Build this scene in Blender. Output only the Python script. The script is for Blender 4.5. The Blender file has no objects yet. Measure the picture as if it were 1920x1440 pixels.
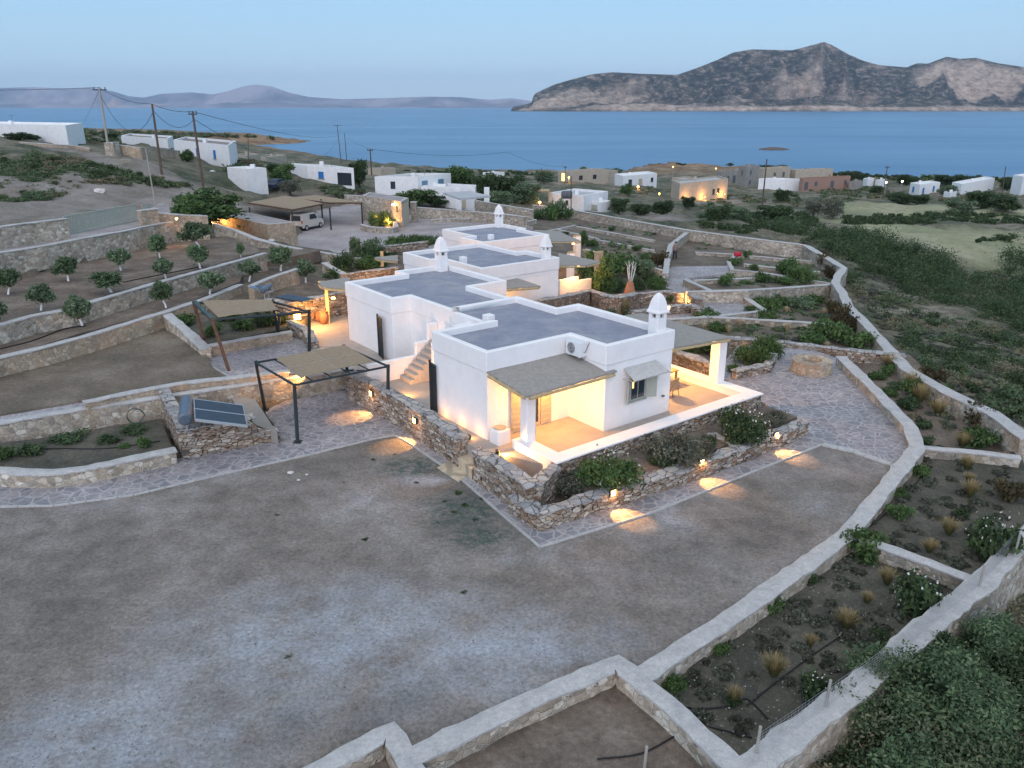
import bpy, bmesh, math, random
import numpy as np
from mathutils import Vector, noise
R = math.radians
C = bpy.context.scene.collection
SC = bpy.context.scene

# ------------------------------------------------------------------ camera, sky, sun, exposure
FPX = 1500.0; HC = 12.0; PITCH = math.atan(520 / FPX)
cd = bpy.data.cameras.new("camera"); cam = bpy.data.objects.new("camera", cd); C.objects.link(cam)
cd.sensor_width = 36; cd.lens = 36 * FPX / 1920; cd.clip_start = 0.3; cd.clip_end = 90000
cam.location = (0, 0, HC); cam.rotation_euler = (R(90) - PITCH, 0, 0); SC.camera = cam
SUN_EL, SUN_AZ = R(18), R(190)
wd = bpy.data.worlds.new("World"); SC.world = wd; wd.use_nodes = True
nt = wd.node_tree; bg = nt.nodes["Background"]
sky = nt.nodes.new("ShaderNodeTexSky"); sky.sky_type = 'NISHITA'; sky.sun_disc = False
sky.sun_elevation = SUN_EL; sky.sun_rotation = SUN_AZ; sky.air_density = 1.0; sky.dust_density = 0.6; sky.ozone_density = 3.0
hs = nt.nodes.new("ShaderNodeHueSaturation"); hs.inputs["Saturation"].default_value = 0.7; hs.inputs["Value"].default_value = 1.0
nt.links.new(sky.outputs[0], hs.inputs["Color"])
# dusk gradient of the real sky by direction (pale at the horizon, blue overhead) mixed with the physical sky
tc = nt.nodes.new("ShaderNodeTexCoord"); sx = nt.nodes.new("ShaderNodeSeparateXYZ"); nt.links.new(tc.outputs["Generated"], sx.inputs[0])
gr = nt.nodes.new("ShaderNodeValToRGB"); nt.links.new(sx.outputs["Z"], gr.inputs[0])
for e, (p, c) in zip([gr.color_ramp.elements[0], gr.color_ramp.elements[1], gr.color_ramp.elements.new(.06), gr.color_ramp.elements.new(.16)],
                     [(0.0, (2.55, 3.45, 4.3)), (1.0, (.55, 1.7, 4.4)), (0, 0), (0, 0)]):
    if c: e.position = p; e.color = tuple(x / 5 for x in c) + (1,)
els = gr.color_ramp.elements
for e in els:
    if e.position not in (0.0, 1.0): pass
els[1].position = .07; els[1].color = (.39, .62, .82, 1); els[2].position = .26; els[2].color = (.14, .44, .80, 1)
gm = nt.nodes.new("ShaderNodeVectorMath"); gm.operation = 'SCALE'; gm.inputs["Scale"].default_value = 5.0; nt.links.new(gr.outputs[0], gm.inputs[0])
mx = nt.nodes.new("ShaderNodeMix"); mx.data_type = 'RGBA'; mx.inputs[0].default_value = 0.9
nt.links.new(hs.outputs[0], mx.inputs[6]); nt.links.new(gm.outputs[0], mx.inputs[7])
nt.links.new(mx.outputs[2], bg.inputs["Color"]); bg.inputs["Strength"].default_value = 0.145
sl = bpy.data.lights.new("sun", 'SUN'); so = bpy.data.objects.new("sun", sl); C.objects.link(so)
sl.energy = 1.3; sl.angle = R(60); sl.color = (0.98, 0.87, 0.92)
# light travels away from behind the camera: sun sits at azimuth 190 deg (behind, a little left)
sd = Vector((math.sin(SUN_AZ) * math.cos(SUN_EL), math.cos(SUN_AZ) * math.cos(SUN_EL), math.sin(SUN_EL)))
so.rotation_euler = sd.to_track_quat('Z', 'Y').to_euler()
SC.view_settings.view_transform = 'Standard'; SC.view_settings.look = 'None'
SC.view_settings.exposure = 0.66; SC.view_settings.gamma = 1.0
SC.cycles.max_bounces = 6; SC.cycles.transparent_max_bounces = 8; SC.cycles.volume_bounces = 0
SC.cycles.sample_clamp_indirect = 4.0

# ------------------------------------------------------------------ surveying: photo pixel (1920 x 1440) -> place on the ground
SP, CP = math.sin(PITCH), math.cos(PITCH)
def ray(px, py):
    a = (px - 960) / FPX; b = (720 - py) / FPX
    return np.array([a, CP + b * SP, -SP + b * CP])
def W(px, py, z=0.0):
    d = ray(px, py); t = (z - HC) / d[2]
    return Vector((t * d[0], t * d[1], z))
def proj(p):
    zz = p[2] - HC; d = p[1] * CP - zz * SP; u = p[1] * SP + zz * CP
    return 960 + FPX * p[0] / d, 720 - FPX * u / d
def hgt(base, py):
    """height of an upright thing standing at base whose top shows at photo row py"""
    b = (720 - py) / FPX
    # zz*CP + y*SP = b*(y*CP - zz*SP)
    zz = base[1] * (b * CP - SP) / (CP + b * SP)
    return zz + HC - base[2]

SEA = -16.0
CTRL = [  # px, py, z
 (0,950,-1.1),(500,1000,-1.1),(960,1440,-1.1),(300,1400,-1.1),(1300,1000,-1.1),(1000,1100,-1.1),(1600,860,-1.2),(700,760,-1.0),
 (1450,1300,-1.7),(1700,1150,-1.6),(1800,950,-1.5),(1850,1300,-3.0),(1900,1100,-2.6),(1700,1430,-3.2),
 (900,760,-.4),(1200,720,-.4),(1550,720,-1.3),(1650,650,-1.7),(1500,620,-1.7),(1450,565,-2.1),(1200,570,-1.7),
 (1750,690,-1.6),(1900,790,-1.7),(1850,700,-2.2),(1900,620,-4.2),(1750,600,-3.6),(1900,500,-6.5),(1700,520,-5.5),(1700,440,-6.8),(1900,420,-8.5),
 (1550,500,-3.0),(1400,480,-2.8),(1262,482,-2.3),(1150,450,-2.0),(1050,420,-2.0),(1500,455,-3.4),(1300,415,-3.2),(1600,420,-7.0),
 (1450,400,-7.0),(1250,395,-5.0),(1100,397,-3.7),(1000,380,-3.0),(1400,360,-11.5),(1250,350,-10.5),(1700,370,-11),(1850,365,-11),
 (1550,345,-13),(1100,342,-11.5),(900,350,-4.5),(1000,350,-7),(960,332,-11),(1250,330,-14),(1700,340,-14.5),(1900,345,-14),
 (700,440,-1.0),(850,420,-1.2),(600,455,-.9),(900,405,-1.3),(640,400,-.9),(800,370,-1.0),(700,362,-.4),(640,352,.6),(560,365,.6),(470,360,1.2),(850,370,-1.6),
 (560,700,-.5),(200,830,-.9),(100,700,-.2),(250,600,.4),(100,640,.5),(300,500,1.2),(450,520,.9),(560,520,.3),(620,560,-.3),(650,620,-.2),(60,540,1.3),
 (560,590,0),(640,500,-.4),(720,500,-.6),(200,460,2.6),(0,480,2.8),(350,420,2.6),(450,430,.5),(500,400,0.2),(150,400,3.3),(0,410,3.5),(350,380,2.6),(450,380,1.2),
 (100,350,4.6),(300,345,3.9),(420,330,2.8),(200,300,6.3),(50,300,6.6),(60,272,6.5),(300,322,5),(300,278,4.0),(435,316,3.2),(540,345,1.4),
 (200,262,2.0),(320,262,0),(400,275,-2),(480,300,-5),(150,250,-4),(300,250,-8),(600,300,-8),(700,330,-6),
 (820,330,-8),(500,318,-3),
]
_cp = np.array([list(W(a, b, c)) for a, b, c in CTRL])
_cp = np.vstack([_cp, [[-60,0,3],[60,0,-6],[0,-30,0],[-60,-40,4],[60,-40,-8],[-200,60,16],[250,60,-14],[-420,420,-10],[450,300,-15],[0,12,-1.1],[-15,8,-1.1],[15,8,-3.6],[12,0,-4]]])
_s = 50.0
def _k(d2): return np.where(d2 < 1e-12, 0, 0.5 * d2 * np.log(np.maximum(d2, 1e-12)))
def _fit():
    X = _cp[:, :2] / _s; n = len(X)
    K = _k(((X[:, None] - X[None]) ** 2).sum(-1)) + np.eye(n) * 0.003
    P = np.hstack([np.ones((n, 1)), X])
    A = np.block([[K, P], [P.T, np.zeros((3, 3))]])
    return np.linalg.solve(A, np.concatenate([_cp[:, 2], np.zeros(3)])), X
_wt, _X = _fit()
def pip(x, y, poly):
    x = np.asarray(x); y = np.asarray(y); ins = np.zeros(x.shape, bool); n = len(poly); j = n - 1
    for i in range(n):
        xi, yi = poly[i][0], poly[i][1]; xj, yj = poly[j][0], poly[j][1]
        if yi != yj:
            c = ((yi > y) != (yj > y)) & (x < (xj - xi) * (y - yi) / (yj - yi) + xi); ins ^= c
        j = i
    return ins
SHORE = [(-400,238),(0,238),(130,240),(300,243),(420,250),(560,262),(585,265),(560,269),(480,272),(400,275),(430,283),(520,293),(545,302),(600,306),(660,311),(720,314),(860,318),
 (960,320),(1060,321),(1160,323),(1215,309),(1260,305),(1330,310),(1440,315),(1540,321),(1620,330),(1700,334),(1800,333),(1920,333),(2200,334)]
_shp = [tuple(W(a, b, SEA))[:2] for a, b in SHORE]
LAND = [(-900, -300)] + _shp + [(900, -300)]
def T(x, y):
    x = np.atleast_1d(np.asarray(x, float)); y = np.atleast_1d(np.asarray(y, float)); X = np.stack([x, y], -1) / _s
    z = np.empty(len(x))
    for i in range(0, len(x), 20000):
        q = X[i:i + 20000]
        z[i:i + 20000] = _k(((q[:, None] - _X[None]) ** 2).sum(-1)) @ _wt[:-3] + _wt[-3] + q @ _wt[-2:]
    ins = pip(x, y, LAND)
    P = np.stack([x, y], -1); dm = np.full(len(x), 1e9)
    near = ins & (z > SEA) & (y > 150); Pn = P[near]; dn = np.full(len(Pn), 1e9)
    for i in range(len(_shp) - 1):
        a = np.array(_shp[i]); e = np.array(_shp[i + 1]) - a; t = np.clip(((Pn - a) @ e) / (e @ e), 0, 1); dn = np.minimum(dn, np.hypot(*(Pn - a - t[:, None] * e).T))
    dm[near] = dn; k = np.clip(dm / 55, 0, 1); k = k * k * (3 - 2 * k)
    return np.where(ins, SEA + .5 + (np.clip(z, SEA + 0.5, 14) - SEA - .5) * k, SEA - 3)
REG = []   # (world polygon, z)
def region_poly(pts, z): return [(W(a, b, z).x, W(a, b, z).y) for a, b in pts]
def S(x, y):
    x = np.atleast_1d(np.asarray(x, float)); y = np.atleast_1d(np.asarray(y, float))
    z = T(x, y)
    for poly, zz in REG:
        z = np.where(pip(x, y, poly), zz, z)
    return z
_ts = 7.0 * 1.012 ** np.arange(460)
def G(px, py, h=0.0):
    d = ray(px, py); p = d[None] * _ts[:, None]
    f = p[:, 2] + HC - (S(p[:, 0], p[:, 1]) + h)
    k = np.argmax(f < 0)
    if k == 0: return W(px, py, SEA + 1)
    a, b = _ts[k - 1], _ts[k]
    for _ in range(14):
        m = (a + b) / 2; q = d * m
        if q[2] + HC - (S(q[0], q[1])[0] + h) < 0: b = m
        else: a = m
    q = d * b
    return Vector((q[0], q[1], q[2] + HC))
def GB(pxs, pys, h=0.0):
    """G for many pixels at once"""
    pxs = np.asarray(pxs, float); pys = np.asarray(pys, float)
    a = (pxs - 960) / FPX; b = (720 - pys) / FPX; D = np.stack([a, CP + b * SP, -SP + b * CP], -1)
    ts = 9.0 * 1.045 ** np.arange(115); lo = np.full(len(a), ts[0]); hi = np.full(len(a), ts[-1]); done = np.zeros(len(a), bool); prev = lo.copy()
    for t in ts:
        k = ~done; q = D[k] * t; f = q[:, 2] + HC - T(q[:, 0], q[:, 1]) - h; hit = f < 0; ix = np.where(k)[0][hit]
        hi[ix] = t; lo[ix] = prev[ix]; done[ix] = True; prev[:] = t
        if done.all(): break
    for _ in range(9):
        m = (lo + hi) / 2; q = D * m[:, None]; below = q[:, 2] + HC - T(q[:, 0], q[:, 1]) - h < 0; hi = np.where(below, m, hi); lo = np.where(below, lo, m)
    q = D * hi[:, None]; z = S(q[:, 0], q[:, 1]); return np.stack([q[:, 0], q[:, 1], z], -1)
def SZ(p): return float(S(p[0], p[1])[0])
TH = R(37.5); OX, OY = -.93, 28.07
def L(u, v, z=0.0): return Vector((OX + u * math.cos(TH) - v * math.sin(TH), OY + u * math.sin(TH) + v * math.cos(TH), z))

# ------------------------------------------------------------------ materials
class NB:
    def __init__(s, name):
        s.m = bpy.data.materials.new(name); s.m.use_nodes = True; s.t = s.m.node_tree
        s.b = s.t.nodes["Principled BSDF"]; s.b.inputs["Roughness"].default_value = 0.9
        s.b.inputs["Specular IOR Level"].default_value = 0.2
        g = s.t.nodes.new("ShaderNodeNewGeometry"); s.pos = g.outputs["Position"]
    def n(s, typ, **kw):
        o = s.t.nodes.new(typ)
        for k, v in kw.items(): setattr(o, k, v)
        return o
    def lk(s, a, b): s.t.links.new(a, b)
    def noise(s, scale, detail=4, rough=.6, vec=None):
        o = s.n("ShaderNodeTexNoise"); o.inputs["Scale"].default_value = scale; o.inputs["Detail"].default_value = detail; o.inputs["Roughness"].default_value = rough
        s.lk(vec or s.pos, o.inputs["Vector"]); return o.outputs["Fac"]
    def vor(s, scale, feature='F1', vec=None, rnd=1.0):
        o = s.n("ShaderNodeTexVoronoi", feature=feature); o.inputs["Scale"].default_value = scale; o.inputs["Randomness"].default_value = rnd
        s.lk(vec or s.pos, o.inputs["Vector"]); return o
    def ramp(s, fac, stops, interp='LINEAR'):
        o = s.n("ShaderNodeValToRGB"); cr = o.color_ramp; cr.interpolation = interp
        while len(cr.elements) < len(stops): cr.elements.new(0.5)
        for e, (p, c) in zip(cr.elements, stops):
            e.position = p; e.color = (c if not isinstance(c, (int, float)) else (c, c, c)) [:3] + (1,) if not isinstance(c, (int, float)) else (c, c, c, 1)
        s.lk(fac, o.inputs["Fac"]); return o.outputs["Color"]
    def mix(s, fac, a, b, mode='MIX'):
        o = s.n("ShaderNodeMix", data_type='RGBA', blend_type=mode)
        for i, v in ((0, fac), (6, a), (7, b)):
            if hasattr(v, "is_linked"): s.lk(v, o.inputs[i])
            elif isinstance(v, (int, float)): o.inputs[i].default_value = v
            else: o.inputs[i].default_value = tuple(v) + (1,)
        return o.outputs[2]
    def math(s, op, a, b=0.0):
        o = s.n("ShaderNodeMath", operation=op)
        for i, v in enumerate((a, b)):
            if hasattr(v, "is_linked"): s.lk(v, o.inputs[i])
            else: o.inputs[i].default_value = v
        return o.outputs[0]
    def vscale(s, v3, vec=None):
        o = s.n("ShaderNodeVectorMath", operation='MULTIPLY'); s.lk(vec or s.pos, o.inputs[0]); o.inputs[1].default_value = v3; return o.outputs[0]
    def warp(s, amt, scale, vec=None):
        o = s.n("ShaderNodeTexNoise"); o.inputs["Scale"].default_value = scale; s.lk(vec or s.pos, o.inputs["Vector"])
        a = s.n("ShaderNodeVectorMath", operation='MULTIPLY_ADD'); s.lk(o.outputs["Color"], a.inputs[0]); a.inputs[1].default_value = (amt,) * 3
        s.lk(vec or s.pos, a.inputs[2]); return a.outputs[0]
    def blob(s, items):
        out = None
        for (cx, cy, rx, ry) in items:
            a = s.n("ShaderNodeVectorMath", operation='SUBTRACT'); s.lk(s.pos, a.inputs[0]); a.inputs[1].default_value = (cx, cy, -.9)
            m = s.n("ShaderNodeVectorMath", operation='MULTIPLY'); s.lk(a.outputs[0], m.inputs[0]); m.inputs[1].default_value = (1 / rx, 1 / ry, 0)
            l = s.n("ShaderNodeVectorMath", operation='LENGTH'); s.lk(m.outputs[0], l.inputs[0])
            v = s.ramp(l.outputs["Value"], [(.35, 1.0), (1.0, 0.0)])
            out = v if out is None else s.math('MAXIMUM', out, v)
        return out
    def attr(s, name):
        o = s.n("ShaderNodeAttribute", attribute_name=name); return o.outputs["Fac"]
    def col(s, c):
        if hasattr(c, "is_linked"): s.lk(c, s.b.inputs["Base Color"])
        else: s.b.inputs["Base Color"].default_value = tuple(c) + (1,)
        return s
    def bump(s, h, strength=.5, dist=.03):
        o = s.n("ShaderNodeBump"); o.inputs["Strength"].default_value = strength; o.inputs["Distance"].default_value = dist
        s.lk(h, o.inputs["Height"]); s.lk(o.outputs[0], s.b.inputs["Normal"]); return s
    def rough(s, v): s.b.inputs["Roughness"].default_value = v; return s
MAT = {}
def simple(name, c, rough=.8, var=.12, scale=8, metal=0, spec=.3, bump=0):
    b = NB(name)
    n = b.noise(scale); d = tuple(max(0, x * (1 - var)) for x in c); e = tuple(min(1, x * (1 + var)) for x in c)
    b.col(b.ramp(n, [(.3, d), (.7, e)])); b.rough(rough); b.b.inputs["Metallic"].default_value = metal; b.b.inputs["Specular IOR Level"].default_value = spec
    if bump: b.bump(b.noise(scale * 4), bump, .01)
    MAT[name] = b.m; return b.m
def stone(name, cols, mortar, scale=3.0, zs=1.3, mw=.05, bump=.8, patch=.25, joint=1.0):
    b = NB(name); v = b.warp(.12, 1.7); v = b.vscale((1, 1, zs), v)
    c = b.vor(scale, vec=v); d = b.vor(scale, 'DISTANCE_TO_EDGE', vec=v)
    sep = b.n("ShaderNodeSeparateColor"); b.lk(c.outputs["Color"], sep.inputs[0])
    st = b.ramp(sep.outputs[0], [(i / (len(cols) - 1) if len(cols) > 1 else 0, cc) for i, cc in enumerate(cols)], 'LINEAR')
    st = b.mix(.55, st, b.ramp(b.noise(9, 5, .7), [(.3, .25), (.7, .8)]), 'OVERLAY')
    m = b.ramp(d.outputs["Distance"], [(mw * .4, 0.0), (mw, 1.0)])
    base = b.mix(m, mortar, st)
    base = b.mix(patch, base, b.ramp(b.noise(.35, 3), [(.35, .22), (.65, .75)]), 'OVERLAY')
    b.col(base); b.bump(b.math('ADD', b.math('MULTIPLY', m, joint), b.math('MULTIPLY', b.noise(22), .35)), bump, .05); MAT[name] = b.m
def mats():
    stone('stone_mortared', [(.44,.39,.31),(.28,.23,.175),(.52,.475,.40),(.36,.30,.225),(.24,.215,.18),(.60,.56,.48)], (.46,.42,.35), 4.0, 1.3, .06, patch=.3)
    stone('stone_tan', [(.42,.34,.25),(.34,.25,.17),(.50,.42,.32),(.39,.31,.23),(.29,.24,.185)], (.42,.36,.28), 4.0, 1.3, .06)
    stone('stone_dry', [(.36,.29,.22),(.17,.12,.09),(.46,.41,.34),(.25,.16,.10),(.31,.26,.215),(.54,.49,.42),(.15,.125,.11)], (.035,.03,.025), 3.6, 2.5, .045, 1.0, .2)
    stone('stone_rubble', [(.34,.25,.18),(.22,.14,.1),(.42,.34,.27),(.28,.2,.15)], (.04,.03,.025), 5.0, 1.3, .05, 1.0, .3)
    # caps
    b = NB('cap_plaster'); n = b.noise(3, 5, .7)
    b.col(b.mix(.5, b.ramp(n, [(.3, (.33,.33,.325)), (.7, (.48,.47,.455))]), b.ramp(b.noise(14, 5, .8), [(.3,.35),(.6,.65)]), 'OVERLAY')); b.bump(b.noise(16), .6, .03); MAT['cap_plaster'] = b.m
    b = NB('cap_dry'); c = b.vor(2.4, vec=b.warp(.2, 2)); sp = b.n("ShaderNodeSeparateColor"); b.lk(c.outputs["Color"], sp.inputs[0])
    d = b.vor(2.4, 'DISTANCE_TO_EDGE', vec=b.warp(.2, 2)); m = b.ramp(d.outputs["Distance"], [(.01, 0.0), (.035, 1.0)])
    b.col(b.mix(m, (.13,.12,.11), b.mix(.4, b.ramp(sp.outputs[0], [(0, (.26,.26,.26)), (.5, (.36,.355,.35)), (1, (.44,.41,.37))]), b.ramp(b.noise(8), [(.3,.3),(.7,.7)]), 'OVERLAY')))
    b.bump(b.math('ADD', m, b.math('MULTIPLY', b.noise(14), .5)), .9, .05); MAT['cap_dry'] = b.m
    # paving
    def pave(name, s1, s2, mort, sc):
        b = NB(name); v = b.vscale((1, 1, .02), b.warp(.35, 1.1)); c = b.vor(sc, vec=v); d = b.vor(sc, 'DISTANCE_TO_EDGE', vec=v)
        sp = b.n("ShaderNodeSeparateColor"); b.lk(c.outputs["Color"], sp.inputs[0])
        m = b.ramp(d.outputs["Distance"], [(.03, 0.0), (.075, 1.0)])
        st = b.mix(.6, b.ramp(sp.outputs[0], [(0, s1), (1, s2)]), b.ramp(b.noise(5, 5, .7), [(.3,.3),(.7,.72)]), 'OVERLAY')
        base = b.mix(.35, b.mix(m, mort, st), b.ramp(b.noise(.5, 4), [(.35,.3),(.65,.7)]), 'OVERLAY')
        b.col(base); b.rough(.75); b.bump(b.math('ADD', b.math('MULTIPLY', m, -.4), b.noise(9)), .5, .02); MAT[name] = b.m
    pave('paving', (.20,.20,.22), (.295,.275,.28), (.38,.36,.365), 2.5)
    pave('paving_court', (.24,.235,.255), (.31,.29,.30), (.40,.375,.37), 3.0)
    pave('paving_slab', (.45,.36,.26), (.5,.42,.3), (.3,.26,.2), .5)
    # yard of decomposed granite
    b = NB('yard_gravel'); n1 = b.noise(.22, 6, .65); n2 = b.noise(1.3, 6, .7); n3 = b.noise(9, 4, .7)
    c = b.ramp(n1, [(.34, (.135,.125,.112)), (.46, (.19,.168,.148)), (.56, (.23,.212,.197)), (.66, (.28,.275,.275))])
    c = b.mix(.38, c, b.ramp(n2, [(.35,.25),(.65,.75)]), 'OVERLAY')
    wash = b.math('MULTIPLY', b.blob([(-4.2,17.2,6.5,3.6),(-8.5,13.8,4.5,2.2),(0.2,16.8,3.8,2.4),(-3.2,26.5,1.6,.7)]), b.ramp(b.noise(.8, 7, .72), [(.34,0.0),(.66,.85)]))
    c = b.mix(wash, c, (.33,.36,.40))
    c = b.mix(b.math('MULTIPLY', b.blob([(-1.6,24.0,2.0,1.8),(-3.6,27.6,2.2,1.2),(-1.0,22.4,1.6,1.2)]), b.ramp(b.noise(3.5, 6, .8), [(.42,0.0),(.56,.9)])), c, (.055,.085,.07))
    c = b.mix(.65, c, b.ramp(n3, [(.3,.25),(.7,.75)]), 'OVERLAY')
    sp_ = b.vor(7.0); c = b.mix(b.ramp(sp_.outputs["Distance"], [(.07,.75),(.13,0.0)]), c, (.075,.06,.05))
    sp2 = b.vor(16.0); c = b.mix(b.ramp(sp2.outputs["Distance"], [(.10,.8),(.18,0.0)]), c, (.29,.265,.245))
    b.col(c).rough(.95); b.bump(b.math('ADD', b.noise(25), b.math('MULTIPLY', n2, 3)), .5, .03); MAT['yard_gravel'] = b.m
    def soil(name, a, c2, e, sc=.6):
        b = NB(name); n1 = b.noise(sc, 6, .65); c = b.ramp(n1, [(.36, a), (.52, c2), (.64, e)])
        c = b.mix(.6, c, b.ramp(b.noise(6, 6, .75), [(.3,.2),(.7,.78)]), 'OVERLAY')
        c = b.mix(b.ramp(b.vor(9.0).outputs["Distance"], [(.08,.7),(.15,0.0)]), c, (.3,.27,.24))
        b.col(c).rough(.97); b.bump(b.noise(14, 6, .7), .8, .05); MAT[name] = b.m
    soil('soil_brown', (.125,.10,.08), (.175,.14,.112), (.225,.19,.155))
    soil('soil_dark', (.065,.065,.052), (.095,.09,.07), (.13,.12,.095))
    soil('dry_field', (.12,.105,.08), (.17,.14,.108), (.22,.19,.15), .35)
    soil('court_gravel', (.28,.25,.25), (.34,.31,.31), (.39,.36,.355), .3)
    # land
    b = NB('land'); n1 = b.noise(.12, 7, .68); n2 = b.noise(.9, 6, .7)
    c = b.ramp(n1, [(.36, (.055,.075,.045)), (.46, (.10,.105,.07)), (.55, (.17,.155,.11)), (.67, (.26,.235,.19))])
    c = b.mix(.6, c, b.ramp(n2, [(.35,.15),(.65,.8)]), 'OVERLAY')
    c = b.mix(b.attr('field'), c, b.mix(.5, b.ramp(b.noise(.07, 5, .6), [(.35, (.20,.215,.12)), (.5, (.28,.28,.17)), (.65, (.35,.33,.22))]), b.ramp(n2, [(.3,.3),(.7,.7)]), 'OVERLAY'))
    c = b.mix(b.attr('soil'), c, b.mix(.5, b.ramp(b.noise(.5, 6), [(.35, (.12,.10,.08)), (.65, (.20,.17,.135))]), b.ramp(n2, [(.3,.25),(.7,.75)]), 'OVERLAY'))
    c = b.mix(b.attr('road'), c, b.mix(.4, b.ramp(b.noise(.25, 6), [(.35, (.19,.165,.14)), (.65, (.29,.265,.24))]), b.ramp(n2, [(.3,.3),(.7,.7)]), 'OVERLAY'))
    c = b.mix(b.attr('rock'), c, b.mix(.5, b.ramp(b.noise(.06, 7, .7), [(.4, (.16,.10,.06)), (.55, (.27,.18,.11)), (.7, (.33,.27,.2))]), b.ramp(n2, [(.3,.3),(.7,.7)]), 'OVERLAY'))
    c = b.mix(.5, c, b.ramp(b.noise(5, 5, .75), [(.3,.25),(.7,.75)]), 'OVERLAY')
    b.col(c).rough(.97); b.bump(b.noise(3, 7, .75), .9, .2); MAT['land'] = b.m
    # sea
    b = NB('sea_water'); b.col(b.ramp(b.noise(.004, 5, .6, b.vscale((1, .25, 1))), [(.35, (.03,.12,.25)), (.65, (.045,.155,.30))]))
    b.b.inputs["Roughness"].default_value = .28; b.b.inputs["Specular IOR Level"].default_value = .38
    w1 = b.noise(.30, 6, .7, b.vscale((1, .5, 1))); w2 = b.noise(.012, 6, .7, b.vscale((.6, .25, 1))); b.lk(b.ramp(b.noise(.0035, 6, .65, b.vscale((.5, 2, 1))), [(.35, .27), (.65, .36)]), b.b.inputs['Roughness'])
    b.bump(b.math('ADD', w1, b.math('MULTIPLY', w2, 3)), .6, .6); MAT['sea_water'] = b.m
    # plaster of the villas
    b = NB('white_plaster'); c = b.ramp(b.noise(1.2, 5, .6), [(.3, (.77,.755,.745)), (.7, (.83,.82,.81))])
    c = b.mix(b.ramp(b.noise(.9, 6, .75, b.vscale((1, 1, .25))), [(.6, 0.0), (.8, .25)]), c, (.6,.57,.54))
    c = b.mix(b.ramp(b.noise(2.2, 7, .8, b.vscale((1, 1, .12))), [(.60, 0.0), (.76, .22)]), c, (.52,.50,.48))
    b.col(c).rough(.85); b.bump(b.math('ADD', b.noise(6, 4), b.math('MULTIPLY', b.noise(.9, 3), 3)), .4, .04); MAT['white_plaster'] = b.m
    b = NB('white_distant'); b.col(b.ramp(b.noise(1.5, 5), [(.3, (.66,.67,.67)), (.7, (.78,.78,.77))])); MAT['white_distant'] = b.m
    b = NB('roof_screed'); c = b.ramp(b.noise(1.1, 6, .65), [(.32, (.21,.225,.28)), (.52, (.255,.27,.325)), (.68, (.31,.32,.36))])
    c = b.mix(.5, c, b.ramp(b.noise(20, 4, .8, b.vscale((1, 3, 1))), [(.3,.25),(.7,.75)]), 'OVERLAY')
    c = b.mix(b.ramp(b.noise(.5, 5, .7), [(.52, 0.0), (.66, .6)]), c, (.36,.355,.37)); c = b.mix(b.ramp(b.noise(.8, 6, .75, b.vscale((1.3, .7, 1))), [(.58, 0.0), (.7, .45)]), c, (.14,.15,.17))
    b.col(c).rough(.8); b.bump(b.noise(30), .3, .01); MAT['roof_screed'] = b.m
    b = NB('terrace_cement'); c = b.ramp(b.noise(1.4, 6, .65), [(.3, (.33,.29,.26)), (.7, (.42,.375,.335))])
    c = b.mix(.4, c, b.ramp(b.noise(24, 4), [(.3,.3),(.7,.7)]), 'OVERLAY'); b.col(c).rough(.7); MAT['terrace_cement'] = b.m
    # woven things
    def weave(name, a, c2, sc, rot=0.65):
        b = NB(name); o = b.n("ShaderNodeMapping"); b.lk(b.pos, o.inputs[0]); o.inputs["Rotation"].default_value = (0, 0, rot)
        w = b.n("ShaderNodeTexWave", bands_direction='X'); w.inputs["Scale"].default_value = sc; w.inputs["Distortion"].default_value = 1.5; w.inputs["Detail"].default_value = 2
        b.lk(o.outputs[0], w.inputs["Vector"])
        c = b.mix(.5, b.ramp(w.outputs["Fac"], [(.2, a), (.8, c2)]), b.ramp(b.noise(6, 6, .75), [(.3,.3),(.7,.7)]), 'OVERLAY')
        b.col(c); b.bump(w.outputs["Fac"], .4, .01); MAT[name] = b.m
    weave('reed_mat', (.27,.25,.225), (.34,.32,.29), 9, -.65)
    weave('shade_mesh', (.26,.20,.135), (.33,.26,.18), 12, .9)
    weave('canvas', (.45,.44,.42), (.48,.47,.45), 3)
    b = NB('gate_slats'); w = b.n("ShaderNodeTexWave", bands_direction='X'); w.inputs["Scale"].default_value = 1.2; b.lk(b.pos, w.inputs[0]); b.col((.13,.12,.1)); MAT['gate_slats'] = b.m
    simple('dark_steel', (.035,.045,.05), .5, .2, 12, .4); simple('rusty_post', (.10,.055,.035), .7, .4, 5)
    simple('weathered_wood', (.22,.17,.11), .8, .25, 6); simple('pale_wood', (.42,.33,.18), .8, .15, 6); simple('pole_wood', (.10,.075,.06), .9, .25, 4)
    simple('concrete_pole', (.33,.31,.28), .9, .1, 4); simple('sage_paint', (.36,.38,.33), .6, .06, 6); simple('sand_paint', (.44,.38,.28), .6, .06, 6)
    simple('glass_dark', (.03,.04,.05), .1, .1, 2, 0, .6); simple('ac_white', (.66,.68,.69), .4, .04, 3); simple('ac_dark', (.10,.11,.12), .5)
    simple('terracotta', (.36,.16,.085), .8, .2, 8); simple('blue_paint', (.03,.16,.42), .6, .1, 4); simple('grey_blue_paint', (.12,.22,.30), .6)
    simple('tank_metal', (.10,.13,.17), .35, .15, 5, .3, .5); simple('solar_glass', (.03,.05,.075), .5, .2, 3, 0, .3); simple('aluminium', (.5,.52,.54), .4, .05, 5, .6)
    simple('hose_green', (.05,.09,.07), .5); simple('hose_black', (.015,.015,.017), .6); simple('limewash', (.72,.71,.70), .9, .08, 6)
    simple('bark', (.13,.105,.085), .95, .3, 9, bump=.6); simple('wicker', (.30,.23,.15), .8, .2, 30); simple('van_paint', (.5,.49,.46), .35, .03, 2, .1, .5); simple('van_trim', (.03,.03,.033), .6)
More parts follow.
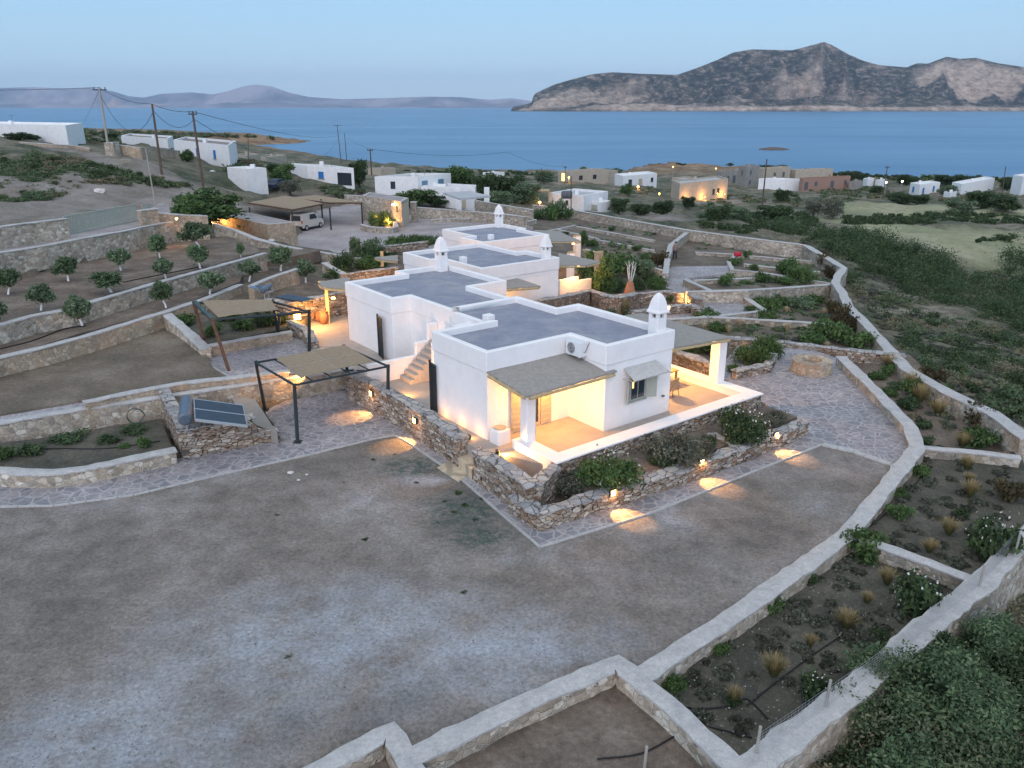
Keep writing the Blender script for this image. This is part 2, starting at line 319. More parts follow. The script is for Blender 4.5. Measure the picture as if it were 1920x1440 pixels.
    simple('tyre', (.02,.02,.02), .9); simple('car_blue', (.02,.03,.06), .35, .1, 2, .1, .5); simple('tail_red', (.3,.02,.02), .3)
    simple('red_plastic', (.45,.02,.04), .5); simple('blue_cloth', (.12,.22,.36), .7, .15, 4); simple('skin', (.38,.22,.15), .7); simple('shirt', (.20,.14,.13), .9); simple('trousers', (.03,.035,.05), .9); simple('hair', (.02,.015,.012), .9)
    simple('beige_render', (.40,.35,.28), .9, .12, 1.2, bump=.2); simple('concrete', (.28,.26,.235), .9, .15, .8); simple('marble_white', (.6,.57,.53), .8, .1, 5)
    simple('roof_brown', (.22,.19,.17), .95, .12, .6); simple('slab_grey', (.40,.41,.42), .85, .08, .8); simple('pebble', (.27,.255,.24), .95, .3, 3); simple('white_rock', (.55,.54,.52), .95, .15, 2, bump=.6); simple('tan_rock', (.33,.24,.17), .95, .3, 1, bump=.6)
    b = NB('red_brick'); br = b.n("ShaderNodeTexBrick"); o = b.n("ShaderNodeMapping"); b.lk(b.pos, o.inputs[0]); o.inputs["Rotation"].default_value = (R(90), 0, 0); b.lk(o.outputs[0], br.inputs["Vector"])
    br.inputs["Scale"].default_value = .9; br.inputs["Color1"].default_value = (.30,.11,.07,1); br.inputs["Color2"].default_value = (.22,.09,.06,1); br.inputs["Mortar"].default_value = (.36,.3,.25,1); br.inputs["Mortar Size"].default_value = .05
    b.col(br.outputs[0]); MAT['red_brick'] = b.m
    def emit(name, c, s):
        b = NB(name); b.col(c); b.b.inputs["Emission Color"].default_value = tuple(c) + (1,); b.b.inputs["Emission Strength"].default_value = s; MAT[name] = b.m
    emit('lamp_glow', (1.0, .50, .14), 8.0); emit('lamp_white', (1.0, .8, .7), 8.0); emit('painted_glow', (1.0, .60, .22), 1.3); emit('lamp_far', (1.0, .45, .12), 5.0)  # the weakest glow is light put into a curtain and a wall panel
    # foliage: colour varies from leaf to leaf and from plant to plant
    def leaf(name, cols, alt=None, patch=0):
        b = NB(name); oi = b.n("ShaderNodeObjectInfo"); g = b.n("ShaderNodeNewGeometry")
        c = b.ramp(g.outputs["Random Per Island"], [(i / (len(cols) - 1), x) for i, x in enumerate(cols)])
        f = b.ramp(oi.outputs["Random"], [(0, .35), (1, .65)])
        c = b.mix(.6, c, f, 'OVERLAY')
        c = b.mix(.6, c, b.ramp(b.noise(1.4, 3), [(.35,.25),(.65,.75)]), 'OVERLAY')
        if patch: c = b.mix(b.ramp(b.noise(.22, 4, .6), [(.48, 0.0), (.60, patch)]), c, alt)
        b.col(c); b.rough(.7)
        tr = b.n("ShaderNodeBsdfTranslucent"); b.lk(c, tr.inputs[0]); mx = b.n("ShaderNodeMixShader"); mx.inputs[0].default_value = .25
        out = b.t.nodes["Material Output"]; b.lk(b.b.outputs[0], mx.inputs[1]); b.lk(tr.outputs[0], mx.inputs[2]); b.lk(mx.outputs[0], out.inputs[0]); MAT[name] = b.m
    leaf('leaf_dark', [(.032,.055,.028),(.055,.09,.038),(.085,.125,.05)])
    leaf('leaf_green', [(.045,.085,.03),(.075,.135,.042),(.12,.185,.065)])
    leaf('leaf_olive', [(.075,.12,.065),(.12,.175,.095),(.18,.235,.14)])
    leaf('leaf_grey', [(.07,.085,.065),(.11,.12,.09),(.17,.17,.13)])
    leaf('leaf_pale', [(.06,.105,.055),(.105,.165,.08),(.17,.225,.125)])
    leaf('leaf_brown', [(.05,.04,.02),(.09,.065,.035),(.06,.07,.03)])
    leaf('leaf_scrub', [(.04,.08,.04),(.07,.115,.055),(.11,.155,.075),(.16,.175,.10)], (.25,.21,.14), .8)
    leaf('petal_white', [(.6,.6,.55),(.7,.7,.66)])
    b = NB('tuft_grass'); at = b.attr('tip'); c = b.ramp(at, [(0, (.05,.075,.022)), (.45, (.13,.13,.045)), (1, (.36,.27,.14))]); b.col(c); MAT['tuft_grass'] = b.m
    b = NB('tuft_blond'); at = b.attr('tip'); c = b.ramp(at, [(0, (.12,.11,.04)), (.3, (.33,.26,.14)), (1, (.52,.42,.27))]); b.col(c); MAT['tuft_blond'] = b.m
    # islands
    b = NB('island_rock'); n = b.noise(.0024, 8, .62); n2 = b.noise(.016, 9, .82, b.vscale((1, .6, 2.2)))
    scr = b.ramp(n2, [(.43, (.018,.028,.022)), (.5, (.07,.07,.052)), (.55, (.20,.165,.13)), (.61, (.50,.40,.32))])
    lime = b.ramp(n2, [(.38, (.26,.19,.14)), (.5, (.60,.46,.36)), (.62, (.85,.70,.56))])
    mk = b.math('ADD', b.attr('cliff'), b.math('MULTIPLY', b.ramp(n, [(.52, 0.0), (.66, 1.0)]), .33))
    b.col(b.mix(b.ramp(mk, [(.1,0.0),(.7,1.0)]), scr, lime)); b.bump(b.noise(.010, 9, .8), 1.0, 55); MAT['island_rock'] = b.m
    b = NB('far_hills'); n = b.noise(.0007, 7, .65); b.col(b.mix(b.attr('cliff'), b.ramp(n, [(.42, (.12,.125,.16)), (.58, (.36,.32,.35))]), (.55,.36,.27))); b.bump(b.noise(.004, 7, .7), .7, 60); MAT['far_hills'] = b.m
mats()

# ------------------------------------------------------------------ mesh helpers
def mesh_np(name, V, F, mats_, idx=None, smooth=False, attrs=None):
    """V (n,3), F (m,k) of one polygon size, or a list of such arrays"""
    me = bpy.data.meshes.new(name)
    Fs = F if isinstance(F, list) else [F]
    Fs = [np.asarray(f, np.int32) for f in Fs if len(f)]
    V = np.asarray(V, np.float32)
    me.vertices.add(len(V)); me.vertices.foreach_set("co", V.ravel())
    nl = sum(f.size for f in Fs); nf = sum(len(f) for f in Fs)
    me.loops.add(nl); me.polygons.add(nf)
    me.loops.foreach_set("vertex_index", np.concatenate([f.ravel() for f in Fs]))
    tot = np.concatenate([np.full(len(f), f.shape[1], np.int32) for f in Fs]); st = np.concatenate([[0], np.cumsum(tot)[:-1]]).astype(np.int32)
    me.polygons.foreach_set("loop_start", st); me.polygons.foreach_set("loop_total", tot)
    for m in mats_: me.materials.append(MAT[m])
    if idx is not None: me.polygons.foreach_set("material_index", np.asarray(idx, np.int32))
    if smooth: me.polygons.foreach_set("use_smooth", np.ones(nf, bool))
    me.update(calc_edges=True)
    if attrs:
        for k, v in attrs.items():
            a = me.attributes.new(k, 'FLOAT', 'POINT'); a.data.foreach_set("value", np.asarray(v, np.float32))
    return me
def link(name, me, parent=None, loc=None):
    o = bpy.data.objects.new(name, me); C.objects.link(o)
    if parent is not None: o.parent = parent
    if loc is not None: o.location = loc
    return o
def tag(o, label=None, cat=None, group=None, kind=None):
    for k, v in (('label', label), ('category', cat), ('group', group), ('kind', kind)):
        if v: o[k] = v
    return o
def thing(name, label, cat, loc=(0, 0, 0), rz=0, group=None):
    o = bpy.data.objects.new(name, None); C.objects.link(o); o.location = loc; o.rotation_euler = (0, 0, rz); o.empty_display_size = .3
    return tag(o, label, cat, group)
def copy_tree(o, parent=None):
    c = o.copy(); C.objects.link(c); c.parent = parent
    for ch in [x for x in o.children]: copy_tree(ch, c)
    return c
class MB:
    """collects shapes into one mesh"""
    def __init__(s): s.v = []; s.f = []; s.m = []
    def add(s, vs, fs, mi=0):
        n = len(s.v); s.v += [tuple(v) for v in vs]; s.f += [tuple(i + n for i in f) for f in fs]; s.m += [mi] * len(fs); return s
    def box(s, x0, x1, y0, y1, z0, z1, mi=0, fn=None):
        vs = [(x, y, z) for z in (z0, z1) for x, y in ((x0, y0), (x1, y0), (x1, y1), (x0, y1))]
        if fn: vs = [fn(*v) for v in vs]
        return s.add(vs, [(3,2,1,0),(4,5,6,7),(0,1,5,4),(1,2,6,5),(2,3,7,6),(3,0,4,7)], mi)
    def prism(s, poly, z0, z1, mi=0, top=True, bot=True):
        n = len(poly); vs = [(p[0], p[1], z0) for p in poly] + [(p[0], p[1], z1) for p in poly]
        fs = [(i, (i + 1) % n, n + (i + 1) % n, n + i) for i in range(n)]
        if top: fs.append(tuple(range(n, 2 * n)))
        if bot: fs.append(tuple(range(n - 1, -1, -1)))
        return s.add(vs, fs, mi)
    def tube(s, pts, r, seg=8, mi=0, cap=True):
        pts = [Vector(p) for p in pts]; rs = r if isinstance(r, (list, tuple)) else [r] * len(pts); rings = []
        n0 = len(s.v)
        for i, p in enumerate(pts):
            d = (pts[min(i + 1, len(pts) - 1)] - pts[max(i - 1, 0)])
            if d.length < 1e-9: d = Vector((0, 0, 1))
            d.normalize(); a = d.cross(Vector((0, 0, 1)));
            if a.length < 1e-3: a = Vector((1, 0, 0))
            a.normalize(); b = d.cross(a)
            for k in range(seg):
                t = 2 * math.pi * k / seg; q = p + (a * math.cos(t) + b * math.sin(t)) * rs[i]; s.v.append(tuple(q))
        for i in range(len(pts) - 1):
            for k in range(seg):
                a0 = n0 + i * seg + k; a1 = n0 + i * seg + (k + 1) % seg; s.f.append((a0, a1, a1 + seg, a0 + seg)); s.m.append(mi)
        if cap:
            s.f.append(tuple(n0 + k for k in range(seg - 1, -1, -1))); s.m.append(mi)
            m0 = n0 + (len(pts) - 1) * seg; s.f.append(tuple(m0 + k for k in range(seg))); s.m.append(mi)
        return s
    def lathe(s, prof, seg=16, c=(0, 0, 0), mi=0):
        n0 = len(s.v)
        for r, z in prof:
            for k in range(seg):
                t = 2 * math.pi * k / seg; s.v.append((c[0] + r * math.cos(t), c[1] + r * math.sin(t), c[2] + z))
        for i in range(len(prof) - 1):
            for k in range(seg):
                a0 = n0 + i * seg + k; a1 = n0 + i * seg + (k + 1) % seg; s.f.append((a0, a1, a1 + seg, a0 + seg)); s.m.append(mi)
        return s
    def build(s, name, mats_, parent=None, bevel=0, smooth=False, loc=None):
        me = bpy.data.meshes.new(name); me.from_pydata(s.v, [], s.f)
        for m in ([mats_] if isinstance(mats_, str) else mats_): me.materials.append(MAT[m])
        me.polygons.foreach_set("material_index", s.m)
        if smooth: me.polygons.foreach_set("use_smooth", [True] * len(s.f))
        me.update(); o = link(name, me, parent, loc)
        if bevel:
            md = o.modifiers.new("bevel", 'BEVEL'); md.width = bevel; md.segments = 2; md.limit_method = 'ANGLE'; md.angle_limit = R(40)
        return o
def quad_slab(mb, pts, t, mi=0):
    """a slab with the four given top corners and thickness t"""
    n = len(pts); vs = [tuple(p) for p in pts] + [(p[0], p[1], p[2] - t) for p in pts]
    fs = [tuple(range(n)), tuple(range(2 * n - 1, n - 1, -1))] + [((i + 1) % n, i, n + i, n + (i + 1) % n) for i in range(n)]
    return mb.add(vs, fs, mi)

# ------------------------------------------------------------------ ground sheets (each a level of the terraced plot)
def region(name, mat, pts, z, world=None, skirt=.9, kind='structure', label=None):
    poly = world or region_poly(pts, z)
    REG.append((poly, z))
    mb = MB(); a = sum(poly[i][0] * poly[(i + 1) % len(poly)][1] - poly[(i + 1) % len(poly)][0] * poly[i][1] for i in range(len(poly)))
    p = poly if a > 0 else poly[::-1]
    mb.prism(p, z - skirt, z); o = mb.build(name, mat); tag(o, kind=kind); return o
def lp(pts): return [(L(u, v).x, L(u, v).y) for u, v in pts]
YARD = [(-900,1700),(-500,1100),(-300,962),(0,949),(100,947),(250,927),(420,887),(573,853),(700,822),(740,815),(765,828),(860,893),(1012,1024),(1040,1016),(1230,957),(1440,872),(1543,832),(1600,845),(1695,876),(1726,858),
        (1592,1000),(1400,1135),(1200,1268),(1160,1240),(770,1420),(730,1365),(600,1430),(540,1500),(300,1800)]
region('yard_ground', 'yard_gravel', YARD, -.9)
PATH = [(-300,962),(0,949),(100,947),(250,927),(420,887),(573,853),(700,822),(740,815),(765,828),(860,893),(1012,1024),(1040,1016),(1230,957),(1440,872),(1543,832),(1600,845),(1695,876),(1726,858),
        (1722,835),(1700,795),(1570,672),(1480,640),(1390,640),(1340,700),(1440,760),(1500,790),(1400,850),(1180,935),(1040,985),(985,950),(860,850),(690,745),(650,725),(540,750),(460,785),(400,850),(330,860),(230,890),(90,908),(-300,905)]
region('stone_path', 'paving', PATH, -.87)
# house platform and its courts
region('villa_terrace', 'terrace_cement', None, 0.0, world=lp([(-.78,-.4),(.5,-3.4),(11.6,-3.5),(11.9,3.6),(9.0,6.5),(9.0,12),(9.4,17),(18.5,17),(18.5,25),(10,25),(9,18.0),(2.2,18.0),(-.5,15),(-.5,9.2)]))
region('entrance_court', 'terrace_cement', [(575,590),(640,560),(700,600),(720,690),(690,712),(640,650),(590,650)], 0.02)
region('pergola_court', 'paving_court', [(365,655),(430,640),(545,620),(600,640),(690,692),(560,700),(425,705),(400,690)], -0.04)
region('field_path', 'paving_court', [(-300,795),(0,778),(150,752),(300,728),(430,704),(690,693),(650,691),(475,714),(300,741),(150,763),(0,788),(-300,828)], 0.05)
region('dry_field', 'dry_field', [(-300,800),(-300,770),(0,690),(150,645),(310,597),(350,622),(385,662),(400,690),(425,705),(155,750),(0,776)], 0.15)
region('olive_terrace_low', 'soil_brown', [(-300,730),(0,672),(150,625),(310,583),(450,528),(460,500),(600,470),(500,455),(470,482),(250,560),(0,630),(-300,690)], 0.95)
region('olive_terrace_high', 'soil_brown', [(-300,690),(0,606),(60,588),(130,576),(200,553),(300,524),(400,497),(488,472),(480,462),(420,440),(340,430),(110,505),(0,523),(-300,580)], 1.8)
region('driveway', 'court_gravel', [(-300,545),(0,472),(150,447),(290,418),(385,405),(300,380),(280,392),(125,440),(0,458),(-300,500)], 3.35)
region('front_bed_soil', 'soil_dark', [(-300,880),(0,882),(90,885),(230,865),(325,843),(300,785),(150,815),(0,830),(-300,850)], -.45)
region('planter_soil', 'soil_dark', [(390,646),(354,615),(450,577),(580,592),(556,612),(540,616),(460,631)], .42)
region('shrub_bed_soil', 'soil_brown', None, -.30, world=lp([(.5,-5.5),(.6,-3.6),(12.2,-3.6),(12.2,-5.3)]))
# beds inside the boundary wall, lower right
region('bed_soil_near', 'soil_dark', [(1600,1003),(1400,1138),(1200,1271),(1375,1425),(1420,1440),(1640,1262),(1840,1090)], -1.35)
region('bed_soil_middle', 'soil_dark', [(1600,1003),(1840,1092),(1960,990),(1915,853),(1728,838)], -1.15)
region('bed_soil_corner', 'soil_brown', [(770,1422),(1160,1243),(1375,1440),(1500,1600),(700,1600)], -1.3)
region('bed_soil_small', 'soil_brown', [(600,1435),(730,1368),(785,1450),(820,1600),(500,1600)], -1.3)
region('bed_soil_upper', 'soil_brown', [(1728,838),(1915,853),(2000,840),(1790,738),(1705,665),(1580,672),(1640,730),(1715,800)], -1.35)
region('parking_court', 'court_gravel', [(540,480),(560,440),(590,395),(690,372),(750,402),(900,412),(1000,425),(830,440),(840,470),(700,462),(640,480)], -.95, skirt=.4)

region('garden_path', 'paving_court', [(1190,503),(1245,514),(1258,500),(1375,498),(1375,512),(1290,521),(1335,547),(1270,547),(1235,535),(1215,512)], -1.98, skirt=.4)
region('lower_garden_path', 'paving_court', [(1290,549),(1392,557),(1430,581),(1340,591),(1250,598),(1172,605),(1182,588),(1300,581)], -1.62, skirt=.4)

# ------------------------------------------------------------------ the land as one sheet
def build_land():
    nr, na = 330, 380
    r = 5.0 * (1.0172 ** np.arange(nr)); r = r[r < 1400]; nr = len(r)
    a = np.linspace(R(-62), R(62), na)
    rr, aa = np.meshgrid(r, a, indexing='ij'); x = (rr * np.sin(aa)).ravel(); y = (rr * np.cos(aa)).ravel() - 1.5
    z = T(x, y)
    land = z > SEA
    dist = np.hypot(x, y)
    nz = np.zeros(len(x))
    for i in range(len(x)):
        if land[i]: nz[i] = noise.fractal((x[i] * .12, y[i] * .12, 0), 1.0, 2.0, 5)
    inside = np.zeros(len(x), bool)
    comp = [(-400,500)]
    soft = np.ones(len(x))
    COMP = [(W(a_, b_, c_).x, W(a_, b_, c_).y) for a_, b_, c_ in [(-700,1900,-1),(-700,420,4),(0,430,3.3),(290,392,3.3),(420,395,1),(560,370,0),(720,362,-.6),(1005,385,-2),(1290,425,-2.4),(1510,455,-2.8),(1590,500,-2.8),(1570,530,-2.6),(1600,575,-2.2),(1715,690,-1.8),(1920,812,-1.6),(2100,900,-1.6),(1920,1020,-1.6),(1410,1450,-1.6),(1300,1900,-1.6)]]
    incomp = pip(x, y, COMP)
    z = z + np.where(land, nz * np.where(incomp, .02, np.clip(dist / 120, .12, 1.0) * .9), 0)
    for poly, zz in REG:
        m = pip(x, y, poly); z = np.where(m, np.minimum(z, zz - .3), z)
    def mask(polys):
        m = np.zeros(len(x))
        for p, zz in polys: m = np.maximum(m, pip(x, y, [(W(a_, b_, zz).x, W(a_, b_, zz).y) for a_, b_ in p]))
        q = m.reshape(nr, na)
        for _ in range(2):
            q[1:-1, 1:-1] = (q[1:-1, 1:-1] * 2 + q[:-2, 1:-1] + q[2:, 1:-1] + q[1:-1, :-2] + q[1:-1, 2:]) / 6
        return q.ravel()
    field = mask([([(1500,408),(1700,422),(1960,430),(1960,490),(1900,530),(1780,510),(1700,478),(1640,450),(1560,425)], -7.5), ([(1530,388),(1620,375),(1960,385),(1960,415),(1700,412),(1560,404)], -9)])
    road = mask([([(-100,428),(-100,385),(100,378),(300,352),(480,352),(560,372),(640,352),(760,365),(600,385),(420,372),(300,395),(140,408),(100,432)], 3.0), ([(220,305),(330,318),(430,334),(430,341),(300,328),(190,308)], 5.0),
                 ([(-50,275),(120,276),(225,300),(200,306),(60,285),(-50,290)], 6.3), ([(1130,412),(1260,408),(1300,424),(1200,420)], -4), ([(1300,388),(1440,372),(1440,380),(1330,398)], -9)])
    soil_ = incomp.astype(float)
    rock = mask([([(1215,305),(1345,305),(1340,318),(1225,320)], SEA), ([(385,258),(600,262),(600,272),(400,282)], SEA), ([(430,280),(620,290),(600,312),(480,306)], SEA + 4)])
    rock = np.maximum(rock, np.clip(1 - (z - SEA) / 2.2, 0, 1) * land)
    idx = np.arange(nr * na).reshape(nr, na)
    F = np.stack([idx[:-1, :-1].ravel(), idx[:-1, 1:].ravel(), idx[1:, 1:].ravel(), idx[1:, :-1].ravel()], -1)
    F = F[:, ::-1]
    me = mesh_np('land', np.stack([x, y, z], -1), F, ['land'], smooth=True, attrs=dict(field=field, road=road, soil=soil_, rock=rock))
    o = link('land_ground', me); tag(o, kind='structure')
build_land()
def build_sea():
    s = 26000
    mb = MB(); mb.add([(-s, -1200, SEA), (s, -1200, SEA), (s, s, SEA), (-s, s, SEA)], [(0, 1, 2, 3)]); tag(mb.build('sea', 'sea_water'), kind='structure')
build_sea()
def ridge(name, mat, sil, d0, depth, base, seed, ncol, amp, cliffs=(), front=.5, curve=0):
    """an island: skyline heights from the photographed silhouette, a shore in front of it and a back slope behind"""
    px = np.linspace(sil[0][0], sil[-1][0], ncol); sy = np.interp(px, [p[0] for p in sil], [p[1] for p in sil])
    nv = 60; V = []; cl = []
    for i in range(ncol):
        a = (px[i] - 960) / FPX; dy = CP + (720 - 205) / FPX * SP
        d_r = d0 + depth * front
        b = (720 - sy[i]) / FPX; dr = np.array([a, CP + b * SP, -SP + b * CP]); t = d_r / dr[1]; H = HC + t * dr[2] - SEA
        H = max(H, 2)
        for j in range(nv):
            v = j / (nv - 1) * 2   # 0 shore, 1 ridge, 2 back
            yy = d0 + depth * front * v; xx = a / dr[1] * yy
            f = math.sin(min(v, 1) * math.pi / 2) ** .95 if v < 1 else math.cos((v - 1) * math.pi / 2)
            n = noise.hetero_terrain((xx * amp[0], yy * amp[0] * 1.4, seed), 1.0, 2.0, 6, .7) 
            rg = 1 - abs(noise.noise((xx * amp[0] * 2.6 + noise.noise((xx * amp[0], yy * amp[0], 1)) * .8, yy * amp[0] * .6, seed + 3))) * 1.3 - abs(noise.noise((xx * amp[0] * 7, yy * amp[0] * 1.6, seed + 5))) * .45
            w = math.sin(min(v, 1) * math.pi) if v < 1 else 0
            z = H * f * (1 - w * (.15 + amp[1] * (n - .5) * .5 + (1 - rg) * .75)) if v <= 1 else H * f
            z = max(z, .5 if (0 < v < 2 and H > 6) else -8)
            V.append((xx, yy, SEA + (z if v > 0 else -6)))
            c = 0
            for (x0, x1, v0, v1, s_) in cliffs:
                ex = max(0, 1 - abs((px[i] - (x0 + x1) / 2) / ((x1 - x0) / 2)) ** 3); ev = max(0, 1 - abs((v - (v0 + v1) / 2) / ((v1 - v0) / 2)) ** 3)
                c = max(c, s_ * ex * ev)
            cl.append(c)
    idx = np.arange(ncol * nv).reshape(ncol, nv)
    F = np.stack([idx[:-1, :-1].ravel(), idx[1:, :-1].ravel(), idx[1:, 1:].ravel(), idx[:-1, 1:].ravel()], -1)
    me = mesh_np(name, V, F, [mat], smooth=True, attrs=dict(cliff=cl)); o = link(name, me); tag(o, kind='structure')
ridge('island_hill', 'island_rock', [(958,207),(962,200),(985,196),(998,192),(1000,178),(1010,172),(1040,158),(1075,148),(1110,139),(1150,135),(1200,138),(1270,140),(1310,126),(1345,112),(1375,98),(1410,92),(1450,93),(1485,94),(1520,85),(1545,78),(1560,84),(1590,101),(1620,114),(1650,122),(1700,126),(1720,118),(1740,119),(1775,106),(1800,110),(1830,108),(1870,118),(1925,126),(2000,140),(2100,165),(2200,200)],
      5300, 2600, SEA, 11.0, 420, (.0016, 1.2), cliffs=[(960,1075,.0,.75,1.0),(1075,1330,0,.14,.9),(1000,1220,.3,.9,.55),(1700,2000,.72,1.0,.95),(1460,1560,.45,.85,.6),(1000,2100,0,.06,.9),(1560,1700,.3,.8,.35)], front=.42)
ridge('far_island_hill', 'far_hills', [(-300,150),(-150,160),(0,165),(60,163),(120,166),(170,164),(215,172),(240,180),(270,183),(300,176),(360,173),(400,177),(430,170),(455,162),(480,158),(510,162),(540,173),(580,182),(640,186),(720,184),(800,181),(860,182),(920,187),(960,184),(1000,190),(1040,196),(1080,203)],
      20000, 6000, SEA, 4.0, 260, (.0006, 1.0), cliffs=[(180,245,0,.7,.8),(270,300,0,.4,.4)], front=.4)
def islet():
    c = W(1450, 281, SEA); mb = MB(); SX, SY = 9.5, 4; rr = random.Random(4); pts = []
    n = 24
    for ring, (s_, z) in enumerate([(1, -1), (.9, .5), (.6, 1.3), (.2, 1.8)]):
        for k in range(n):
            t = 2 * math.pi * k / n; q = s_ * (1 + .25 * math.sin(3 * t + 1) + .15 * rr.random())
            mb.v.append((c.x + SX * q * math.cos(t), c.y + SY * q * math.sin(t), SEA + z * .8 + .4 * rr.random()))
        if ring:
            for k in range(n): mb.f.append(((ring - 1) * n + k, (ring - 1) * n + (k + 1) % n, ring * n + (k + 1) % n, ring * n + k)); mb.m.append(0)
    mb.f.append(tuple(3 * n + k for k in range(n))); mb.m.append(0)
    tag(mb.build('islet_rock', 'bark'), kind='structure')
islet()

# ------------------------------------------------------------------ dry-stone and mortared walls
def wall(label, pts, h=.6, th=.45, style='mortar', depth=None, group=None, cap=True, name='stone_wall', cat='stone wall', capm=None, ch=.07):
    """pts: photo pixels of the top edge, with z if known, else the top stands h above the ground there"""
    P = [p if isinstance(p, Vector) else (W(*p) if len(p) == 3 else G(p[0], p[1], h)) for p in pts]
    P = [Vector((p.x, p.y, p.z)) for p in P]
    dm = sum(p.length for p in P) / len(P); step = max(.3, dm / 90)
    Q = []
    for i in range(len(P) - 1):
        n = max(1, int((P[i + 1] - P[i]).length / step))
        for k in range(n): Q.append(P[i].lerp(P[i + 1], k / n))
    Q.append(P[-1]); N = len(Q)
    nor = []
    for i in range(N):
        d = Q[min(i + 1, N - 1)] - Q[max(i - 1, 0)]; d.z = 0; d.normalize(); nor.append(Vector((-d.y, d.x, 0)))
    jit = .10 if style != 'mortar' else .05
    side = {'mortar': 'stone_mortared', 'tan': 'stone_tan', 'dry': 'stone_dry', 'rubble': 'stone_rubble'}[style]
    capm = capm or ('cap_dry' if style in ('dry', 'rubble') else 'cap_plaster')
    if style == 'tan': jit = .035
    def zb(p, n):
        a = SZ(p + n * (th / 2 + .15)); b = SZ(p - n * (th / 2 + .15)); return min(a, b) - .15
    rows = 4; mb = MB(); cp = MB(); base0 = P[0].copy()
    origin = Vector((sum(p.x for p in Q) / N, sum(p.y for p in Q) / N, 0))
    prof = []
    for i in range(N):
        q, n = Q[i], nor[i]; b = zb(q, n) if depth is None else q.z - depth
        b = min(b, q.z - .12); ring = []
        for s_ in (-1, 1):
            rr = range(rows) if s_ == -1 else range(rows - 1, -1, -1)
            for k in rr:
                z = b + (q.z - (ch if cap else 0) - b) * k / (rows - 1); batter = 1 + .10 * (1 - k / (rows - 1))
                p = q + n * s_ * th / 2 * batter; p.z = z
                o = noise.noise_vector(p * 1.3) * jit + noise.noise_vector(p * 3.7) * jit * .6; o.z *= .35; ring.append(p + o)
        prof.append(ring)
        if i == 0: origin.z = b
    M = rows * 2
    for ring in prof: mb.v += [tuple(p - origin) for p in ring]
    for i in range(N - 1):
        for k in range(M - 1):
            a = i * M + k; mb.f.append((a, a + 1, a + M + 1, a + M)); mb.m.append(0)
    mb.f.append(tuple(range(M - 1, -1, -1))); mb.m.append(0); mb.f.append(tuple((N - 1) * M + k for k in range(M))); mb.m.append(0)
    root = thing(name, label, cat, origin, 0, group)
    mb.build('masonry', side, root, smooth=False)
    if cap:
        cw = th / 2 + .03; Mc = 7
        for i in range(N):
            q, n = Q[i], nor[i]; e = 0
            lo = [(-cw, -ch), (-cw, -.015), (-cw * .6, .0), (0, .012), (cw * .6, .0), (cw, -.015), (cw, -ch)]
            if i in (0, N - 1): q = q + (Q[i] - Q[i + (1 if i == 0 else -1)]).normalized() * .03
            wv_ = 1 + .16 * noise.noise(Q[i] * .55) + .10 * noise.noise(Q[i] * 1.7)
            for (s_, dz) in lo:
                s_ = s_ * wv_; 
                p = q + n * s_; p.z = q.z + dz; o = noise.noise_vector(p * 2.1) * jit + noise.noise_vector(p * 6) * jit * .7; o.z *= .5 if style == 'mortar' else .8
                cp.v.append(tuple(p + o - origin))
        for i in range(N - 1):
            for k in range(Mc):
                a = i * Mc + k; b_ = i * Mc + (k + 1) % Mc; cp.f.append((a, b_, b_ + Mc, a + Mc)); cp.m.append(0)
        cp.f.append(tuple(range(Mc - 1, -1, -1))); cp.m.append(0); cp.f.append(tuple((N - 1) * Mc + k for k in range(Mc))); cp.m.append(0)
        cp.build('coping', capm, root)
    return root
WG = 'garden terrace walls'
# boundary between yard and beds
wall('broad pale-capped wall curving from the round stone pit down past the yard to the bottom beds', [(1577,668,-.45),(1640,728,-.45),(1708,800,-.5),(1720,838,-.6),(1592,998,-.84),(1400,1135,-.84),(1198,1268,-.84)], th=.5)
wall('short pale-capped wall dividing the two largest right-hand beds, ending at the mesh fence', [(1600,1003,-.86),(1700,1038,-.86),(1832,1088,-.86)], th=.35)
wall('thin wall across the right-hand beds just below the red-brown shrubs at the picture edge', [(1732,838,-.75),(1820,845,-.75),(1912,856,-.75)], th=.35)
wall('long outer boundary wall in the bottom right corner, carrying mesh fence stakes', [(1990,960,-.75),(1920,1008,-.75),(1835,1097,-.8),(1740,1172,-.8),(1640,1260,-.8),(1520,1350,-.8),(1405,1440,-.8),(1250,1560,-.8)], th=.6)
wall('wall enclosing the triangular bed at the bottom of the photo', [(1375,1432,-.82),(1262,1325,-.82),(1158,1240,-.82),(960,1325,-.82),(772,1418,-.82)], th=.45)
wall('bent wall end at the bottom edge left of the triangular bed', [(560,1460,-.82),(732,1366,-.82),(790,1470,-.82)], th=.42)
wall('long boundary wall winding along the right side up to the far corner of the grounds', [(1930,822,-.35),(1860,772,-.45),(1780,735,-.55),(1700,690,-.8),(1655,640,-.95),(1618,600,-1.1),(1592,575,-1.2),(1580,548,-1.4),(1566,530,-1.6),(1572,515,-1.7),(1583,502,-1.7),(1560,488,-1.7),(1512,460,-1.6)], th=.6)
wall('tall straight boundary wall across the far side, in front of the field', [(1512,459,-1.6),(1400,445,-1.4),(1292,431,-1.3),(1180,412,-1.3),(1070,392,-1.2),(1000,384,-1.0)], th=.5)
wall('dry-stone wall behind the round stone pit', [(1365,632,-.55),(1480,641,-.6),(1580,653,-.65),(1695,664,-.8)], th=.5, style='dry')
wall('low curb wall at the right end of the patio bed beside the white column', [(1375,694,-.45),(1440,682,-.45),(1452,662,-.4)], th=.35, style='dry')
wall('low retaining wall across the bed of blond grasses', [(1318,592),(1440,599),(1570,607)], .45, th=.35)
wall('wide mid-garden retaining wall lit at its left end', [(1285,546),(1400,543),(1480,538),(1562,532)], .95, th=.4)
wall('short lit wall beside the glowing path corner', [(1392,553),(1432,580)], .45, th=.35, style='tan')
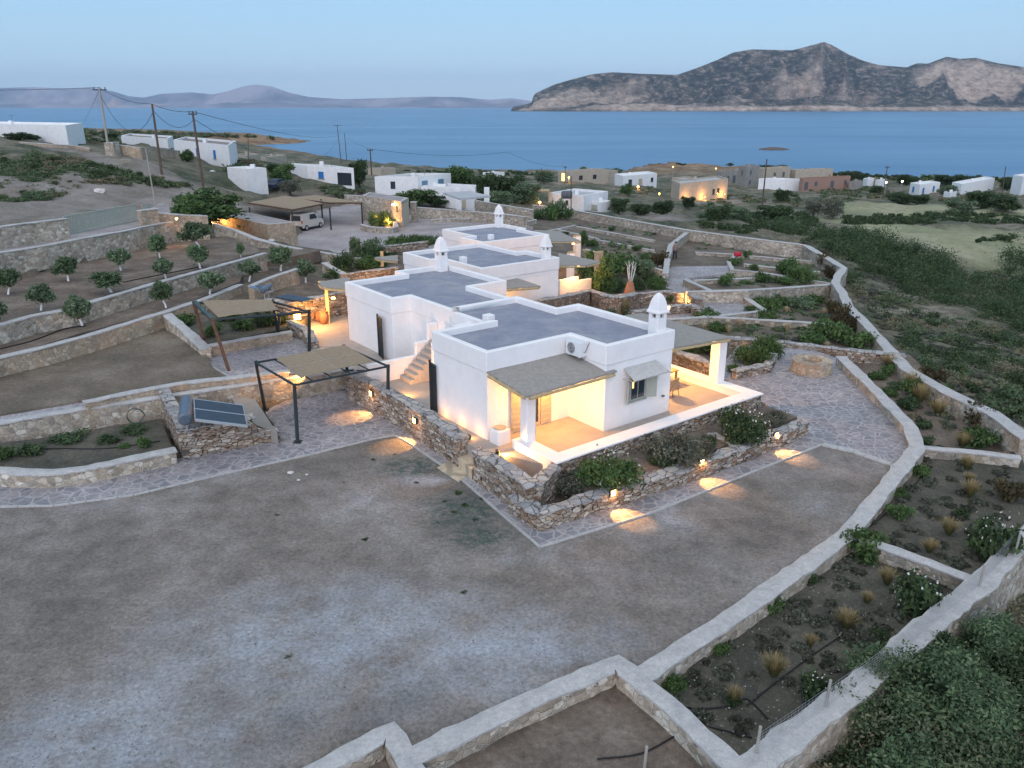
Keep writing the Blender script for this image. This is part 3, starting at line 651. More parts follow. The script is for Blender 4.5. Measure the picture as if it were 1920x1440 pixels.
wall('thin wall joining the glowing path corner to the grey canopy', [(1432,582),(1340,592),(1250,598),(1170,606)], .45, th=.35)
wall('lit slanting edge wall of the triangular bed near the paved fork', [(1285,523),(1335,545)], .5, th=.35, style='tan')
wall('low wall at the head of the triangular bed', [(1300,525),(1360,522),(1430,520)], .35, th=.35)
wall('curving low wall behind the leafy triangular bed', [(1375,505),(1420,509),(1500,521),(1560,531)], .4, th=.35)
wall('second low wall from the far boundary, ending at the leafy shrubs', [(1396,494),(1460,502),(1537,509)], .35, th=.3)
wall('low wall near the far boundary with a red bag at its end', [(1304,472),(1378,476),(1450,483),(1525,489)], .35, th=.3)
wall('short curb rising from the paved fork to the red bag', [(1373,505),(1366,490),(1379,477)], .4, th=.3)
wall('white-topped wall climbing away behind the person', [(1248,512),(1252,480),(1258,458),(1292,432)], .9, th=.45)
wall('warmly lit terrace wall running down to the person, right of the far canopy', [(1098,467),(1150,481),(1200,494),(1246,507)], .8, th=.35, style='tan')
wall('thin bed curb above the lit terrace wall', [(1122,449),(1180,460),(1229,469)], .35, th=.25)
wall('thin bed curb nearest the tall far boundary wall', [(1082,424),(1150,436),(1227,450)], .35, th=.25)
wall('short curb joining the two thin bed curbs beside the farthest canopy', [(1020,433),(1050,428),(1078,422)], .4, th=.25)
wall('thin bed curb running behind the farthest canopy', [(1045,430),(1085,438),(1120,447)], .35, th=.25)
wall('brown rubble retaining wall beneath the second villa', [(1008,563),(1060,553),(1108,542),(1135,552),(1165,556),(1195,548)], 1.3, th=.5, style='rubble')
wall('dry-stone terrace wall beneath the branching sculpture', [(1158,552),(1200,549),(1250,545),(1290,548),(1312,560)], .8, th=.5, style='dry')
wall('low dry-stone wall just behind the front villa chimney', [(1190,583),(1240,573),(1300,570),(1306,578)], .6, th=.4, style='dry')
wall('dry-stone wall lit brown behind the rear dining terrace', [(1265,655,.1),(1300,668,.1),(1336,682,.1)], th=.4, style='dry')
# left side
wall('curved front wall of the dark bed at the left picture edge', [(-60,880,-.32),(0,880,-.32),(60,884,-.32),(95,884,-.32),(160,876,-.32),(230,862,-.32),(328,841,-.32)], th=.45)
wall('long pale wall behind the dark bed, running on behind the near pergola', [(-80,800,.12),(0,790,.12),(150,765,.12),(290,744,.14),(400,728,.14),(475,716,.14),(560,704,.14),(660,688,.14)], th=.4)
wall('low lit wall between the field path and the dry field', [(158,752,.42),(250,733,.42),(350,715,.42),(450,705,.42),(540,694,.42)], th=.35, style='tan')
wall('lowest olive terrace wall, at the back of the dry field', [(-80,690,1.05),(0,668,1.05),(80,650,1.05),(170,626,1.05),(310,583,1.05),(380,560,1.05),(450,533,1.05)], th=.4, style='tan')
wall('middle olive terrace wall winding through the young trees', [(-80,628,1.92),(0,607,1.92),(60,590,1.92),(130,578,1.92),(200,556,1.92),(300,527,1.92),(400,500,1.92),(495,474,1.92)], th=.4)
wall('short olive terrace wall at the right end of the grove', [(470,535,1.3),(510,518,1.3),(556,503,1.3)], th=.35, style='tan')
wall('tall retaining wall carrying the driveway above the olive grove', [(-80,490,3.42),(0,472,3.42),(80,460,3.42),(150,446,3.42),(230,432,3.42),(300,418,3.42),(385,405,3.4)], th=.45)
wall('tall mortared wall left of the sliding gate', [(-60,432,4.75),(0,424,4.75),(60,416,4.75),(122,409,4.75)], th=.45)
wall('wall pier right of the sliding gate with a small glowing lamp', [(260,394,4.55),(292,390,4.55)], th=.45, style='tan')
wall('lower lit wall continuing past the gate to the big glowing bush', [(292,398,4.1),(330,401,3.95),(388,404,3.7)], th=.45, style='tan')
wall('broad retaining wall stepping down from the stone shed to the parking court', [(400,418,2.9),(440,430,2.3),(482,447,1.7),(530,460,1.2),(590,470,.8),(640,478,.5),(676,483,.3)], th=.5, depth=1.9)
wall('pale sloping wall left of the paved pergola court', [(312,588,.95),(345,615,.7),(386,653,.5)], th=.45)
wall('low wall in front of the leafy planter on the pergola court', [(386,648,.5),(460,634,.5),(545,620,.5)], th=.35, style='tan')
wall('rounded dry-stone end of the leafy planter, under the square lantern', [(545,600,.75),(575,615,.6),(588,638,.45)], th=.5, style='dry', depth=.7)
wall('orange-lit dry-stone wall behind the terracotta pots', [(500,560,1.5),(545,565,1.35),(590,556,1.4),(650,545,1.5),(700,538,1.5)], th=.5, style='dry', depth=1.6)
wall('slanting pale wall left of the round shrub in the shrub border', [(608,492,.75),(625,502,.6),(645,513,.5)], th=.4, style='tan', depth=1.0)
wall('orange-lit wall behind the third villa canopy', [(645,514,.35),(690,507,.35),(745,500,.35)], th=.4, style='dry', depth=1.1)
wall('upper dry-stone edging above the second villa canopy', [(715,462,-.1),(760,458,-.1),(800,452,-.1)], th=.35, style='dry', depth=.6)
wall('dry-stone wall between the entrance court and the near pergola', [(655,697,.42),(700,716,.42),(760,748,.42),(815,783,.36),(868,819,.33)], th=.5, style='dry')
wall('dry-stone wall at the front corner under the lit white ledge', [(896,840,.33),(940,868,.33),(1000,907,.31)], th=.52, style='dry')
wall('dry-stone facing under the long white ledge of the front terrace', [L(.3,-3.55,.265),L(4,-3.55,.265),L(8,-3.55,.265),L(11.9,-3.55,.265)], th=.30, style='dry', cap=False)
wall('short dry-stone return at the front corner below the ledge', [(1003,905,.30),L(.28,-3.62,.22)], th=.4, style='dry')
wall('low planter wall holding three small square lights along the front path', [(965,925,-.25),(1012,958,-.25),(1100,930,-.25),(1270,878,-.25),(1400,832,-.25),(1508,788,-.25)], th=.42, style='dry')
wall('thin wall crossing the shrub planter near the flowering bush', [(1140,872,-.24),(1182,908,-.24)], th=.35, style='dry', depth=.25)
wall('thin wall crossing the shrub planter near its right end', [(1338,812,-.24),(1392,838,-.24)], th=.35, style='dry', depth=.25)
# around the parking court
wall('straight wall behind the lavender row of the parking court', [(782,388,.35),(850,393,.3),(940,400,.25),(986,406,.2)], th=.4)
wall('stone pier beside the shed door', [(770,378,1.4),(781,378,1.4)], th=.9, depth=2.6)
wall('low curb in front of the lavender row', [(808,411,-.55),(860,409,-.55)], th=.35, depth=.5)
wall('low curb second from the lavender row', [(868,411,-.55),(900,407,-.55)], th=.35, depth=.5)
wall('low curb left of the farthest chimney', [(905,411,-.55),(930,411,-.55)], th=.35, depth=.5)
wall('low curb right of the farthest chimney', [(952,413,-.55),(976,411,-.55)], th=.35, depth=.5)
wall('last low curb toward the cactus clump', [(978,417,-.55),(1004,411,-.55)], th=.35, depth=.5)
wall('curved stone planter wall around the glowing bush in the court', [(678,420,-.35),(690,424,-.35),(712,426,-.35),(735,427,-.35),(744,424,-.35),(740,415,-.35)], th=.4, depth=.8)
wall('rising field wall behind the open veranda', [(892,375,.4),(950,385,.2),(1000,393,-.1)], th=.4, depth=1.4)
wall('old wall between the white houses and the stone shed', [(646,365,1.3),(700,368,1.1)], th=.4, depth=1.2)
wall('crumbling tan pier by the far-left pole', [(203,267,7.6),(215,266,7.6)], th=1.2, depth=2.6)
wall('low tan wall by the second pole', [(215,270,7.3),(262,276,6.9),(334,282,5.6)], th=.6, depth=1.8, style='tan')
wall('tan boundary wall in front of the far-left white house', [(40,266,7.6),(100,270,7.4),(140,272,7.2),(170,278,6.8)], th=.6, depth=1.3, style='tan')
# paved stones set at the wall gap, edging course of the path
def slab(name, label, pts, z, t=.05, mat='paving_slab'):
    mb = MB(); quad_slab(mb, [W(a, b, z) for a, b in pts], t); return tag(mb.build(name, mat, bevel=.01), label, 'stone slab')
slab('stone_slab', 'large tan flagstone laid in the path before the wall gap', [(820,876),(850,858),(883,884),(860,903)], -.845)
slab('stone_slab', 'lit stone step inside the gap between the two dry-stone walls', [(853,852),(874,838),(905,862),(884,880)], -.45, .45)
def edging(name, label, pts, z, w=.08, mat='cap_plaster', hh=.06):
    mb = MB(); P = [W(a, b, z) for a, b in pts]
    Q = []
    for i in range(len(P) - 1):
        n = max(1, int((P[i + 1] - P[i]).length / .5))
        Q += [P[i].lerp(P[i + 1], k / n) for k in range(n)]
    Q.append(P[-1])
    for i in range(len(Q) - 1):
        d = (Q[i + 1] - Q[i]).normalized(); n = Vector((-d.y, d.x, 0)) * w / 2; j = random.Random(i).uniform(-.02, .02)
        g = d * .01
        quad_slab(mb, [Q[i] + g - n * (1 + j), Q[i + 1] - g - n * (1 + j), Q[i + 1] - g + n, Q[i] + g + n], hh)
    return tag(mb.build(name, mat), label, 'edging')
edging('path_edging', 'line of pale edging stones along the left path and front corner of the yard', [(0,949),(100,947),(250,927),(420,887),(573,853),(700,822),(740,815),(765,828),(860,893),(1012,1024)], -.85)
edging('path_edging', 'line of pale edging stones between the lit front path and the yard', [(1012,1024),(1040,1016),(1230,957),(1440,872),(1543,832)], -.85)
edging('path_edging', 'wide pale curb closing the paved patio at the right of the yard', [(1543,832),(1600,845),(1695,878)], -.83, .3)
edging('path_edging', 'pale curb between the dry field and the pergola court', [(362,657),(400,693),(428,708)], .06, .4)
# ------------------------------------------------------------------ the four villas
def ortho_inset(poly, d):
    n = len(poly); out = []
    for i in range(n):
        p0, p1, p2 = poly[i - 1], poly[i], poly[(i + 1) % n]
        a = Vector((p1[0] - p0[0], p1[1] - p0[1])).normalized(); b = Vector((p2[0] - p1[0], p2[1] - p1[1])).normalized()
        na = Vector((-a.y, a.x)); nb = Vector((-b.y, b.x)); m = na + nb; m = m / (1 + na.dot(nb))
        out.append((p1[0] + m.x * d, p1[1] + m.y * d))
    return out
def villa_shell(root, poly, z0, z1, gaps=()):
    """poly CCW in villa axes. walls, a proud parapet band and a screed roof"""
    n = len(poly); zb = z1 - .8; zr = z1 - .27
    w = MB()
    for i in range(n):
        a, b = poly[i], poly[(i + 1) % n]; w.add([L(*a, z0), L(*b, z0), L(*b, zb), L(*a, zb)], [(0, 1, 2, 3)])
    o = w.build('wall', 'white_plaster', root)
    out = ortho_inset(poly, -.04); inn = ortho_inset(poly, .21); p = MB()
    for i in range(n):
        j = (i + 1) % n; zt = z1 if i not in gaps else zr + .06
        A, B, Ai, Bi, A0, B0 = out[i], out[j], inn[i], inn[j], poly[i], poly[j]
        p.add([L(*A, zb), L(*B, zb), L(*B, zt), L(*A, zt), L(*Bi, zt), L(*Ai, zt), L(*Bi, zr - .1), L(*Ai, zr - .1), L(*A0, zb), L(*B0, zb)],
              [(0, 1, 2, 3), (3, 2, 4, 5), (5, 4, 6, 7), (8, 9, 1, 0)])
    o2 = p.build('parapet', 'white_plaster', root)
    for ob, wd_ in ((o2, .045), (o, .03)):
        bm = bmesh.new(); bm.from_mesh(ob.data); bmesh.ops.remove_doubles(bm, verts=bm.verts, dist=.002); bm.to_mesh(ob.data); bm.free()
        md = ob.modifiers.new("bevel", 'BEVEL'); md.width = wd_; md.segments = 3; md.limit_method = 'ANGLE'; md.angle_limit = R(50)
        ob.data.polygons.foreach_set("use_smooth", [True] * len(ob.data.polygons)); md.harden_normals = True
    r = MB(); r.add([L(*q, zr) for q in ortho_inset(poly, .20)], [tuple(range(n))]); r.build('roof', 'roof_screed', root)
def chimney(root, u, v, z0, s=1.0, wd=1.15):
    def f(x, y, z): return L(u + x, v + y, z)
    h = .26 * s * wd; mb = MB(); zt = z0 + 1.05 * s
    mb.box(-h, h, -h, h, z0, zt, fn=f)
    # vent storey: four corner piers with dark openings between
    for sx in (-1, 1):
        for sy in (-1, 1): mb.box(sx * h, sx * h * .45, sy * h, sy * h * .45, zt, zt + .2 * s, fn=f) if sx * sy > 0 else mb.box(min(sx * h, sx * h * .45), max(sx * h, sx * h * .45), min(sy * h, sy * h * .45), max(sy * h, sy * h * .45), zt, zt + .2 * s, fn=f)
    # flared cornice and pointed dome
    prof = [(1.0, .2), (1.28, .24), (1.28, .30), (1.12, .38), (1.0, .55), (.86, .75), (.66, .93), (.42, 1.07), (.18, 1.14), (0.02, 1.16)]
    for i in range(len(prof) - 1):
        (r0, a0), (r1, a1) = prof[i], prof[i + 1]
        ring0 = [(sx * h * r0, sy * h * r0) for sx, sy in ((-1,-1),(1,-1),(1,1),(-1,1))]; ring1 = [(sx * h * r1, sy * h * r1) for sx, sy in ((-1,-1),(1,-1),(1,1),(-1,1))]
        vs = [f(x, y, zt + a0 * s) for x, y in ring0] + [f(x, y, zt + a1 * s) for x, y in ring1]
        mb.add(vs, [(k, (k + 1) % 4, 4 + (k + 1) % 4, 4 + k) for k in range(4)])
    mb.add([f(x * h, y * h, zt + .2 * s) for x, y in ((-1,-1),(1,-1),(1,1),(-1,1))], [(3, 2, 1, 0)])
    c = mb.build('chimney', 'white_plaster', root, bevel=.02)
    d = MB(); d.box(-h * .42, h * .42, -h * .42, h * .42, zt - .01, zt + .19 * s, fn=f); d.build('flue', 'ac_dark', c)
def canopy(root, pts, posts=(), mat='reed_mat', t=.07, name='canopy', beams=True):
    mb = MB(); n = 6; P = [Vector(p) for p in pts]
    top = []
    for i in range(n + 1):
        for j in range(n + 1):
            a, b = i / n, j / n; q = P[0].lerp(P[1], a).lerp(P[3].lerp(P[2], a), b)
            q = q + Vector((0, 0, .02 * noise.noise(q * 1.1))); top.append(q)
    m = n + 1; vs = top + [q - Vector((0, 0, t)) for q in top]; k0 = m * m; fs = []
    for i in range(n):
        for j in range(n):
            a = i * m + j; fs.append((a, a + 1, a + m + 1, a + m)); fs.append((k0 + a, k0 + a + m, k0 + a + m + 1, k0 + a + 1))
    for i in range(n):
        fs += [(i * m, (i + 1) * m, k0 + (i + 1) * m, k0 + i * m), (i * m + n, k0 + i * m + n, k0 + (i + 1) * m + n, (i + 1) * m + n), (i, k0 + i, k0 + i + 1, i + 1), (n * m + i, n * m + i + 1, k0 + n * m + i + 1, k0 + n * m + i)]
    mb.add(vs, fs); c = mb.build(name, mat, root)
    bm = bmesh.new(); bm.from_mesh(c.data); bmesh.ops.recalc_face_normals(bm, faces=bm.faces); bm.to_mesh(c.data); bm.free()
    if beams:
        dz = Vector((0, 0, -t - .07))
        for a, b in ((3, 2), (0, 3), (1, 2)):
            d = (P[b] - P[a]).normalized() * .12
            bb = MB(); bb.tube([P[a] + dz + d, P[b] + dz - d], .06, 8); bb.build('beam', 'pale_wood', c)
        for k in (1, 2, 3):
            bb = MB(); a = P[0].lerp(P[1], k / 4); b = P[3].lerp(P[2], k / 4); bb.tube([a + dz * .8, b + dz * .8], .04, 6); bb.build('beam', 'pale_wood', c)
    return c
def column(root, base, top, w=.22, mat='white_plaster', name='column', rz=TH):
    mb = MB(); c_, s_ = math.cos(rz), math.sin(rz)
    def f(x, y, z): return (base[0] + x * c_ - y * s_, base[1] + x * s_ + y * c_, z)
    mb.box(-w * 1.04, w * 1.04, -w * 1.04, w * 1.04, base[2], top - .12, fn=f)
    o = mb.build(name, mat, root, bevel=.03); m2 = MB(); m2.box(-w * 1.3, w * 1.3, -w * .5, w * .5, top - .115, top, fn=f); m2.build('column_head', 'pale_wood', o); return o
def awning(root, back, front, mat='canvas'):
    a = MB(); quad_slab(a, [Vector(back[0]), Vector(front[0]), Vector(front[1]), Vector(back[1])], .04)
    o = a.build('awning', mat, root)
    bm = bmesh.new(); bm.from_mesh(o.data); bmesh.ops.recalc_face_normals(bm, faces=bm.faces); bm.to_mesh(o.data); bm.free()
    for i in (0, 1):
        b = MB(); p = Vector(front[i]); q = Vector(back[i]); b.tube([p - Vector((0, 0, .05)), Vector((q.x, q.y, q.z - .45))], .018, 6); b.build('bracket', 'sage_paint', o)
    return o
def fl(u0, v0): return lambda x, y, z: L(u0 + x, v0 + y, z)
def villa(label, poly, z0, z1, gaps, name='white_villa'):
    root = thing(name, label, 'villa', L(poly[0][0], poly[0][1], z0))
    bpy.context.view_layer.update()
    return root
def parent_keep(root):
    """children were built in world coordinates: keep them where they are"""
    root_m = root.matrix_world.copy()
def mk_villa(label, poly, z0, z1, gaps=()):
    root = thing('white_villa', label, 'villa', (0, 0, 0)); root['_o'] = 0; del root['_o']
    villa_shell(root, poly, z0, z1, gaps); return root
def recentre(root, base):
    """put the thing's Empty at its base; shift children meshes so nothing moves"""
    d = Vector(base)
    root.location = d
    for ch in root.children:
        ch.location = Vector(ch.location) - d

PA = [(0,0),(4.1,0),(4.1,-2.05),(7.85,-2.05),(7.85,3.7),(6.55,3.7),(6.55,6.62),(2.9,6.62),(2.9,3.7),(0,3.7)]
VA = mk_villa('front white villa with a lit porch and a shuttered window under an awning', PA, -.12, 3.5, gaps=(7,))
chimney(VA, 7.3, -1.62, 3.12, .86)
mb = MB(); mb.box(2.9, 3.3, 3.95, 4.35, 3.0, 3.62, fn=fl(0, 0)); mb.build('parapet_stub', 'white_plaster', VA, bevel=.03)
cA = canopy(VA, [L(-.03, 0.0, 2.78), L(4.07, 0.0, 2.78), L(4.55, -2.2, 2.45), L(.15, -2.2, 2.4)])
column(VA, L(.72, -1.55, -.1), 2.32, .2)
def shutter(root, u0, u1, v, z0, z1, mat, name='shutter', along='u', t=.04, slats=9):
    o = MB()
    if along == 'u': o.box(u0, u1, v - t, v, z0, z1, fn=fl(0, 0))
    else: o.box(v - t, v, u0, u1, z0, z1, fn=fl(0, 0))
    for k in range(slats):
        z = z0 + .08 + (z1 - z0 - .16) * k / slats
        if along == 'u': o.box(u0 + .06, u1 - .06, v - t - .012, v - t + .001, z, z + (z1 - z0) / slats * .45, fn=fl(0, 0))
        else: o.box(v - t - .012, v - t + .001, u0 + .06, u1 - .06, z, z + (z1 - z0) / slats * .45, fn=fl(0, 0))
    return o.build(name, mat, root)
# porch door: glazed opening, two folded leaves, handle
d = MB(); d.box(1.62, 2.55, -.03, .02, .02, 2.15, fn=fl(0, 0)); dr = d.build('door', 'sand_paint', VA)
g = MB(); g.box(1.72, 2.06, -.045, -.031, .2, 2.05, fn=fl(0, 0)); g.box(2.11, 2.45, -.045, -.031, .2, 2.05, fn=fl(0, 0)); g.build('glass', 'glass_dark', dr)
shutter(VA, 1.08, 1.6, -.03, .06, 2.15, 'sand_paint', 'door_leaf'); shutter(VA, 2.57, 3.1, -.03, .06, 2.15, 'sand_paint', 'door_leaf')
# side window with frame, sill, shutters, awning
wn = MB(); wn.box(5.42, 6.3, -2.10, -2.03, .95, 1.95, fn=fl(0, 0)); wA = wn.build('window', 'sage_paint', VA)
g = MB(); g.box(5.50, 5.83, -2.115, -2.101, 1.03, 1.87, fn=fl(0, 0)); g.box(5.89, 6.22, -2.115, -2.101, 1.03, 1.87, fn=fl(0, 0)); g.build('glass', 'glass_dark', wA)
g = MB(); g.box(5.36, 6.36, -2.16, -2.05, .89, .945, fn=fl(0, 0)); g.build('sill', 'sage_paint', wA)
g = MB(); g.box(5.52, 5.60, -2.13, -2.117, 1.5, 1.75, fn=fl(0, 0)); g.build('glow_curtain', 'painted_glow', wA)  # strip emits by itself, standing in for room light behind the pane
def leaf_open(root, u, v, z0, z1, w, ang, mat):
    o = MB(); c_, s_ = math.cos(R(ang)), math.sin(R(ang))
    def f(x, y, z): return L(u + x * c_ - y * s_, v + x * s_ + y * c_, z)
    o.box(0, w, -.02, .02, z0, z1, fn=f)
    for k in range(8): o.box(.05, w - .05, -.032, -.0201, z0 + .08 + (z1 - z0 - .1) * k / 8, z0 + .08 + (z1 - z0 - .1) * (k + .5) / 8, fn=f)
    return o.build('shutter', mat, root)
leaf_open(VA, 5.40, -2.12, .97, 1.93, .44, 215, 'sage_paint'); leaf_open(VA, 6.32, -2.12, .97, 1.93, .44, -30, 'sage_paint')
awning(VA, (L(5.05, -2.06, 2.42), L(6.85, -2.06, 2.42)), (L(4.98, -2.75, 2.1), L(6.95, -2.75, 2.1)))
g = MB(); g.box(7.3, 7.42, -2.16, -2.08, .75, .81, fn=fl(0, 0)); g.build('tap', 'ac_dark', VA)
# terrace ledge: white masonry bench round the front and side terraces (part of the villa)
def ledge(pts, z0, z1, w):
    mb = MB()
    for i in range(len(pts) - 1):
        (a, b), (c_, d_) = pts[i], pts[i + 1]
        if abs(a - c_) < 1e-6: mb.box(a, a + w, min(b, d_), max(b, d_), z0, z1, fn=fl(0, 0))
        else: mb.box(min(a, c_), max(a, c_), b, b + w, z0, z1, fn=fl(0, 0))
    return mb
lg = MB(); lg.prism([tuple(L(*p))[:2] for p in [(.27,-1.12),(.27,-3.73),(11.98,-3.73),(11.98,3.33),(11.33,3.33),(11.33,-3.06),(.90,-3.06),(.90,-1.12)]], .272, .35); lgb = MB(); lgb.prism([tuple(L(*p))[:2] for p in [(.30,-1.15),(.30,-3.37),(11.62,-3.37),(11.62,3.3),(11.35,3.3),(11.35,-3.08),(.88,-3.08),(.88,-1.15)]], -.55, .271)
lgb.build('ledge_body', 'white_plaster', VA)
lo = lg.build('terrace_ledge', 'white_plaster', VA, bevel=.03)
rc = canopy(VA, [L(7.87, -1.95, 2.72), L(7.87, 3.4, 2.72), L(11.75, 3.4, 2.52), L(11.75, -1.95, 2.5)])
column(VA, L(11.62, -1.45, .30), 2.4, .24)
column(VA, L(11.62, 3.0, .30), 2.4, .24)
mb = MB()
for k in range(8):
    mb.box(1.0 + k * .23, 1.0 + (k + 1) * .23 if k < 7 else 3.2, 7.35, 8.35, -.05, .2 * (k + 1), fn=fl(0, 0))
st = mb.build('stairs', 'terrace_cement', VA, bevel=.015)
mb = MB(); mb.box(2.1, 2.88, 5.0, 7.3, -.05, 1.62, fn=fl(0, 0))
for k in range(7): mb.box(2.1, 2.88, 5.0 + .05, 7.3 - .3 * (k + 1) + .3, 1.621 + .2 * k, 1.62 + .2 * (k + 1), fn=fl(0, 0))
mb.build('stairs', 'white_plaster', VA, bevel=.015)
recentre(VA, L(0, 0, -.1))
t = MB(); t.box(-.62, 2.0, 8.45, 8.68, -.05, .95, fn=fl(0, 0)); t.box(2.001, 2.7, 8.45, 8.68, -.05, 1.55, fn=fl(0, 0)); t.box(2.701, 3.24, 8.45, 8.68, -.05, 2.35, fn=fl(0, 0))
tag(t.build('court_wall', 'white_plaster', bevel=.03), 'white stepped garden wall rising behind the outdoor stairs', 'wall')
t = MB(); t.box(-.62, -.55, 8.0, 8.1, 0, 0.01, fn=fl(0, 0))

PB = [(2.2,15.9),(2.2,11.0),(3.25,11.0),(3.25,6.66),(6.55,6.66),(6.9,6.67),(6.9,11.0),(9.2,11.0),(9.2,16.9),(5.8,16.9),(5.8,15.9)]
VB = mk_villa('white villa second from the camera, its blank left wall standing over the entrance court', PB, -.12, 3.2, gaps=(3,))
chimney(VB, 8.6, 16.45, 2.9, .92)
canopy(VB, [W(655,519,2.62), W(655,541,2.62), W(605,537,2.5), W(597,529,2.5)])
pp = W(617, 606, .02); mb = MB(); mb.box(-.09, .09, -.09, .09, 0, 2.4, fn=lambda x, y, z: (pp.x + x, pp.y + y, pp.z + z)); mb.box(-.45, .45, -.07, .07, 2.401, 2.5, fn=lambda x, y, z: (pp.x + x, pp.y + y, pp.z + z)); mb.build('post', 'pale_wood', VB, bevel=.01)
recentre(VB, L(2.2, 11, -.1))

ZC = 2.6
PC = [(11.0,25.0),(11.0,21.6),(11.9,21.6),(11.9,17.1),(18.2,17.1),(18.2,20.6),(17.4,20.6),(17.4,25.0)]
VC = mk_villa('third white villa from the camera, with an awning on its right-hand wall', PC, -1.3, ZC)
chimney(VC, 17.5, 17.6, ZC - .35, .82)
mb = MB(); mb.box(12.6, 13.0, 20.2, 20.6, ZC - .5, ZC + .15, fn=fl(0, 0)); mb.build('parapet_stub', 'white_plaster', VC, bevel=.03)
canopy(VC, [W(898,514,1.75), W(935,510,1.75), W(1014,536,1.5), W(942,541,1.5)])
awning(VC, (W(974,518,1.45), W(1012,512,1.45)), (W(988,533,1.15), W(1026,523,1.15)))
pq = W(998, 562, -.4); column(VC, pq, 1.4, .2)
g = MB(); q0 = W(978, 556, -.4); g.box(-.25, .25, -.03, .03, .1, 1.9, fn=lambda x, y, z: (q0.x + x * .8, q0.y + x * .6 + y, q0.z + z)); g.build('door', 'sand_paint', VC)
canopy(VC, [W(1047,474,1.72), W(1047,497,1.72), W(1100,497,1.5), W(1126,490,1.45)])
column(VC, W(1069, 528, -1.0), 1.35, .22); column(VC, W(1121, 530, -1.2), 1.3, .25, mat='stone_tan')
canopy(VC, [W(746,478,1.75), W(746,489,1.75), W(712,486,1.6), W(702,482,1.6)])
column(VC, W(717, 500, .3), 1.5, .1, mat='pale_wood', name='post')
low = MB()
a0, a1, a2, a3 = W(1047, 556, -1.0), W(1082, 548, -1.0), W(1107, 543, -1.0), None
for (p, q, zt) in ((a0, a1, .2), (a1 + (a1 - a0).normalized() * .005, a2, -.12)):
    n = (q - p); n.z = 0; n.normalize(); m = Vector((-n.y, n.x, 0)) * .12
    vs = [p - m, q - m, q + m, p + m]; low.prism([(v.x, v.y) for v in vs], -1.4, zt)
low.build('terrace_ledge', 'white_plaster', VC, bevel=.03)
recentre(VC, L(11.9, 17.1, -1.2))
ZD = 2.2
PD = [(20.6,35.0),(20.6,30.4),(19.3,30.4),(19.3,27.3),(25.9,27.3),(25.9,31.2),(26.6,31.2),(26.6,35.0)]
VD = mk_villa('farthest of the four joined white villas, next to the parking court', PD, -1.6, ZD)
chimney(VD, 26.2, 34.5, ZD - .3, .9)
mb = MB(); mb.box(21.4, 21.8, 29.2, 29.6, ZD - .5, ZD + .12, fn=fl(0, 0)); mb.build('parapet_stub', 'white_plaster', VD, bevel=.03)
canopy(VD, [W(1000,431,1.4), W(1022,452,1.4), W(1090,452,1.15), W(1047,433,1.15)])
column(VD, W(1081, 492, -1.5), 1.0, .25)
recentre(VD, L(19.3, 27.3, -1.5))

# ------------------------------------------------------------------ things standing on and beside the villas
def box_thing(name, mat, c, sx, sy, sz, label, cat, rz=TH, bevel=.02):
    mb = MB(); mb.box(-sx / 2, sx / 2, -sy / 2, sy / 2, 0, sz); o = mb.build(name, mat, bevel=bevel, loc=c); o.rotation_euler = (0, 0, rz); return tag(o, label, cat)
def ac():
    root = thing('air_conditioner', 'white outdoor air conditioner unit hung in the corner above the reed porch roof', 'air conditioner', L(3.86, -.62, 2.84), TH)
    mb = MB(); mb.box(-.19, .19, -.42, .42, 0, .58); b = mb.build('casing', 'ac_white', root, bevel=.02)
    f = MB(); seg = 24; ring = [(-.196, .1 + .22 * math.cos(2 * math.pi * k / seg), .29 + .22 * math.sin(2 * math.pi * k / seg)) for k in range(seg)]; ring2 = [(-.17, y, z) for x, y, z in ring]
    f.add(ring + ring2, [tuple(range(seg - 1, -1, -1))] + [(k, (k + 1) % seg, seg + (k + 1) % seg, seg + k) for k in range(seg)]); fo = f.build('fan_opening', 'ac_dark', b)
    g = MB()
    for rr_ in (.07, .13, .19): g.tube([(-.205, .1 + rr_ * math.cos(t * math.pi / 10), .29 + rr_ * math.sin(t * math.pi / 10)) for t in range(21)], .006, 5)
    g.build('grille', 'ac_white', fo)
    for y in (-.3, .3):
        k = MB(); k.box(-.15, .24, y - .02, y + .02, -.04, -.001); k.box(.2, .24, y - .02, y + .02, -.25, -.041); k.build('bracket', 'ac_white', root)
    p = MB(); p.tube([(.0, -.43, .2), (.0, -.5, .2), (.1, -.52, .4), (.22, -.52, .6)], .015, 6); p.build('pipe', 'ac_dark', root)
ac()
def pillar_light():
    o = thing('plant_pot', 'square white masonry planter against the porch corner', 'planter', L(.28, -.42, -.05), TH)
    mb = MB(); mb.box(-.3, .3, -.3, .3, 0, .62); mb.build('box', 'white_plaster', o, bevel=.06)
    m2 = MB(); m2.lathe([(.0, .635), (.2, .635), (.24, .66), (.24, .622)], 20); m2.build('bowl', 'sand_paint', o)
pillar_light()
def gatepost(c, label, h=2.2):
    o = thing('garden_gate', label, 'gate', c, R(25))
    mb = MB(); mb.tube([(0, 0, 0), (0, 0, h)], .045, 8); mb.build('post', 'dark_steel', o)
    m2 = MB()
    for k in range(7): m2.box(.02 - .02, .02 + .02, -.06 - .1 * k - .02, -.06 - .1 * k + .02, .08, h - .1)
    m2.box(-.02, .02, -.72, -.045, h - .099, h - .05); m2.box(-.02, .02, -.72, -.045, .03, .079); m2.build('leaf', 'dark_steel', o)
gatepost(L(.02, 4.05, 0), 'tall narrow dark iron gate at the rear corner of the front villa'); gatepost(L(2.02, 12.2, 0), 'tall narrow dark iron gate against the blank left wall of the second villa')
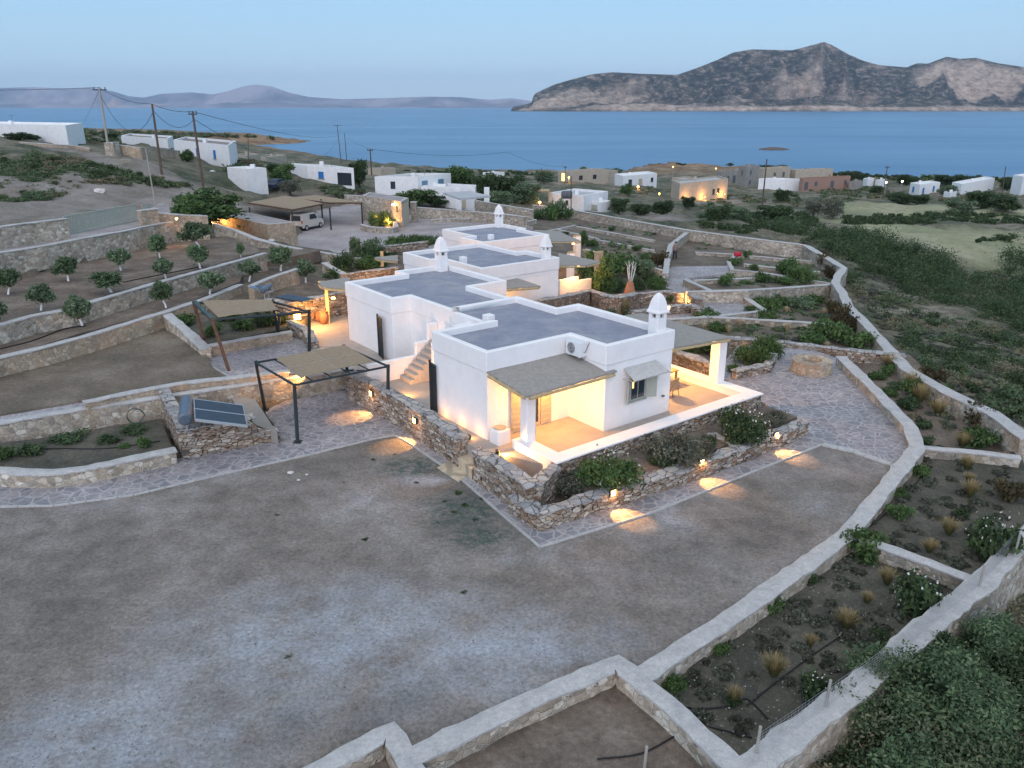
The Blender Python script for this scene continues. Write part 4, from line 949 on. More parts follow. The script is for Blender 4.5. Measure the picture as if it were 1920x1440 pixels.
# dining table and woven chairs
def dining():
    t = thing('dining_table', 'wooden dining table on the lit side terrace, mostly behind the villa wall', 'table', L(9.6, .3, 0), TH)
    mb = MB(); mb.box(-1.0, 1.0, -.45, .45, .70, .75); mb.build('tabletop', 'weathered_wood', t, bevel=.01)
    for sx in (-.9, .9):
        for sy in (-.37, .37): l = MB(); l.box(sx - .04, sx + .04, sy - .04, sy + .04, 0, .699); l.build('leg', 'weathered_wood', t)
    def chair(label, u, v, rz, group='woven chairs round the dining table'):
        c = thing('woven_chair', label, 'chair', L(u, v, 0), TH + rz, group)
        s = MB(); s.box(-.26, .26, -.25, .25, .40, .46); s.build('seat', 'wicker', c, bevel=.02)
        b = MB(); n = 12; ring = []
        for k in range(n + 1):
            a = math.pi * k / n; ring.append((.30 * math.cos(a), .27 * math.sin(a)))
        for k in range(n):
            h0 = .62 + .28 * math.sin(math.pi * k / n); h1 = .62 + .28 * math.sin(math.pi * (k + 1) / n); (x0, y0), (x1, y1) = ring[k], ring[k + 1]
            b.add([(x0, y0, .44), (x1, y1, .44), (x1 * 1.08, y1 * 1.12, h1), (x0 * 1.08, y0 * 1.12, h0), (x0 * .9, y0 * .9, .44), (x1 * .9, y1 * .9, .44), (x1 * .98, y1 * 1.02, h1), (x0 * .98, y0 * 1.02, h0)], [(0, 1, 2, 3), (5, 4, 7, 6), (3, 2, 6, 7)])
        b.build('backrest', 'wicker', c)
        for sx in (-.22, .22):
            for sy in (-.2, .2): l = MB(); l.tube([(sx, sy, .4), (sx * 1.1, sy * 1.15, 0)], .02, 6); l.build('leg', 'weathered_wood', c)
    chair('woven armchair nearest the camera on the lit side terrace', 9.35, -.85, 3.3); chair('woven armchair half hidden beside the near one at the dining table', 8.7, -.55, 2.9)
    chair('woven armchair on the far side of the dining table', 9.7, 1.1, 0.1)
dining()
def pots():
    for i, (px, py, h, lab) in enumerate([(612,607,.75,'tall terracotta pot with a green plant beside the yellow post'), (603,603,.6,'round brown pot left of the tall terracotta pot'), (590,601,.5,'small dark pot at the end of the row by the dry-stone wall')]):
        c = W(px - 4, py, .02); o = thing('plant_pot', lab, 'plant pot', c, 0, 'pots by the entrance court wall')
        s = h; mb = MB(); mb.lathe([(0.01, 0), (.20 * s, 0), (.34 * s, .35 * s), (.38 * s, .7 * s), (.30 * s, .95 * s), (.34 * s, 1.0 * s), (.27 * s, 1.0 * s), (.25 * s, .9 * s), (0.01, .88 * s)], 20); mb.build('pot', 'terracotta', o, smooth=True)
pots()

# ------------------------------------------------------------------ pergolas
def bar(root, name, a, b, r, mat):
    m = MB(); m.tube([a, b], r, 8); return m.build(name, mat, root)
def near_pergola():
    base = [W(558, 829, -.87), W(727, 783, -.87), W(655, 729, -.87), W(497, 769, -.87)]; tops = [(552, 722), (728, 687), (645, 650), (480, 680)]
    zt = [b.z + hgt(b, t[1]) for b, t in zip(base, tops)]; zt = [sum(zt) / 4 + .0] * 4
    T_ = [W(tp[0], tp[1], z) for tp, z in zip(tops, zt)]
    root = thing('shade_pergola', 'near dark steel pergola with tan shade mesh, over the paved court', 'pergola', base[0]); q = lambda p: Vector(p) - base[0]
    for b, t in zip(base, T_):
        p = bar(root, 'post', q(b), q(t) + Vector((0, 0, .08)), .075, 'dark_steel'); f = MB(); f.box(-.16, .16, -.16, .16, 0, .03, fn=lambda x, y, z: tuple(q(b) + Vector((x, y, z)))); f.build('foot_plate', 'dark_steel', p)
    for i in range(4): bar(root, 'beam', q(T_[i]), q(T_[(i + 1) % 4]), .05, 'dark_steel')
    for k in range(1, 5):
        a = T_[0].lerp(T_[1], k / 5); b = T_[3].lerp(T_[2], k / 5); bar(root, 'rafter', q(a) + Vector((0, 0, -.02)), q(b) + Vector((0, 0, -.02)), .03, 'dark_steel')
    # mesh, slack between its ropes, short of the front beam
    A, B, D, E_ = T_[0].lerp(T_[3], .12).lerp(T_[1], .08), T_[1].lerp(T_[2], .22).lerp(T_[0], .06), T_[2].lerp(T_[1], .02), T_[3].lerp(T_[0], .03)
    E_ = E_.lerp(D, .20); A = A.lerp(B, .04); n = 14; mb = MB(); vs = []
    for i in range(n + 1):
        for j in range(n + 1):
            a, b = i / n, j / n; p = A.lerp(B, a).lerp(E_.lerp(D, a), b); p.z += .10 - .06 * math.sin(math.pi * (a * 2 % 1)) * math.sin(math.pi * b); vs.append(q(p))
    m = n + 1; k0 = m * m; vs2 = vs + [v - Vector((0, 0, .012)) for v in vs]
    mb.add(vs2, [(i * m + j, i * m + j + 1, (i + 1) * m + j + 1, (i + 1) * m + j) for i in range(n) for j in range(n)] + [(k0 + i * m + j, k0 + (i + 1) * m + j, k0 + (i + 1) * m + j + 1, k0 + i * m + j + 1) for i in range(n) for j in range(n)])
    sh = mb.build('shade_cloth', 'shade_mesh', root, smooth=True)
    for a_, b_ in ((.5, None), (None, .5)):
        s = MB(); pts = []
        for k in range(n + 1):
            i, j = (int(a_ * n), k) if a_ else (k, int(b_ * n)); pts.append(vs[i * m + j] + Vector((0, 0, .012)))
        s.tube(pts, .006, 5); s.build('seam_rope', 'canvas', sh)
near_pergola()
def far_pergola():
    base = [W(430, 697, -.04), W(580, 664, -.04), W(523, 633, -.04), W(386, 652, .0)]; tops = [(397, 597), (580, 588), (522, 594), (363, 570)]
    root = thing('shade_pergola', 'far pergola with rusty leaning posts and a crumpled shade cloth', 'pergola', base[0]); q = lambda p: Vector(p) - base[0]
    T_ = [W(397, 600, 2.35), W(580, 585, 2.25), W(512, 566, 2.25), W(363, 568, 2.4)]
    for i, (b, t) in enumerate(zip(base, T_)):
        p = bar(root, 'post', q(b), q(t) + Vector((0, 0, .1)), .085, 'rusty_post' if i in (0, 3) else 'dark_steel'); f = MB(); f.box(-.18, .18, -.18, .18, 0, .04, fn=lambda x, y, z: tuple(q(b) + Vector((x, y, z)))); f.build('foot_plate', 'cap_plaster', p)
    ex = W(523, 598, 1.9); bar(root, 'post', q(W(523, 633, -.04)), q(W(523, 594, 1.7)), .07, 'dark_steel')
    for i in range(4): bar(root, 'beam', q(T_[i]), q(T_[(i + 1) % 4]), .06, 'dark_steel')
    for k in range(1, 8):
        a = T_[0].lerp(T_[1], k / 8); b = T_[3].lerp(T_[2], k / 8); bar(root, 'rafter', q(a), q(b), .03, 'dark_steel')
    A, B, D, E_ = T_[0].lerp(T_[1], .07), T_[0].lerp(T_[1], .80).lerp(T_[3], .12), T_[3].lerp(T_[2], .98), T_[3].lerp(T_[2], .10)
    n = 16; mb = MB(); vs = []
    for i in range(n + 1):
        for j in range(n + 1):
            a, b = i / n, j / n; p = A.lerp(B, a).lerp(E_.lerp(D, a), b); p.z += .13 + .04 * noise.noise(p * 1.3) - .03 * math.sin(math.pi * b); vs.append(q(p))
    m = n + 1; k0 = m * m; vs2 = vs + [v - Vector((0, 0, .02)) for v in vs]
    mb.add(vs2, [(i * m + j, i * m + j + 1, (i + 1) * m + j + 1, (i + 1) * m + j) for i in range(n) for j in range(n)] + [(k0 + i * m + j, k0 + (i + 1) * m + j, k0 + (i + 1) * m + j + 1, k0 + i * m + j + 1) for i in range(n) for j in range(n)])
    mb.build('shade_cloth', 'shade_mesh', root, smooth=True)
    fo = MB(); p0, p1 = q(T_[3]), q(T_[0])
    fo.tube([p0.lerp(p1, k / 10) + Vector((.1 + .05 * math.sin(k * 2), .0, .06 * math.cos(k * 3))) for k in range(11)], [.1 + .04 * math.sin(k * 1.7) for k in range(11)], 8); fo.build('rolled_cloth', 'hose_green', root, smooth=True)
far_pergola()
def carport(label, base, topc, z, tops):
    root = thing('carport', label, 'carport', base[0]); q = lambda p: Vector(p) - base[0]
    T_ = [W(a, b, z) for a, b in topc]
    for b, tp in zip(base, tops): bar(root, 'post', q(b), q(b) + Vector((0, 0, z - b.z)), .09, 'dark_steel')
    for i in range(4): bar(root, 'beam', q(T_[i]), q(T_[(i + 1) % 4]), .08, 'rusty_post')
    n = 10; mb = MB(); vs = []
    for i in range(n + 1):
        for j in range(n + 1):
            a, b = i / n, j / n; p = T_[0].lerp(T_[1], a).lerp(T_[3].lerp(T_[2], a), b); p.z += .10 - .22 * math.sin(math.pi * a) * math.sin(math.pi * b); vs.append(q(p))
    m = n + 1; k0 = m * m; vs2 = vs + [v - Vector((0, 0, .02)) for v in vs]
    mb.add(vs2, [(i * m + j, i * m + j + 1, (i + 1) * m + j + 1, (i + 1) * m + j) for i in range(n) for j in range(n)] + [(k0 + i * m + j, k0 + (i + 1) * m + j, k0 + (i + 1) * m + j + 1, k0 + i * m + j + 1) for i in range(n) for j in range(n)])
    mb.build('shade_cloth', 'shade_mesh', root, smooth=True)
carport('left carport with tan shade cloth, the white van parked under it', [W(551, 440, -.95), W(605, 413, -.95), W(470, 412, .2)], [(466,381),(549,394),(606,383),(536,368)], 1.55, (0, 0, 0))
carport('right carport with dark beams reaching to the stone planter', [W(621, 431, -.95), W(680, 420, -.95), W(535, 405, -.9)], [(545,372),(618,381),(680,381),(592,367)], 1.5, (0, 0, 0))

# ------------------------------------------------------------------ solar water heaters
def solar(label, tank, top_l, top_r, bot_r, bot_l, z_top, z_bot, plinth=True):
    a, b, d_ = W(*top_l, z_top), W(*top_r, z_top), W(*bot_l, z_bot); c_ = b + d_ - a
    root = thing('solar_water_heater', label, 'solar water heater', (a.x, a.y, z_bot - .1)); o = Vector(root.location); q = lambda p: Vector(p) - o
    mb = MB(); quad_slab(mb, [q(a), q(b), q(c_), q(d_)], .09); f = mb.build('panel', 'aluminium', root)
    bm = bmesh.new(); bm.from_mesh(f.data); bmesh.ops.recalc_face_normals(bm, faces=bm.faces); bm.to_mesh(f.data); bm.free()
    n = (b - a).cross(d_ - a).normalized(); n = n if n.z > 0 else -n
    for s0, s1 in ((.03, .485), (.515, .97)):
        g = MB(); P = [a.lerp(b, s0), a.lerp(b, s1), d_.lerp(c_, s1), d_.lerp(c_, s0)]; ctr = sum(P, Vector()) / 4
        g.add([q(p.lerp(ctr, .03) + n * .006) for p in P], [(0, 1, 2, 3) if (P[1] - P[0]).cross(P[3] - P[0]).z > 0 else (3, 2, 1, 0)]); g.build('glass', 'solar_glass', f)
    t0, t1, rad = tank; t0 = W(*t0); t1 = W(*t1); ax = (t1 - t0).normalized()
    tk = MB(); tk.tube([q(t0 - ax * .06), q(t0), q(t1), q(t1 + ax * .06)], [rad * .7, rad, rad, rad * .7], 20); tk.build('tank', 'tank_metal', root, smooth=False)
    for p in (t0.lerp(t1, .2), t0.lerp(t1, .8)):
        l = MB(); l.tube([q(p), q(Vector((p.x, p.y, z_bot - .4)))], .025, 6); l.build('leg', 'aluminium', root)
    return root
def plinth():
    pts = [(287,750),(478,716),(530,800),(370,838)]
    # rough stone housing with a sloping side and a concrete top
    A, B, Cc, D = W(305, 752, .12), W(440, 733, .12), W(524, 815, -.35), W(340, 845, -.30)
    root = thing('stone_plinth', 'rough dry-stone housing with a concrete slab, holding the near solar heater', 'plinth', (D.x, D.y, -.9)); o = Vector(root.location); q = lambda p: Vector(p) - o
    mb = MB()
    a, b = W(342, 862, -.87), W(525, 826, -.87); e = W(475, 760, -.87); f_ = W(300, 775, -.87)
    fr = [(a.x, a.y), (b.x, b.y), (e.x, e.y), (f_.x, f_.y)]
    n = 18; vs = []; 
    def rowpts(p0, p1, z0f, z1f, rows=5):
        out = []
        for i in range(n + 1):
            s_ = i / n; base = p0.lerp(p1, s_); zt = z0f + (z1f - z0f) * (1 / (1 + math.exp(-(s_ - .78) * 30)))
            col = []
            for k in range(rows + 1):
                p = Vector((base.x, base.y, -.95 + (zt + .95) * k / rows)); p += noise.noise_vector(p * 2.5) * .10; col.append(q(p))
            out.append(col)
        return out
    def sheet(cols):
        n0 = len(mb.v); r = len(cols[0])
        for c_ in cols: mb.v += [tuple(p) for p in c_]
        for i in range(len(cols) - 1):
            for k in range(r - 1):
                x = n0 + i * r + k; mb.f.append((x, x + r, x + r + 1, x + 1)); mb.m.append(0)
    sheet(rowpts(a, b, .30, -.42)); sheet(rowpts(f_, a, .30, .30)); sheet(rowpts(b, e, -.42, -.42))
    th = (Vector((e.x, e.y, 0)) - Vector((b.x, b.y, 0))).normalized() * .5
    a2, b2 = a + Vector((th.x, th.y, 0)), b + Vector((th.x, th.y, 0))
    sheet(rowpts(b2, a2, -.42, .30) if False else [list(reversed([v for v in c_])) for c_ in rowpts(a2, b2, .28, -.45)])
    mb.build('masonry', 'stone_dry', root)
    cp = MB(); cpl = MB(); m = 18
    for i in range(m):
        s0, s1 = i / m, (i + .93) / m
        z = .33 if (s0 + s1) / 2 < .76 else -.40
        quad_slab(cp if z > 0 else cpl, [q(Vector((a.x, a.y, z)).lerp(Vector((b.x, b.y, z)), s0)), q(Vector((a.x, a.y, z)).lerp(Vector((b.x, b.y, z)), s1)), q(Vector((a2.x, a2.y, z)).lerp(Vector((b2.x, b2.y, z)), s1)), q(Vector((a2.x, a2.y, z + .04)).lerp(Vector((b2.x, b2.y, z)), s0))], .09)
    cc_ = cp; cp = MB(); l1, l2 = Vector((f_.x, f_.y, .33)), Vector((a.x, a.y, .33)); side = Vector((b.x - a.x, b.y - a.y, 0)).normalized() * .5
    for i in range(14):
        s0, s1 = i / 14, (i + .9) / 14; zz = Vector((0, 0, .04 * math.sin(i * 2.3)))
        quad_slab(cp, [q(l1.lerp(l2, s0) + zz), q(l1.lerp(l2, s1) + zz), q(l1.lerp(l2, s1) + side + zz), q(l1.lerp(l2, s0) + side + zz)][::-1], .09)
    for q_ in (cp, cc_, cpl):
        c = q_.build('coping', 'cap_dry', root); bm = bmesh.new(); bm.from_mesh(c.data); bmesh.ops.recalc_face_normals(bm, faces=bm.faces); bm.to_mesh(c.data); bm.free()
    sl_ = MB(); sl_.prism([tuple(q(p))[:2] for p in (W(462, 790, -.36), W(520, 812, -.36), W(478, 748, -.36), W(430, 740, -.36))], -.1, .54); sl_.build('slab', 'concrete', root)
plinth()
solar('near solar heater with a blue-grey tank and two dark panels on the stone housing', ((347, 786, .9), (350, 752, .9), .25), (365, 786), (363, 747), None, (464, 798), 1.0, .45)
solar('far small solar panel set in the dry-stone end of the terrace', ((492, 545, 1.75), (505, 536, 1.75), .16), (488, 545), (476, 535), None, (512, 545), 1.75, 1.5)
tag(box_thing('flat_panel', 'solar_glass', W(553, 560, 1.45), 2.2, .9, .06, 'dark flat panel on the terrace edge above the entrance court', 'panel', R(-32), .005))
# hose coils
def coil(label, c, r, mat, ax='v'):
    mb = MB(); pts = []
    for k in range(70):
        t = k * .45; rr_ = r * (1 - .35 * (k % 14) / 14 * .6); y = .04 * math.sin(k * .37)
        pts.append((rr_ * math.cos(t), y, rr_ * math.sin(t)) if ax == 'v' else (rr_ * math.cos(t), rr_ * math.sin(t), .03 + .02 * math.sin(k)))
    mb.tube(pts, .016, 6); o = mb.build('hose_coil', mat, loc=c); tag(o, label, 'hose'); return o
hc = W(257, 776, -.10); coil('coiled green garden hose hanging on the pale wall of the dark bed', hc + Vector((.05, -.28, 0)), .36, 'hose_green').rotation_euler = (0, 0, R(12))
# stone fire pit ring
def pit():
    c = W(1520, 696, -.87); root = thing('stone_pit', 'round stone ring pit on the paved patio', 'fire pit', c)
    mb = MB(); n = 40; ro, ri, h = .98, .5, .62; rows = [(ro + .05, -.05), (ro + .03, .2), (ro, .4), (ro, h), (ri, h), (ri, .1)]
    for k in range(n):
        for (r_, z) in rows:
            t = 2 * math.pi * k / n; p = Vector((r_ * math.cos(t), r_ * math.sin(t), z)); p += noise.noise_vector(p * 4 + Vector((9, 0, 0))) * .04; mb.v.append(tuple(p))
    m = len(rows)
    for k in range(n):
        for j in range(m - 1): mb.f.append((k * m + j, ((k + 1) % n) * m + j, ((k + 1) % n) * m + j + 1, k * m + j + 1)); mb.m.append(1 if j == 3 else 0)
    mb.build('ring', ['stone_tan', 'stone_tan'], root); m2 = MB(); m2.lathe([(.01, .12), (.52, .1)], 24); m2.build('ash_bed', 'soil_dark', root)
pit()
# branching sculpture on a terracotta pedestal
def sculpture():
    c = G(1181, 549) + Vector((0, 0, .5)); c = W(1181, 548, -.6); root = thing('garden_sculpture', 'pale branching sculpture on a conical terracotta base', 'sculpture', c)
    H = 2.4; mb = MB(); mb.lathe([(.01, -.6), (.42, -.6), (.40, 0), (.2, .75), (.01, .78)], 18); mb.build('pedestal', 'terracotta', root)
    b = MB(); rr_ = random.Random(3)
    for k, (dx, dy) in enumerate([(-.25, 0), (-.1, .1), (.08, -.05), (.32, .05)]):
        b.tube([(dx * .25, dy * .3, .7), (dx * .7, dy, 1.25), (dx * 1.0, dy * 1.2, 1.8), (dx * 1.1 + .05 * (-1) ** k, dy, 2.25)], [.05, .045, .035, .02], 7)
        b.tube([(dx * .9, dy, 1.6), (dx * .9 + .2 * (-1) ** k, dy + .1, 1.95), (dx + .3 * (-1) ** k, dy, 2.15)], [.03, .02, .012], 6)
    b.build('branches', 'marble_white', root, smooth=True)
sculpture()

# ------------------------------------------------------------------ stone sheds by the parking court
def shed(label, Lp, Mp, Rp, zb, topy, side, name='stone_shed', door=None, roofm='court_gravel'):
    A, M_, B = W(*Lp, zb), W(*Mp, zb), W(*Rp, zb); D = A + B - M_
    h = hgt(M_, topy); root = thing(name, label, 'shed', M_); q = lambda p, z: (p.x - M_.x, p.y - M_.y, z)
    mb = MB(); P = [A, M_, B, D]
    for i in range(4):
        a, b = P[i], P[(i + 1) % 4]; mb.add([q(a, -.4), q(b, -.4), q(b, h), q(a, h)], [(0, 1, 2, 3)])
    c4 = sum(P, Vector()) / 4
    Pi = [p + (c4 - p).normalized() * .55 for p in P]
    for i in range(4):
        a, b, a2, b2 = P[i], P[(i + 1) % 4], Pi[i], Pi[(i + 1) % 4]; mb.add([q(a, h), q(b, h), q(b2, h), q(a2, h)], [(0, 1, 2, 3)], 1); mb.add([q(a2, h), q(b2, h), q(b2, h - .12), q(a2, h - .12)], [(0, 1, 2, 3)], 1)
    mb.build('wall', [side, 'cap_plaster'], root)
    r = MB(); r.add([q(p, h - .1) for p in Pi], [(0, 1, 2, 3)]); r.build('roof', roofm, root)
    return root, (lambda f, s, z, out=.02: (A.lerp(M_, s) if f == 0 else M_.lerp(B, s)) - M_ + Vector((0, 0, z)) + ((M_ - A if f == 0 else B - M_).normalized().cross(Vector((0, 0, 1))) * out)), h
def panel_on(root, at, f, s0, s1, z0, z1, mat, name, out=.04):
    mb = MB(); a, b = at(f, s0, 0, out), at(f, s1, 0, out); a0, b0 = at(f, s0, 0, -.02), at(f, s1, 0, -.02)
    mb.add([(p.x, p.y, z) for z in (z0, z1) for p in (a, b, b0, a0)], [(3,2,1,0),(4,5,6,7),(0,1,5,4),(1,2,6,5),(2,3,7,6),(3,0,4,7)]); return mb.build(name, mat, root)
s1, at1, h1 = shed('low stone shed beside the glowing bush, with a flat grey roof', (415, 437), (505, 460), (557, 455), .1, 421, 'stone_tan')
w1 = panel_on(s1, at1, 0, .36, .48, h1 - .95, h1 - .55, 'sage_paint', 'window'); panel_on(w1, at1, 0, .38, .46, h1 - .9, h1 - .6, 'glass_dark', 'glass', .05)
s2, at2, h2 = shed('stone shed with a pale door and a wall lamp behind the court planter', (681, 412), (755, 427), (768, 418), -.95, 378, 'stone_mortared')
panel_on(s2, at2, 1, .05, .95, 0, h2 - .35, 'sand_paint', 'door'); w2 = panel_on(s2, at2, 0, .86, .92, h2 - 1.3, h2 - .5, 'sage_paint', 'window'); panel_on(w2, at2, 0, .87, .91, h2 - 1.25, h2 - .55, 'glass_dark', 'glass', .05)

# ------------------------------------------------------------------ gate, van, car
def gate():
    a, b = W(124, 441, 3.36), W(259, 414, 3.36); root = thing('sliding_gate', 'long olive-grey slatted driveway gate between two stone walls', 'gate', a); d = b - a; Lh = d.length; root.rotation_euler = (0, 0, math.atan2(d.y, d.x))
    h = 1.25; mb = MB(); n = 44
    for k in range(n): x = Lh * k / n; mb.box(x + .02, x + Lh / n * .72, -.02, .02, .08, h)
    mb.build('slats', 'sage_paint', root); m = MB(); m.box(0, Lh, -.04, .04, h + .001, h + .09); m.box(0, Lh, -.04, .04, .0, .079); m.build('frame', 'sage_paint', root)
    a2 = W(264, 413, 3.36)
    r2 = thing('small_gate', 'short slatted side gate leaf next to the gate pier', 'gate', W(270, 412, 3.36)); b2 = W(262, 393, 3.36); r2.rotation_euler = (0, 0, R(70))
    m = MB()
    for k in range(5): m.box(k * .2, k * .2 + .15, -.02, .02, .05, 1.25)
    m.build('slats', 'sage_paint', r2)
gate()
def van():
    c = W(577, 429, -.95); root = thing('parked_van', 'white compact van seen from behind, parked under the left carport', 'van', c, R(68))
    # local: +x forward; body profile
    prof = [(-2.0, .35), (-2.02, .75), (-2.0, 1.0), (-1.92, 1.75), (-1.8, 1.85), (.35, 1.85), (.6, 1.78), (1.15, 1.15), (1.75, 1.0), (2.0, .8), (2.02, .4), (1.9, .3), (-1.9, .3)]
    mb = MB(); n = len(prof); wv = .82
    vs = [(x, -wv * (1 if z < 1.05 else .9), z) for x, z in prof] + [(x, wv * (1 if z < 1.05 else .9), z) for x, z in prof]
    mb.add(vs, [tuple(range(n)), tuple(range(2 * n - 1, n - 1, -1))] + [((i + 1) % n, i, n + i, n + (i + 1) % n) for i in range(n)]); b = mb.build('body', 'van_paint', root, bevel=.04)
    g = MB(); g.add([(-2.005, -.62, 1.12), (-2.005, .62, 1.12), (-1.935, .58, 1.66), (-1.935, -.58, 1.66)], [(3, 2, 1, 0)]); g.add([(-2.03, -.62, 1.12), (-2.03, .62, 1.12), (-1.96, .58, 1.66), (-1.96, -.58, 1.66)], [(3, 2, 1, 0)]); g.build('rear_window', 'glass_dark', b)
    for s_ in (-1, 1):
        q = MB(); q.add([(x, s_ * .79, z) for x, z in ((-.55, 1.15), (.85, 1.15), (.42, 1.68), (-.55, 1.68))], [(0, 1, 2, 3) if s_ < 0 else (3, 2, 1, 0)]); q.build('side_window', 'glass_dark', b)
        q = MB(); q.box(-2.06, -1.96, s_ * .78 - .06, s_ * .78 + .06, .85, 1.15); q.build('tail_light', 'tail_red', b)
    q = MB(); q.box(-2.1, -1.95, -.8, .8, .35, .55); q.box(1.95, 2.1, -.8, .8, .35, .55); q.build('bumper', 'van_trim', root, bevel=.02)
    q = MB(); q.box(-2.04, -2.015, -.25, .25, .72, .84); q.build('number_plate', 'ac_white', b)
    for x in (-1.3, 1.3):
        for s_ in (-1, 1):
            w = MB(); w.tube([(x, s_ * .70, .31), (x, s_ * .86, .31)], .31, 20); wo = w.build('wheel', 'tyre', root); r_ = MB(); r_.tube([(x, s_ * .85, .31), (x, s_ * .875, .31)], .18, 14); r_.build('rim', 'aluminium', wo)
van()
def car():
    c = G(520, 355); root = thing('parked_car', 'dark blue car half hidden by shrubs beside the small white garage', 'car', c, R(75))
    prof = [(-2.0, .35), (-2.05, .85), (-1.3, .95), (-.8, 1.4), (.5, 1.42), (1.1, .98), (2.0, .82), (2.05, .35)]
    mb = MB(); n = len(prof); vs = [(x, -.8 * (1 if z < 1 else .8), z) for x, z in prof] + [(x, .8 * (1 if z < 1 else .8), z) for x, z in prof]
    mb.add(vs, [tuple(range(n)), tuple(range(2 * n - 1, n - 1, -1))] + [((i + 1) % n, i, n + i, n + (i + 1) % n) for i in range(n)]); b = mb.build('body', 'car_blue', root, bevel=.05)
    for s_ in (-1, 1):
        q = MB(); q.add([(x, s_ * .74, z) for x, z in ((-1.15, .99), (.95, .99), (.45, 1.36), (-.75, 1.36))], [(0, 1, 2, 3) if s_ < 0 else (3, 2, 1, 0)]); q.build('side_window', 'glass_dark', b)
        for x in (-1.3, 1.3): w = MB(); w.tube([(x, s_ * .68, .31), (x, s_ * .83, .31)], .31, 16); w.build('wheel', 'tyre', root)
car()

# ------------------------------------------------------------------ person by the white-topped wall
def person():
    c = G(1265, 487); 
    root = thing('person', 'person in a brown top and dark trousers leaning on a stick beside the white-topped wall', 'person', c, R(80))
    me = bpy.data.meshes.new('body'); J = dict(pel=(0, 0, .93), ch=(.14, 0, 1.22), nk=(.25, 0, 1.42), hd=(.33, 0, 1.55), ht=(.37, 0, 1.70), hl=(0, .1, .88), kl=(.1, .12, .48), al=(-.02, .13, .08), tl=(.16, .14, .04), hr=(0, -.1, .88), kr=(-.02, -.13, .48), ar=(-.2, -.14, .08), tr=(-.03, -.15, .04),
        sl=(.2, .19, 1.36), el=(.32, .25, 1.10), wl=(.50, .12, .98), fl=(.58, .08, .95), sr=(.2, -.19, 1.36), er=(.30, -.25, 1.08), wr=(.48, -.1, .95), fr=(.56, -.06, .92))
    keys = list(J); E_ = [('pel','ch'),('ch','nk'),('nk','hd'),('hd','ht'),('pel','hl'),('hl','kl'),('kl','al'),('al','tl'),('pel','hr'),('hr','kr'),('kr','ar'),('ar','tr'),('ch','sl'),('sl','el'),('el','wl'),('wl','fl'),('ch','sr'),('sr','er'),('er','wr'),('wr','fr')]
    me.from_pydata([J[k] for k in keys], [(keys.index(a), keys.index(b)) for a, b in E_], []); me.materials.append(MAT['skin'])
    o = link('body', me, root); md = o.modifiers.new('skin', 'SKIN'); rad = dict(pel=.14, ch=.16, nk=.06, hd=.095, ht=.07, hl=.10, kl=.065, al=.045, tl=.04, hr=.10, kr=.065, ar=.045, tr=.04, sl=.07, el=.045, wl=.032, fl=.035, sr=.07, er=.045, wr=.032, fr=.035)
    for i, k in enumerate(keys): me.skin_vertices[0].data[i].radius = (rad[k], rad[k])
    me.skin_vertices[0].data[0].use_root = True; s = o.modifiers.new('sub', 'SUBSURF'); s.levels = 1; s.render_levels = 1
    t = MB(); t.tube([(-.01, 0, .86), (.06, 0, 1.02), (.14, 0, 1.22), (.21, 0, 1.40), (.24, 0, 1.45)], [.165, .17, .19, .19, .09], 12); t.build('shirt', 'shirt', root, smooth=True)
    t = MB()
    t.tube([(0, .08, .95), (0, .1, .86), (.1, .12, .48), (0, .13, .12)], [.13, .12, .085, .07], 10); t.tube([(0, -.08, .95), (0, -.1, .86), (-.02, -.13, .48), (-.18, -.14, .12)], [.13, .12, .085, .07], 10); t.build('trousers', 'trousers', root, smooth=True)
    t = MB(); t.lathe([(.01, .13), (.07, .11), (.105, .04), (.1, -.03)], 12, (.34, 0, 1.63)); t.build('hair', 'hair', root, smooth=True)
    k = MB(); k.tube([(0, 0, 0), (0.05, 0, 1.05)], .015, 6); st_ = k.build('walking_stick', 'weathered_wood', loc=c + Vector((.18, -.28, 0))); tag(st_, 'thin wooden stick held by the person', 'stick')
person()
tag(box_thing('red_bag', 'red_plastic', G(1383, 481, .35) , .75, .5, .45, 'bright red bag lying on the end of the low far wall', 'bag', R(20), .15))
tag(box_thing('folded_cloth', 'blue_cloth', W(484, 540, 1.55), .9, .6, .08, 'blue-grey folded sheet on the dry-stone wall behind the far pergola', 'sheet', R(-35), .03))

# ------------------------------------------------------------------ lamps
WL = (1.0, .46, .12)
def spot(name, loc, target, energy, size=70, blend=.4, rad=.05, col=WL):
    l = bpy.data.lights.new(name, 'SPOT'); l.energy = energy; l.spot_size = R(size); l.spot_blend = blend; l.color = col; l.shadow_soft_size = rad
    o = bpy.data.objects.new(name, l); C.objects.link(o); o.location = loc; o.rotation_euler = (Vector(loc) - Vector(target)).to_track_quat('Z', 'Y').to_euler(); return o
def point(name, loc, energy, rad=.12, col=WL):
    l = bpy.data.lights.new(name, 'POINT'); l.energy = energy; l.color = col; l.shadow_soft_size = rad; o = bpy.data.objects.new(name, l); C.objects.link(o); o.location = loc; return o
bpy.context.view_layer.update(); DG = bpy.context.evaluated_depsgraph_get()
def on_wall(px, py, zz=0):
    d = Vector(ray(px, py)); ok, loc, nrm, *_ = SC.ray_cast(DG, Vector((0, 0, HC)), d.normalized())
    n = Vector((nrm.x, nrm.y, 0)); n = n.normalized() if n.length > .2 else Vector((0, -1, 0))
    return Vector(loc), n
